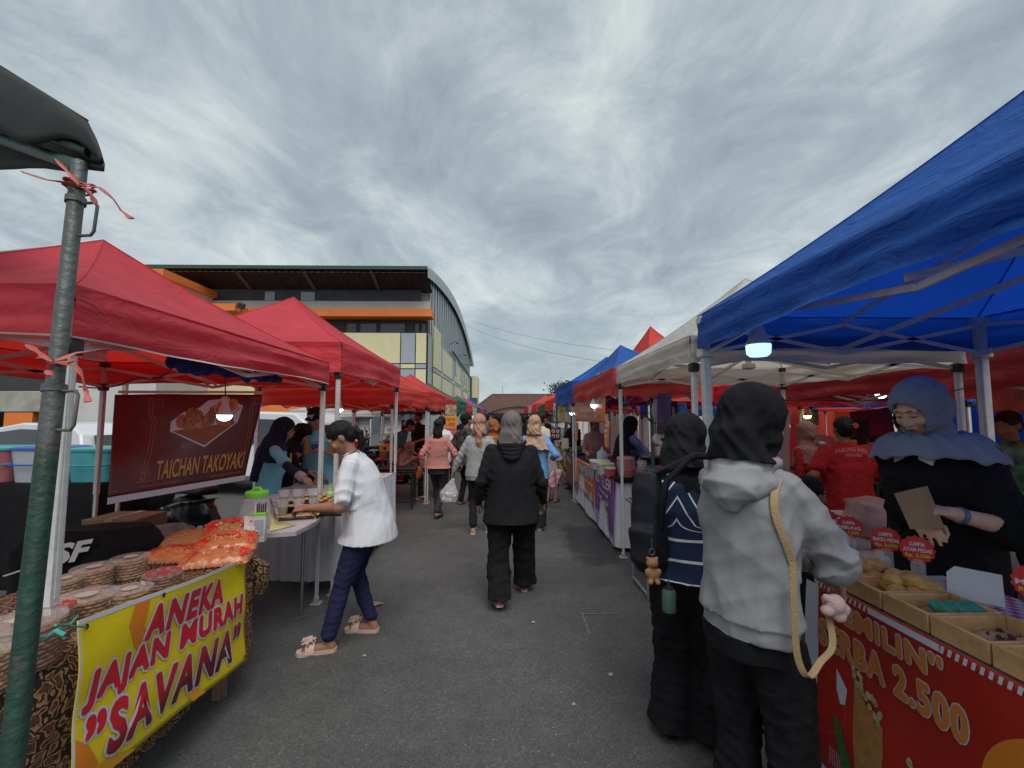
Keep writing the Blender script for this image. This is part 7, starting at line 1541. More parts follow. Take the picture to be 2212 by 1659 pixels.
for k in range(3): o = pastry(1.485 + .050 * k, 1.515 - .004 * k, base + .042, green_f, gl[k], 110 + k, 1.12); o.rotation_euler = (.15, 0, .25 - .1 * k)
# price tags
tagr = mat('tag_red', (.60, .025, .035), .35, spec=.6); tagt = mat('tag_text', (.66, .64, .66), .5); tagy = mat('tag_yellow', (.66, .58, .03), .5); acr = mat('acrylic', (.72, .74, .76), .08, alpha=.3, spec=.9)
def pricetag(x, y, z, lines, label, rz=-38, r=.052):
    t = thing('price_tag', label, 'price tag', (x, y, LZ + .012), R_(rz), 'scalloped price tags on the lumpia table'); h = z - LZ - .012
    sf = lambda u, v, lf: V(((u - .5) * 2 * r, -lf - .002, h + (v - .5) * 2 * r))
    m = MB(); n = 60; out = [(r * (1 + .05 * math.cos(15 * q)) * math.cos(q), r * (1 + .05 * math.cos(15 * q)) * math.sin(q)) for q in np.linspace(0, 2 * math.pi, 91)[:-1]]
    m.prism(out, -.0015, .0015, lambda p: V((p.x, -p.z, h + p.y))); m.build('disc', tagr, t)
    m = MB()
    for (tx, v0, v1, wd_) in lines[:-1]: put_text(m, tx, sf, (.5 - wd_ / 2, v0, .5 + wd_ / 2, v1), .002, .03)
    m.build('tag_letters', tagt, t, smooth=False)
    tx, v0, v1, wd_ = lines[-1]; m = MB(); put_text(m, tx, sf, (.5 - wd_ / 2, v0, .5 + wd_ / 2, v1), .002, .03); m.build('price_letters', tagy, t, smooth=False)
    m = MB(); m.box((0, .004, h * .42), (.045, .002, h * .84)); m.box((0, .012, .002), (.06, .04, .004)); m.box((0, 0, h - r * .9), (.03, .008, .02)); m.build('holder', acr, t)
P3 = lambda a, b: [(a, .64, .78, .44), (b, .42, .56, .82), ('Rp. 2.500', .19, .34, .70)]
pricetag(1.66, 2.29, 1.02, P3('LUMPIA', 'ISI'), 'red scalloped price tag half hidden behind the grey sleeve')
pricetag(1.655, 2.13, 1.02, P3('LUMPIA', 'REBUNG'), 'red scalloped price tag reading LUMPIA REBUNG beside the grey sleeve')
pricetag(1.65, 1.92, 1.02, P3('LUMPIA', 'BAKSO PEDAS'), 'red scalloped price tag reading LUMPIA BAKSO PEDAS')
pricetag(1.65, 1.775, 1.02, P3('LUMPIA', 'AYAM PEDAS'), 'red scalloped price tag reading LUMPIA AYAM PEDAS')
pricetag(1.645, 1.375, 1.035, P3('PISANG', 'MADU'), 'red scalloped price tag cut by the right picture edge', rz=-48)
t = thing('paper_sign', 'blank white paper sign with clipped corner standing behind the green pastries', 'paper sign', (1.69, 1.60, LZ + .012), R_(-42))
m = MB(); m.prism([(-.075, .03), (.07, .025), (.068, .135), (-.05, .14), (-.072, .115)], -.0012, .0012, lambda p: V((p.x, -p.z, p.y))); m.build('sheet', mat('white_paper', (.66, .68, .72), .7), t); m = MB(); m.box((0, .004, .02), (.05, .006, .05)); m.box((0, .01, .002), (.06, .04, .004)); m.build('holder', acr, t)
t = thing('food_container', 'clear plastic container standing behind the farthest tray', 'container', (1.63, 1.99, LZ + .012)); m = MB(); m.loft([(V((0, 0, .001)), .06, .045, None), (V((0, 0, .06)), .072, .056, None)], 24, False, 4); m.loft([(V((0, 0, .061)), .074, .058, None), (V((0, 0, .068)), .07, .054, None)], 24, True, 4); m.build('container_body', acr, t)
t = thing('marker_pen', 'black marker lying by the checked cover at the right edge', 'pen', (1.80, 1.42, LZ + .02), .6); m = MB(); m.tube([(-.06, 0, 0), (.05, 0, 0)], .008, 10); m.build('barrel', jointm, t); m = MB(); m.tube([(.051, 0, 0), (.072, 0, 0)], .006, 10); m.build('cap', teal, t)
# paper bag in the seller's hands
kraft = mat('kraft_paper', (.34, .21, .105), .75, var=.15, vscale=12, bump=.2)
q4 = [W(1931, 1066, 1.83), W(2003, 1050, 1.86), W(2040, 1140, 1.80), W(1966, 1143, 1.77)]; cc = sum(q4, V((0, 0, 0))) / 4
t = thing('paper_bag', 'flat brown paper bag held by the blue headscarf seller', 'paper bag', cc)
m = MB()
n_ = (q4[1] - q4[0]).cross(q4[3] - q4[0]).normalized()
f_ = lambda a, b, s_: q4[3].lerp(q4[2], a).lerp(q4[0].lerp(q4[1], a), b) + n_ * s_ * (.009 * math.sin(math.pi * a) * (.4 + b) + .001)
m.grid(lambda a, b: f_(a, b, 1), 14, 14); m.grid(lambda a, b: f_(1 - a, b, -1), 14, 14); m.build('bag_sheets', kraft, t, True)
m = MB(); m.add([f_(.70, 0, 1.12) , f_(.98, 0, 1.3) , f_(1.0, 1, 1.3), f_(.78, 1, 1.12)], [(0, 1, 2, 3)]); m.build('side_fold', mat('kraft_dark', (.25, .15, .075), .75), t, True)
# collar points and watch on the seller
for s_ in (1, -1):
    m = MB(); j = list(pW['_j']); c9 = V(j[9:12])
    vs = [c9 + V((s_ * .02, .150, .01)), c9 + V((s_ * .095, .125, .025)), c9 + V((s_ * .075, .155, -.085)), c9 + V((s_ * .03, .165, -.06))]
    m.add(vs + [v - V((0, .008, 0)) for v in vs], [(0, 1, 2, 3), (7, 6, 5, 4), (0, 4, 5, 1), (1, 5, 6, 2), (2, 6, 7, 3), (3, 7, 4, 0)])
    m.build('collar_point', WHT, pW, smooth=False)
j = list(pW['_j']); wl_, el_ = V(j[3:6]), V(j[15:18]); d_ = (el_ - wl_).normalized()
m = MB(); m.tube([wl_ + d_ * .035, wl_ + d_ * .055], .034, 16); m.build('wristwatch', mat('watch_strap', (.10, .14, .22), .4), pW)
# ---- strap and plush of the hoodie person
tan = fab('tan_strap', (.40, .28, .15), var=.1, bump=.4)
def strap(label, name, cat, pts, wd_, mt, th=.0025):
    pts = [V(p) for p in pts]; fine = []
    for i in range(len(pts) - 1):
        p0 = pts[max(0, i - 1)]; p1 = pts[i]; p2 = pts[i + 1]; p3 = pts[min(len(pts) - 1, i + 2)]
        for k in range(8): q = k / 8; fine.append(.5 * ((2 * p1) + (p2 - p0) * q + (2 * p0 - 5 * p1 + 4 * p2 - p3) * q * q + (3 * p1 - p0 - 3 * p2 + p3) * q ** 3))
    fine.append(pts[-1]); m = MB(); rings = []
    for i, p in enumerate(fine):
        d = (fine[min(i + 1, len(fine) - 1)] - fine[max(i - 1, 0)]).normalized(); side = V((.75, -.45, .1)); side = (side - d * side.dot(d)).normalized(); nn_ = d.cross(side); rings.append((p, wd_ / 2, th, Matrix((side, nn_, d)).transposed()))
    m.loft(rings, 8, True, 6); t = thing(name, label, cat, fine[-1]); m.build('strap', mt, t, True); return t
t = strap('tan webbing strap looping down from the grey hoodie', 'bag_strap', 'strap', [W(1712, 1215, 1.40), W(1716, 1320, 1.40), W(1722, 1415, 1.40), W(1745, 1462, 1.40), W(1772, 1430, 1.42), W(1798, 1395, 1.45), W(1790, 1330, 1.50), W(1780, 1290, 1.52)], .020, tan)
hood_ = [c for c in pV.children if c.name.startswith('hoodie')][0]; Mi = mchain(hood_).inverted(); o0 = Mi @ V((0, 0, CAMH)); hp = []
for (u_, v_) in ((1706, 1000), (1694, 1016), (1683, 1034), (1675, 1053), (1671, 1073), (1671, 1093), (1674, 1113), (1681, 1133), (1690, 1155), (1700, 1180), (1709, 1204), (1713, 1222)):
    d_ = (Mi.to_3x3() @ ray(u_, v_)).normalized(); ok, loc, nr_, ix_ = hood_.ray_cast(o0, d_)
    if ok: hp.append((mchain(hood_) @ loc) - ray(u_, v_).normalized() * .011)
if len(hp) > 4:
    sm2 = MB(); hp = [hp[0]] + [(hp[i - 1] + hp[i] * 2 + hp[i + 1]) / 4 for i in range(1, len(hp) - 1)] + [hp[-1]]
    sm2.loft([(p_, .012, .004, (lambda d2, cz: Matrix(((d2.cross(cz)).normalized(), cz.cross(d2).cross(d2).normalized() * 1, d2)).transposed())((hp[min(i + 1, len(hp) - 1)] - hp[max(i - 1, 0)]).normalized(), ray(1640, 1030).normalized())) for i, p_ in enumerate(hp)], 8, True, 4); sm2.build('shoulder_strap', tan, t, True)
pk_m = mat('pale_pink_plush', (.56, .38, .36), .9, var=.1, bump=.5, bscale=150)
c0_ = W(1805, 1305, 1.47); m = MB(); m.sphere((0, 0, .0), (.030, .028, .032)); m.sphere((.024, 0, -.016), (.022, .02, .02)); m.sphere((-.028, 0, -.020), (.022, .02, .018)); m.sphere((.010, 0, -.038), (.022, .02, .02)); m.sphere((-.03, 0, .02), (.014, .012, .014)); me = voxel(m, .005, 3); o = raw(me, 'plush_toy', pk_m, None); o.location = c0_; setp(o, 'small pale pink plush dangling by the hoodie person at the red banner', 'plush toy')
# ---- backpack, plush and bottle on the striped sweater person
bpm = fab('backpack_nylon', (.012, .014, .020), var=.2, rough=.6)
bc = W(1402, 1115, 2.14); t = thing('backpack', 'dark navy backpack hanging off the striped sweater', 'backpack', bc - V((0, 0, .26)), R_(-38))
m = MB(); m.loft([(V((0, 0, 0)), .06, .055, None), (V((0, 0, .06)), .080, .08, None), (V((0, 0, .22)), .082, .085, None), (V((0, 0, .40)), .07, .065, None), (V((0, 0, .47)), .05, .04, None)], 24, True, 3); m.box((0, -.085, .14), (.14, .05, .18), bev=.02); me = voxel(m, .009, 2); a, nn = mesh_np(me); mesh_set(me, a + nn * (waves(a, 31, 24, 4) * .006)[:, None]); raw(me, 'pack', bpm, t)
m = MB(); m.tube([bc + V((.03, -.02, .20)), W(1450, 1010, 2.02), W(1500, 985, 1.98), W(1530, 985, 2.05)], .018, 8); m.tube([bc + V((.05, 0, -.15)), W(1432, 1100, 2.0), W(1440, 1040, 1.98), W(1490, 990, 1.96)], .014, 8); m.build('shoulder_strap', bpm, t, True)
t = thing('plush_keychain', 'small brown plush keychain dangling from the backpack', 'keychain', W(1410, 1262, 2.0)); brp = mat('brown_plush', (.32, .16, .07), .9, var=.15, bump=.5, bscale=150)
m = MB(); m.sphere((0, 0, .045), (.030, .027, .034)); m.sphere((0, 0, .092), (.027, .025, .024)); m.sphere((.02, 0, .112), .008); m.sphere((-.02, 0, .112), .008)
for s_ in (-1, 1): m.sphere((s_ * .028, -.01, .055), (.009, .009, .016)); m.sphere((s_ * .016, -.02, .016), (.012, .014, .012))
me = voxel(m, .004, 1); raw(me, 'plush_body', brp, t); m = MB(); m.sphere((0, -.022, .087), (.012, .008, .009)); m.build('muzzle', mat('muzzle', (.14, .06, .03), .8), t); m = MB(); m.tube([(.012 * math.cos(q), 0, .140 + .014 * math.sin(q)) for q in np.linspace(0, 6.283, 14)], .0022, 5); m.tube([(0, 0, .155), (0, 0, .20)], .0015, 5); m.build('key_ring', steel, t)
bottle(W(1446, 1320, 2.0), .13, .030, mat('green_flask', (.06, .13, .10), .4), jointm, 'dark green flask hanging under the backpack', name='flask')
# ---- folding table with dark top
alu = mat('aluminium', (.42, .43, .44), .35, metal=.7, var=.1); drk = mat('dark_laminate', (.045, .022, .022), .3, spec=.6)
t = thing('folding_table', 'low folding table with dark laminate top and aluminium edge', 'table', (1.5, 4.0, 0)); m = MB(); m.box((1.5, 4.02, .765), (.62, .56, .012), bev=.003); m.build('tabletop', drk, t, True)
m = MB()
for c, s_ in (((1.5, 3.73, .757), (.66, .022, .03)), ((1.5, 4.31, .757), (.66, .022, .03)), ((1.18, 4.02, .757), (.022, .56, .03)), ((1.82, 4.02, .757), (.022, .56, .03))): m.box(c, s_, bev=.004)
m.build('edge_frame', alu, t, True)
for x in (1.21, 1.79):
    for y in (3.80, 4.24): m = MB(); m.tube([(x, y, .75), (x, y, .32)], .012, 10); m.tube([(x, y, .34), (x, y, .01)], .009, 10); m.tube([(x, y, .33), (x, y, .35)], .016, 10); m.build('leg', alu, t, True)
m = MB(); m.tube([(1.21, 3.80, .05), (1.21, 4.24, .05)], .008); m.tube([(1.21, 3.8, .55), (1.36, 3.8, .74)], .006); m.build('brace', alu, t, True)
# ---- pempek stall: table, skirt, banners
PZ = .81
t = thing('stall_table', 'long table of the pempek stall under black cover', 'table', (1.65, 6.8, 0)); m = MB(); m.box((1.64, 6.8, PZ - .015), (.62, 3.2, .03)); m.build('tabletop', jointm, t, True)
for x in (1.4, 1.9):
    for y in (5.3, 8.3): m = MB(); m.tube([(x, y, PZ), (x, y, 0)], .014); m.build('leg', legm, t, True)
m = MB(); skirtpath([(2.25, 5.17, 0), (1.33, 5.17, 0), (1.335, 8.4, 0)][::-1], PZ - .03, .06, 5, k=26, amp=.02); m.v = [v for v in m.v]
single(m, 'table_skirt', skirt, 'gathered white skirt round the pempek stall table', 'table skirt')
m = MB(); m.box((1.75, 5.45, PZ + .012), (.95, .62, .02), bev=.004); m.grid(lambda a, b: V((1.30 + .97 * a, 5.135 - .002 * b, PZ + .02 - .05 * b)), 10, 2); single(m, 'table_cover', blkc, 'black cover on the near end of the pempek table', 'table cover')
borg = mat('banner_orange_vinyl', (.62, .17, .03), .4, var=.12, vscale=3, spec=.5); bpur = mat('banner_purple', (.22, .06, .33), .4, var=.2, vscale=3, spec=.5); yelw = mat('banner_mustard', (.46, .34, .08), .5, var=.3, vscale=4); lpur = mat('letter_purple', (.12, .04, .25), .5)
def banner(label, c4, mt, texts=(), extra=None, name='vinyl_banner', wob=.008, back=True):
    c4 = [V(c) for c in c4]; sf_ = patch(*c4, lambda u, v: wob * math.sin(u * 7 + v * 4)); t = thing(name, label, 'banner', (c4[0] + c4[1]) / 2)
    m = MB(); m.grid(lambda a, b: sf_(a, b, 0), 16, 12); o = m.build('sheet', mt, t, True); q = o.modifiers.new('s', 'SOLIDIFY'); q.thickness = .002; q.offset = -1
    for (tx, bx_, mi_, outl) in texts:
        if outl: m = MB(); put_text(m, tx, sf_, bx_, .004 + wob * .3, .06, .1); m.build('letter_outline', outl, t, True, smooth=False)
        m = MB(); put_text(m, tx, sf_, bx_, .007 + wob * .3, .02, .1); m.build('lettering', mi_, t, True, smooth=False)
    if extra: extra(sf_, t)
    return t
def foodx(sf_, t):
    m = MB(); poly(m, sf_, [(.05, .34), (.97, .22), (.97, .0 + .06), (.05, .16)], .004); m.build('photo_panel', mat('photo_dark', (.10, .07, .05), .5, var=.8, vscale=20), t, True)
    m = MB(); rr = random.Random(3)
    for k in range(14): disc(m.mi(k % 2), sf_, .1 + .8 * k / 14, .25 - .08 * k / 14 + rr.uniform(-.03, .03), .05, .05, .008 + k * 2e-4, 12)
    m.build('food_picture', [mat('pempek_tan', (.42, .26, .16), .5, var=.3, vscale=40), mat('pempek_brown', (.25, .10, .06), .5)], t, True)
def desx(sf_, t):
    m = MB(); 
    for k in range(9): disc(m.mi(k % 3), sf_, .62 + .03 * (k % 3), .42 - k * .035, .14, .045, .008 + k * 2e-4, 14)
    m.build('dessert_picture', [mat('ice_pink', (.5, .22, .2), .5), mat('ice_green', (.12, .3, .12), .5), mat('ice_cream', (.6, .55, .5), .5)], t, True)
    m = MB(); poly(m, sf_, [(0, .0), (1, .0), (1, .10), (.5, .22), (0, .25)], .0045); m.build('ice_picture', mat('ice_lilac', (.42, .38, .62), .5, var=.4, vscale=30), t, True)
banner('orange vinyl banner reading PEMPEKINI on the front of the stall table', [(1.30, 8.3, .18), (1.30, 6.42, .16), (1.30, 6.42, PZ + .02), (1.30, 8.3, PZ)], borg, [('PEMPEKINI', (.30, .70, .98, .90), wtt, lpur), ('makin cinta', (.55, .55, .95, .62), wtt, None)], foodx)
banner('purple vinyl banner reading ES TELER at the corner of the stall', [(1.30, 6.38, .10), (1.29, 5.27, .02), (1.29, 5.27, PZ + .02), (1.30, 6.38, PZ + .02)], bpur, [('ES TELER', (.08, .76, .92, .93), wtt, redt), ('PREMIUM', (.25, .63, .80, .69), wtt, blk_), ('10K - 15K', (.22, .50, .85, .58), wtt, blk_)], desx)
banner('mustard and green vinyl banner farther along the right stalls', [(1.30, 10.6, .25), (1.30, 9.4, .22), (1.30, 9.4, .86), (1.30, 10.6, .86)], yelw, [('AYAM', (.1, .7, .9, .9), wtt, prn), ('GEPREK', (.1, .45, .9, .6), leafg, None)])
banner('dark red vinyl banner between mustard and orange ones', [(1.30, 9.38, .22), (1.30, 8.33, .16), (1.30, 8.33, .82), (1.30, 9.38, .84)], bred, [('MENU', (.2, .7, .8, .88), wtt, None), ('KRIUK', (.2, .4, .8, .55), gold, None)])
banner('orange banner with purple pempek lettering hung from the red valance', [(1.28, 7.95, 1.47), (1.28, 5.56, 1.47), (1.28, 5.56, 1.92), (1.28, 7.95, 1.93)], borg, [('PEMPEK WANKOGOT', (.07, .60, .93, .86), wtt, lpur), ('PALEMBANG', (.25, .34, .78, .46), wtt, None), ('HANYA BERGAS LALU HAYO', (.18, .14, .84, .24), wtt, prn)])
banner('cream banner with green lettering under the middle blue tent', [(1.25, 10.4, 1.42), (1.25, 9.2, 1.42), (1.25, 9.2, 1.85), (1.25, 10.4, 1.85)], yelw, [('GEPREK', (.1, .55, .9, .85), tagy, leafg)])
banner('pale banner with blue lettering right of the cream one', [(1.25, 9.15, 1.42), (1.25, 8.25, 1.42), (1.25, 8.25, 1.88), (1.25, 9.15, 1.88)], mat('banner_pale', (.42, .36, .30), .5, var=.3, vscale=5), [('SOSIS', (.1, .5, .9, .8), prn, wtt)])
banner('white flag with dark blue emblem hanging on the right', [(1.22, 11.0, 1.45), (1.22, 10.5, 1.38), (1.22, 10.5, 1.85), (1.22, 11.0, 1.88)], wtt, [], lambda sf_, t: (lambda m: (disc(m, sf_, .5, .5, .28, .28, .01, 20), m.build('emblem', prn, t, True)))(MB()))
for k, (u0, u1, v0, v1, y_) in enumerate(((1307, 1316, 968, 910, 5.4), (1243, 1249, 952, 914, 8.0))):
    banner(['narrow orange price strip on the white tent leg at the pempek stall', 'narrow orange price strip left of the dusty pink seller'][k], [W(u0, v0, y_), W(u1, v0 + 2, y_ - .1), W(u1, v1, y_ - .1), W(u0, v1, y_)], borg, [('MENU', (.1, .8, .9, .9), wtt, None), ('10K', (.1, .6, .9, .7), wtt, None), ('15K', (.1, .4, .9, .5), wtt, None)])
t = banner('dark menu board with pictures of bowls at the right stalls', [W(1190, 952, 8.2), W(1211, 950, 8.0), W(1211, 922, 8.0), W(1190, 920, 8.2)], mat('menu_dark', (.05, .035, .03), .5), [('MENU', (.3, .88, .7, .95), wtt, None)], lambda sf_, t: [(lambda m: (disc(m.mi(0), sf_, x_, y_, .17, .13, .008, 16), disc(m.mi(1), sf_, x_, y_, .12, .09, .010, 14), m.build('bowl_picture', [wtt, redlid], t, True)))(MB()) for x_ in (.27, .73) for y_ in (.3, .65)], name='menu_board', wob=0)
banner('tall purple banner hanging between the stalls right of the pempek seller', [W(1419, 938, 5.0), W(1450, 940, 4.9), W(1450, 850, 4.9), W(1420, 850, 5.0)], mat('banner_violet', (.06, .035, .16), .5, var=.2), [], lambda sf_, t: (lambda m: (poly(m, sf_, [(0, 0), (1, 0), (1, .40), (0, .22)], .004), m.build('maroon_print', mat('maroon_print', (.09, .02, .05), .6, var=.9, vscale=30), t, True)))(MB()))
banner('small red banner with white SOTO lettering behind the purple banner', [W(1479, 908, 8.3), W(1503, 908, 8.3), W(1503, 888, 8.3), W(1480, 888, 8.3)], redlid, [('SOTO', (.1, .3, .9, .8), wtt, None)])
banner('yellow and green patterned banner beyond the steamer', [W(1728, 918, 8.5), W(1768, 918, 8.5), W(1768, 884, 8.5), W(1728, 884, 8.5)], mat('menu_green', (.10, .22, .10), .6, var=.9, vscale=12), [('MENU', (.1, .6, .9, .9), tagy, None), ('JAJANAN', (.1, .2, .9, .5), tagy, None)])
banner('bright red cloth wall under the rear blue tent', [W(1838, 985, 8.3), W(1932, 985, 8.3), W(1930, 878, 8.3), W(1838, 890, 8.3)], mat('red_wall', (.55, .05, .02), .7, trans=.3, var=.2), [], None, name='cloth_wall', wob=.04)
banner('pinkish red printed banner at the right edge behind the seller', [W(2110, 890, 4.3), W(2270, 895, 3.6), W(2270, 795, 3.6), W(2110, 800, 4.3)], mat('pink_print_banner', (.48, .12, .12), .5, var=.6, vscale=5), [], None)
banner('pale pink sheet hanging on the tent leg right of the hoodie', [W(1683, 1020, 3.6), W(1708, 1025, 3.5), W(1706, 890, 3.5), W(1685, 890, 3.6)], mat('pink_sheet', (.42, .24, .25), .7, var=.1), [], None, name='hanging_sheet', wob=.01)
t = banner('pink gingham cloth hanging beside the small child', [W(1184, 1048, 7.6), W(1206, 1062, 7.3), W(1210, 1015, 7.3), W(1193, 1010, 7.6)], gingham('pink_gingham', (.55, .40, .42), (.30, .08, .10), 40), [], None, name='gingham_cloth', wob=.03)
# items on the pempek table
pinkp = mat('pink_plastic', (.58, .22, .24), .35, spec=.6)
p = W(1352, 1040, 5.3); t = thing('ice_bucket', 'pink lidded ice bucket with handle on the pempek table', 'bucket', (p.x, p.y, PZ + .024)); m = MB(); m.lathe([(.080, 0), (.088, .01), (.098, .20), (.100, .205)], n=32); m.build('bucket_body', pinkp, t)
m = MB(); m.lathe([(.104, .206), (.105, .215), (.096, .235), (.04, .245)], n=32); lo = m.build('lid', pinkp, t); m = MB(); m.lathe([(.028, .245), (.030, .26), (.015, .268)], n=16); m.build('lid_knob', jointm, lo); m = MB(); m.tube([(-.10, -.01, .17), (-.07, -.09, .10), (.0, -.115, .085), (.07, -.09, .10), (.10, -.01, .17)], .006, 8); m.build('handle', pinkp, t)
p = W(1400, 1040, 5.3); t = thing('basket', 'pink plastic basket holding cups and bowls on the pempek table', 'basket', (p.x, p.y, PZ + .024))
m = MB(); 
for z_ in (.004, .10): m.tube([(.165 * math.copysign(abs(math.cos(q)) ** .4, math.cos(q)) * (.92 if z_ < .05 else 1), .11 * math.copysign(abs(math.sin(q)) ** .4, math.sin(q)), z_) for q in np.linspace(0, 6.2832, 41)], .007, 6)
for q in np.linspace(0, 6.2832, 61)[:-1]: a_ = V((.165 * math.copysign(abs(math.cos(q)) ** .4, math.cos(q)), .11 * math.copysign(abs(math.sin(q)) ** .4, math.sin(q)), 0)); m.tube([a_ * .92 + V((0, 0, .004)), a_ + V((0, 0, .10))], .0035, 4)
for z_ in (.035, .065): m.tube([(.160 * math.copysign(abs(math.cos(q)) ** .4, math.cos(q)), .106 * math.copysign(abs(math.sin(q)) ** .4, math.sin(q)), z_) for q in np.linspace(0, 6.2832, 41)], .0035, 5)
m.box((0, 0, .005), (.29, .19, .006)); m.build('basket_frame', pinkp, t)
bl = t.matrix_basis @ V((0, 0, 0))
for k, (dx2, dy2, lb) in enumerate(((-.10, -.02, 'stack of clear cups at the left of the pink basket'), (-.04, .03, 'stack of clear cups behind the front one in the pink basket'))):
    t = thing('plastic_cup', lb, 'cup', bl + V((dx2, dy2, .012)));
    for q in range(4): m = MB(); m.loft([(V((0, 0, q * .03)), .028, .028, None), (V((0, 0, q * .03 + .085)), .038, .038, None)], 18, False); m.build('cup', cupm, t)
for dx2, r_, mt, lb in ((.03, .05, mat('green_bowl', (.04, .30, .18), .4), 'green plastic bowl in the pink basket'), (.115, .055, mat('orange_bowl', (.55, .13, .04), .4), 'orange plastic bowl at the right of the pink basket')):
    m = MB(); m.lathe([(r_ * .6, 0), (r_ * .95, .05), (r_, .075), (r_ * .93, .075), (r_ * .55, .012)], n=24); single(m, 'bowl', mt, lb, 'bowl'); C.objects[-1].location = bl + V((dx2, 0, .05))
def tubby(u, v, y_, sx, sy, sz, body, lid, label, cat='container'):
    p = W(u, v, y_); t = thing('food_container', label, cat, (p.x, p.y, PZ + .002)); m = MB(); m.loft([(V((0, 0, .001)), sx * .46, sy * .46, None), (V((0, 0, sz)), sx * .5, sy * .5, None)], 24, True, 5); m.build('container_body', body, t); m = MB(); m.loft([(V((0, 0, sz + .001)), sx * .53, sy * .53, None), (V((0, 0, sz + .02)), sx * .52, sy * .52, None)], 24, True, 5); m.build('lid', lid, t)
tubby(1308, 1030, 5.75, .20, .26, .12, clr, mat('yellow_lid', (.6, .55, .15), .4), 'clear food tub with yellow lid behind the white tent leg'); tubby(1296, 1012, 6.3, .26, .3, .10, clr, labw, 'flat clear food tub with white lid in the middle of the pempek table'); tubby(1318, 1026, 5.45, .12, .14, .10, mat('red_tub', (.5, .05, .08), .4), clr, 'small red tub next to the pink ice bucket')
bottle((1.45, 7.4, PZ), .26, .075, clearp, redlid, 'tall clear jar of orange crackers on the pempek table', name='cracker_jar'); bottle((1.50, 6.8, PZ), .28, .08, wplast, wplast, 'tall white canister beside the cracker jar', name='canister')
m = MB()
for k in range(30): rr = random.Random(k); m.sphere((1.45 + rr.uniform(-.045, .045), 7.4 + rr.uniform(-.045, .045), PZ + .02 + .15 * rr.random()), (.022, .022, .012))
single(m, 'crackers', mat('cracker', (.5, .24, .1), .7), 'orange crackers inside the tall clear jar', 'crackers', kind='stuff')
t = thing('paper_sign', 'cream price card on a stick above the greens on the right', 'paper sign', W(1221, 990, 8.9)); m = MB(); m.box((0, 0, .30), (.14, .004, .20)); m.build('card', mat('cream_card', (.56, .50, .36), .7), t); m = MB(); m.tube([(0, 0, 0), (0, 0, .2)], .004, 5); m.build('stick', pine, t)
m = MB(); rr = random.Random(8)
for k in range(60): m.sphere((rr.uniform(-.25, .25), rr.uniform(-.3, .3), rr.uniform(0, .05)), (.04, .03, .015), Euler((rr.random(), rr.random(), rr.random() * 6)).to_matrix(), 7, 4)
o = m.build('vegetables', mat('greens', (.14, .30, .06), .6, var=.7, vscale=8)); o.location = (1.55, 9.2, .86); setp(o, 'heap of greens and fried snacks on the counter beyond the pempek stall', 'vegetables', kind='stuff')
t = thing('stall_table', 'table of the snack stall beyond the pempek stall', 'table', (1.6, 9.6, 0)); m = MB(); m.box((1.6, 9.55, .83), (.6, 2.2, .04)); m.build('tabletop', jointm, t, True)
for y in (8.7, 10.4): m = MB(); m.box((1.6, y, .41), (.5, .04, .8)); m.build('leg', legm, t, True)
# steel post with hose coil, stove, fan behind the tie-dye person
t = thing('gas_stove', 'black gas stove with wok and ladles at the frying stall', 'stove', (1.95, 5.75, 0)); m = MB(); m.box((0, 0, .85), (.55, .4, .14), bev=.01); m.build('stove_body', jointm, t)
for x in (-.24, .24):
    for y in (-.16, .16): m = MB(); m.bar((x, y, .8), (x, y, 0), .03); m.build('leg', jointm, t)
m = MB(); m.lathe([(.03, .93), (.13, .96), (.19, 1.03), (.18, 1.03), (.12, .975), (.02, .95)], n=28); m.build('wok', mat('wok_steel', (.12, .12, .12), .4, metal=.7), t)
t = thing('support_post', 'grey steel post with coiled black hose right of the frying person', 'post', (W(1408, 900, 5.2).x, 5.2, 0)); m = MB(); m.tube([(0, 0, 0), (0, 0, 2.0)], .022, 12); m.build('post', steel, t)
m = MB(); m.tube([(.02 + .10 * math.cos(q), -.03 - .002 * q, 1.62 + .15 * math.sin(q)) for q in np.linspace(0, 18.8, 60)], .006, 6); m.build('hose', jointm, t); m = MB(); m.sphere((.03, -.05, 1.62), (.05, .03, .12)); m.build('lamp_glass', clr, t)
t = thing('tissue_roll', 'white tissue roll standing by the stove', 'tissue roll', W(1427, 962, 5.1)); m = MB(); m.tube([(0, -.06, .07), (0, .06, .07)], .075, 28); m.build('roll', labw, t); m = MB(); m.tube([(0, -.062, .07), (0, .062, .07)], .02, 16); m.build('core', jointm, t); m = MB(); m.box((0, 0, -.003), (.1, .14, .006)); m.build('stand', jointm, t)
# second row: steamer, boxes, sacks, tables
steelp = mat('polished_steel', (.42, .42, .43), .28, metal=.8)
t = thing('serving_table', 'dark table under the steel steamer', 'table', (W(1775, 980, 5.0).x, 5.0, 0)); m = MB(); m.box((0, 0, .98), (.9, .6, .04)); m.build('tabletop', jointm, t)
for x in (-.4, .4):
    for y in (-.25, .25): m = MB(); m.bar((x, y, .97), (x, y, 0), .03); m.build('leg', jointm, t)
t = thing('steamer', 'large round steel steamer beside the faded pink headscarf', 'steamer', (W(1772, 960, 4.95).x, 4.95, 1.0)); m = MB(); m.lathe([(.17, 0), (.18, .02), (.18, .12), (.185, .125), (.185, .135), (.18, .14), (.18, .25)], n=36); m.build('pot', steelp, t); m = MB(); m.lathe([(.19, .252), (.18, .28), (.10, .33), (.03, .345), (.03, .36)], n=36); m.build('lid', steelp, t)
foam = mat('styrofoam', (.52, .46, .46), .8, bump=.3, bscale=80); 
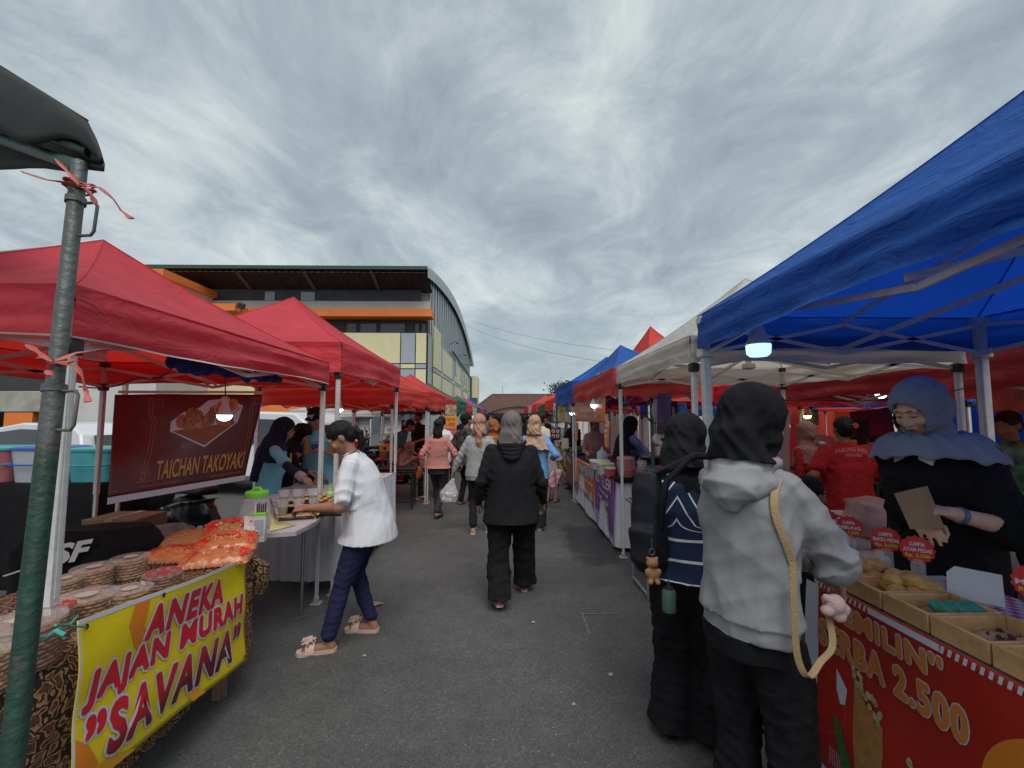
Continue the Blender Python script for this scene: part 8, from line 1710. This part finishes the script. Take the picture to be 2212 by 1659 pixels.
t = thing('foam_box', 'white foam box sealed with red tape behind the seated boy', 'box', (W(1797, 1080, 3.5).x, 3.5, 0)); m = MB(); m.box((0, 0, .62), (.36, .3, .26), bev=.012); m.build('box', foam, t); m = MB(); m.box((0, 0, .765), (.38, .32, .03), bev=.008); m.build('lid', foam, t); m = MB(); m.box((0, 0, .66), (.05, .308, .24)); m.box((0, 0, .745), (.368, .308, .025)); m.build('red_tape', redp, t); m = MB(); m.box((0, 0, .24), (.40, .34, .48), bev=.01); m.build('lower_box', foam, t)
for k, (u, v, y_, sz, lb) in enumerate(((1885, 1120, 3.2, (.24, .2, .30), 'tall pale sack standing behind the paper bag, lower one'), (1888, 1060, 3.35, (.22, .18, .16), 'pale sack slumped above the tall one in the second row'))):
    m = MB(); m.sphere((0, 0, sz[2]), sz); m.box((0, 0, sz[2]), (sz[0] * 1.5, sz[1] * 1.5, sz[2] * 1.7)); me = voxel(m, .02, 3); a, nn = mesh_np(me); mesh_set(me, a + nn * (waves(a, 60 + k, 16, 4) * .02)[:, None]); o = raw(me, 'sack', fab('pink_lit_sack', (.40, .24, .23), var=.2), None); o.location = (W(u, v, y_).x, y_, 0.01 if k == 0 else .62); setp(o, lb, 'sack')
t = thing('serving_table', 'long table with pink cover and food boxes left of the blue headscarf', 'table', (W(1915, 1000, 4.6).x, 4.6, 0)); m = MB(); m.box((0, 0, 1.04), (.95, .7, .03)); m.build('tabletop', mat('pink_cover', (.42, .16, .17), .6, var=.2), t); m = MB(); m.box((0, -.352, .97), (.96, .01, .12)); m.build('table_cover', mat('pink_cover2', (.48, .13, .14), .6, var=.2), t)
for x in (-.4, .4): m = MB(); m.bar((x, -.2, 1.03), (x, -.2, 0), .03); m.build('leg', jointm, t)
rr = random.Random(12); nm = ['white', 'pink', 'lilac', 'red', 'cream', 'pale blue', 'orange', 'brown']; cs = [(.55, .52, .52), (.55, .28, .28), (.36, .28, .45), (.45, .05, .05), (.5, .42, .3), (.3, .4, .52), (.6, .25, .05), (.25, .14, .08)]
for k in range(8):
    x = W(1872 + k * 9, 980, 4.5).x; m = MB(); m.box((0, 0, .04), (rr.uniform(.1, .2), .14, rr.uniform(.06, .1)), bev=.006); o = m.build('food_box', mat('fb%d' % k, cs[k], .6)); o.location = (x, 4.45 + .25 * (k % 2), 1.06 + (.0)); setp(o, '%s food box on the pink covered table behind the seller' % nm[k], 'food box')
t = thing('open_box', 'open pink cardboard lid standing on the pink covered table', 'box', (W(1908, 960, 4.9).x, 4.9, 1.06)); m = MB(); m.box((0, 0, .12), (.34, .02, .16), Matrix.Rotation(.2, 3, 'X')); m.box((0, -.1, .02), (.34, .2, .04)); m.build('box', pinkp, t)
t = thing('card_stand', 'yellow and brown card stand beside the red flower hair', 'card stand', (W(1852, 965, 4.6).x, 4.75, 1.06)); m = MB(); m.box((0, 0, .13), (.22, .02, .22)); m.build('card', mat('yellow_card', (.60, .38, .04), .5, var=.3, vscale=30), t); m = MB(); m.box((0, .02, .01), (.22, .08, .02)); m.build('stand', pine, t)
# loose cables tied under the tents
for k, (pts, lb) in enumerate((([W(1140, 886, 5.3) * 1, W(1500, 880, 5.2), W(1700, 893, 5.2)], 'thin cable drooping under the white tent'), ([W(1640, 852, 3.05), W(1800, 862, 3.0), W(1960, 850, 2.95), W(2140, 822, 2.9)], 'black cable running below the blue tent to its far leg'), ([W(170, 835, 2.4), W(300, 815, 2.6), W(370, 800, 2.7)], 'black cable looped under the nearest red tent'))):
    m = MB(); f2 = []
    if k == 0: pts = [W(1330, 882, 5.2), W(1500, 892, 5.2), W(1690, 870, 5.2)]
    for i in range(len(pts) - 1):
        for q in range(8): f2.append(pts[i].lerp(pts[i + 1], q / 8) - V((0, 0, .03 * math.sin(math.pi * q / 8))))
    f2.append(pts[-1]); m.tube(f2, .004, 5); single(m, 'cable', jointm, lb, 'cable')
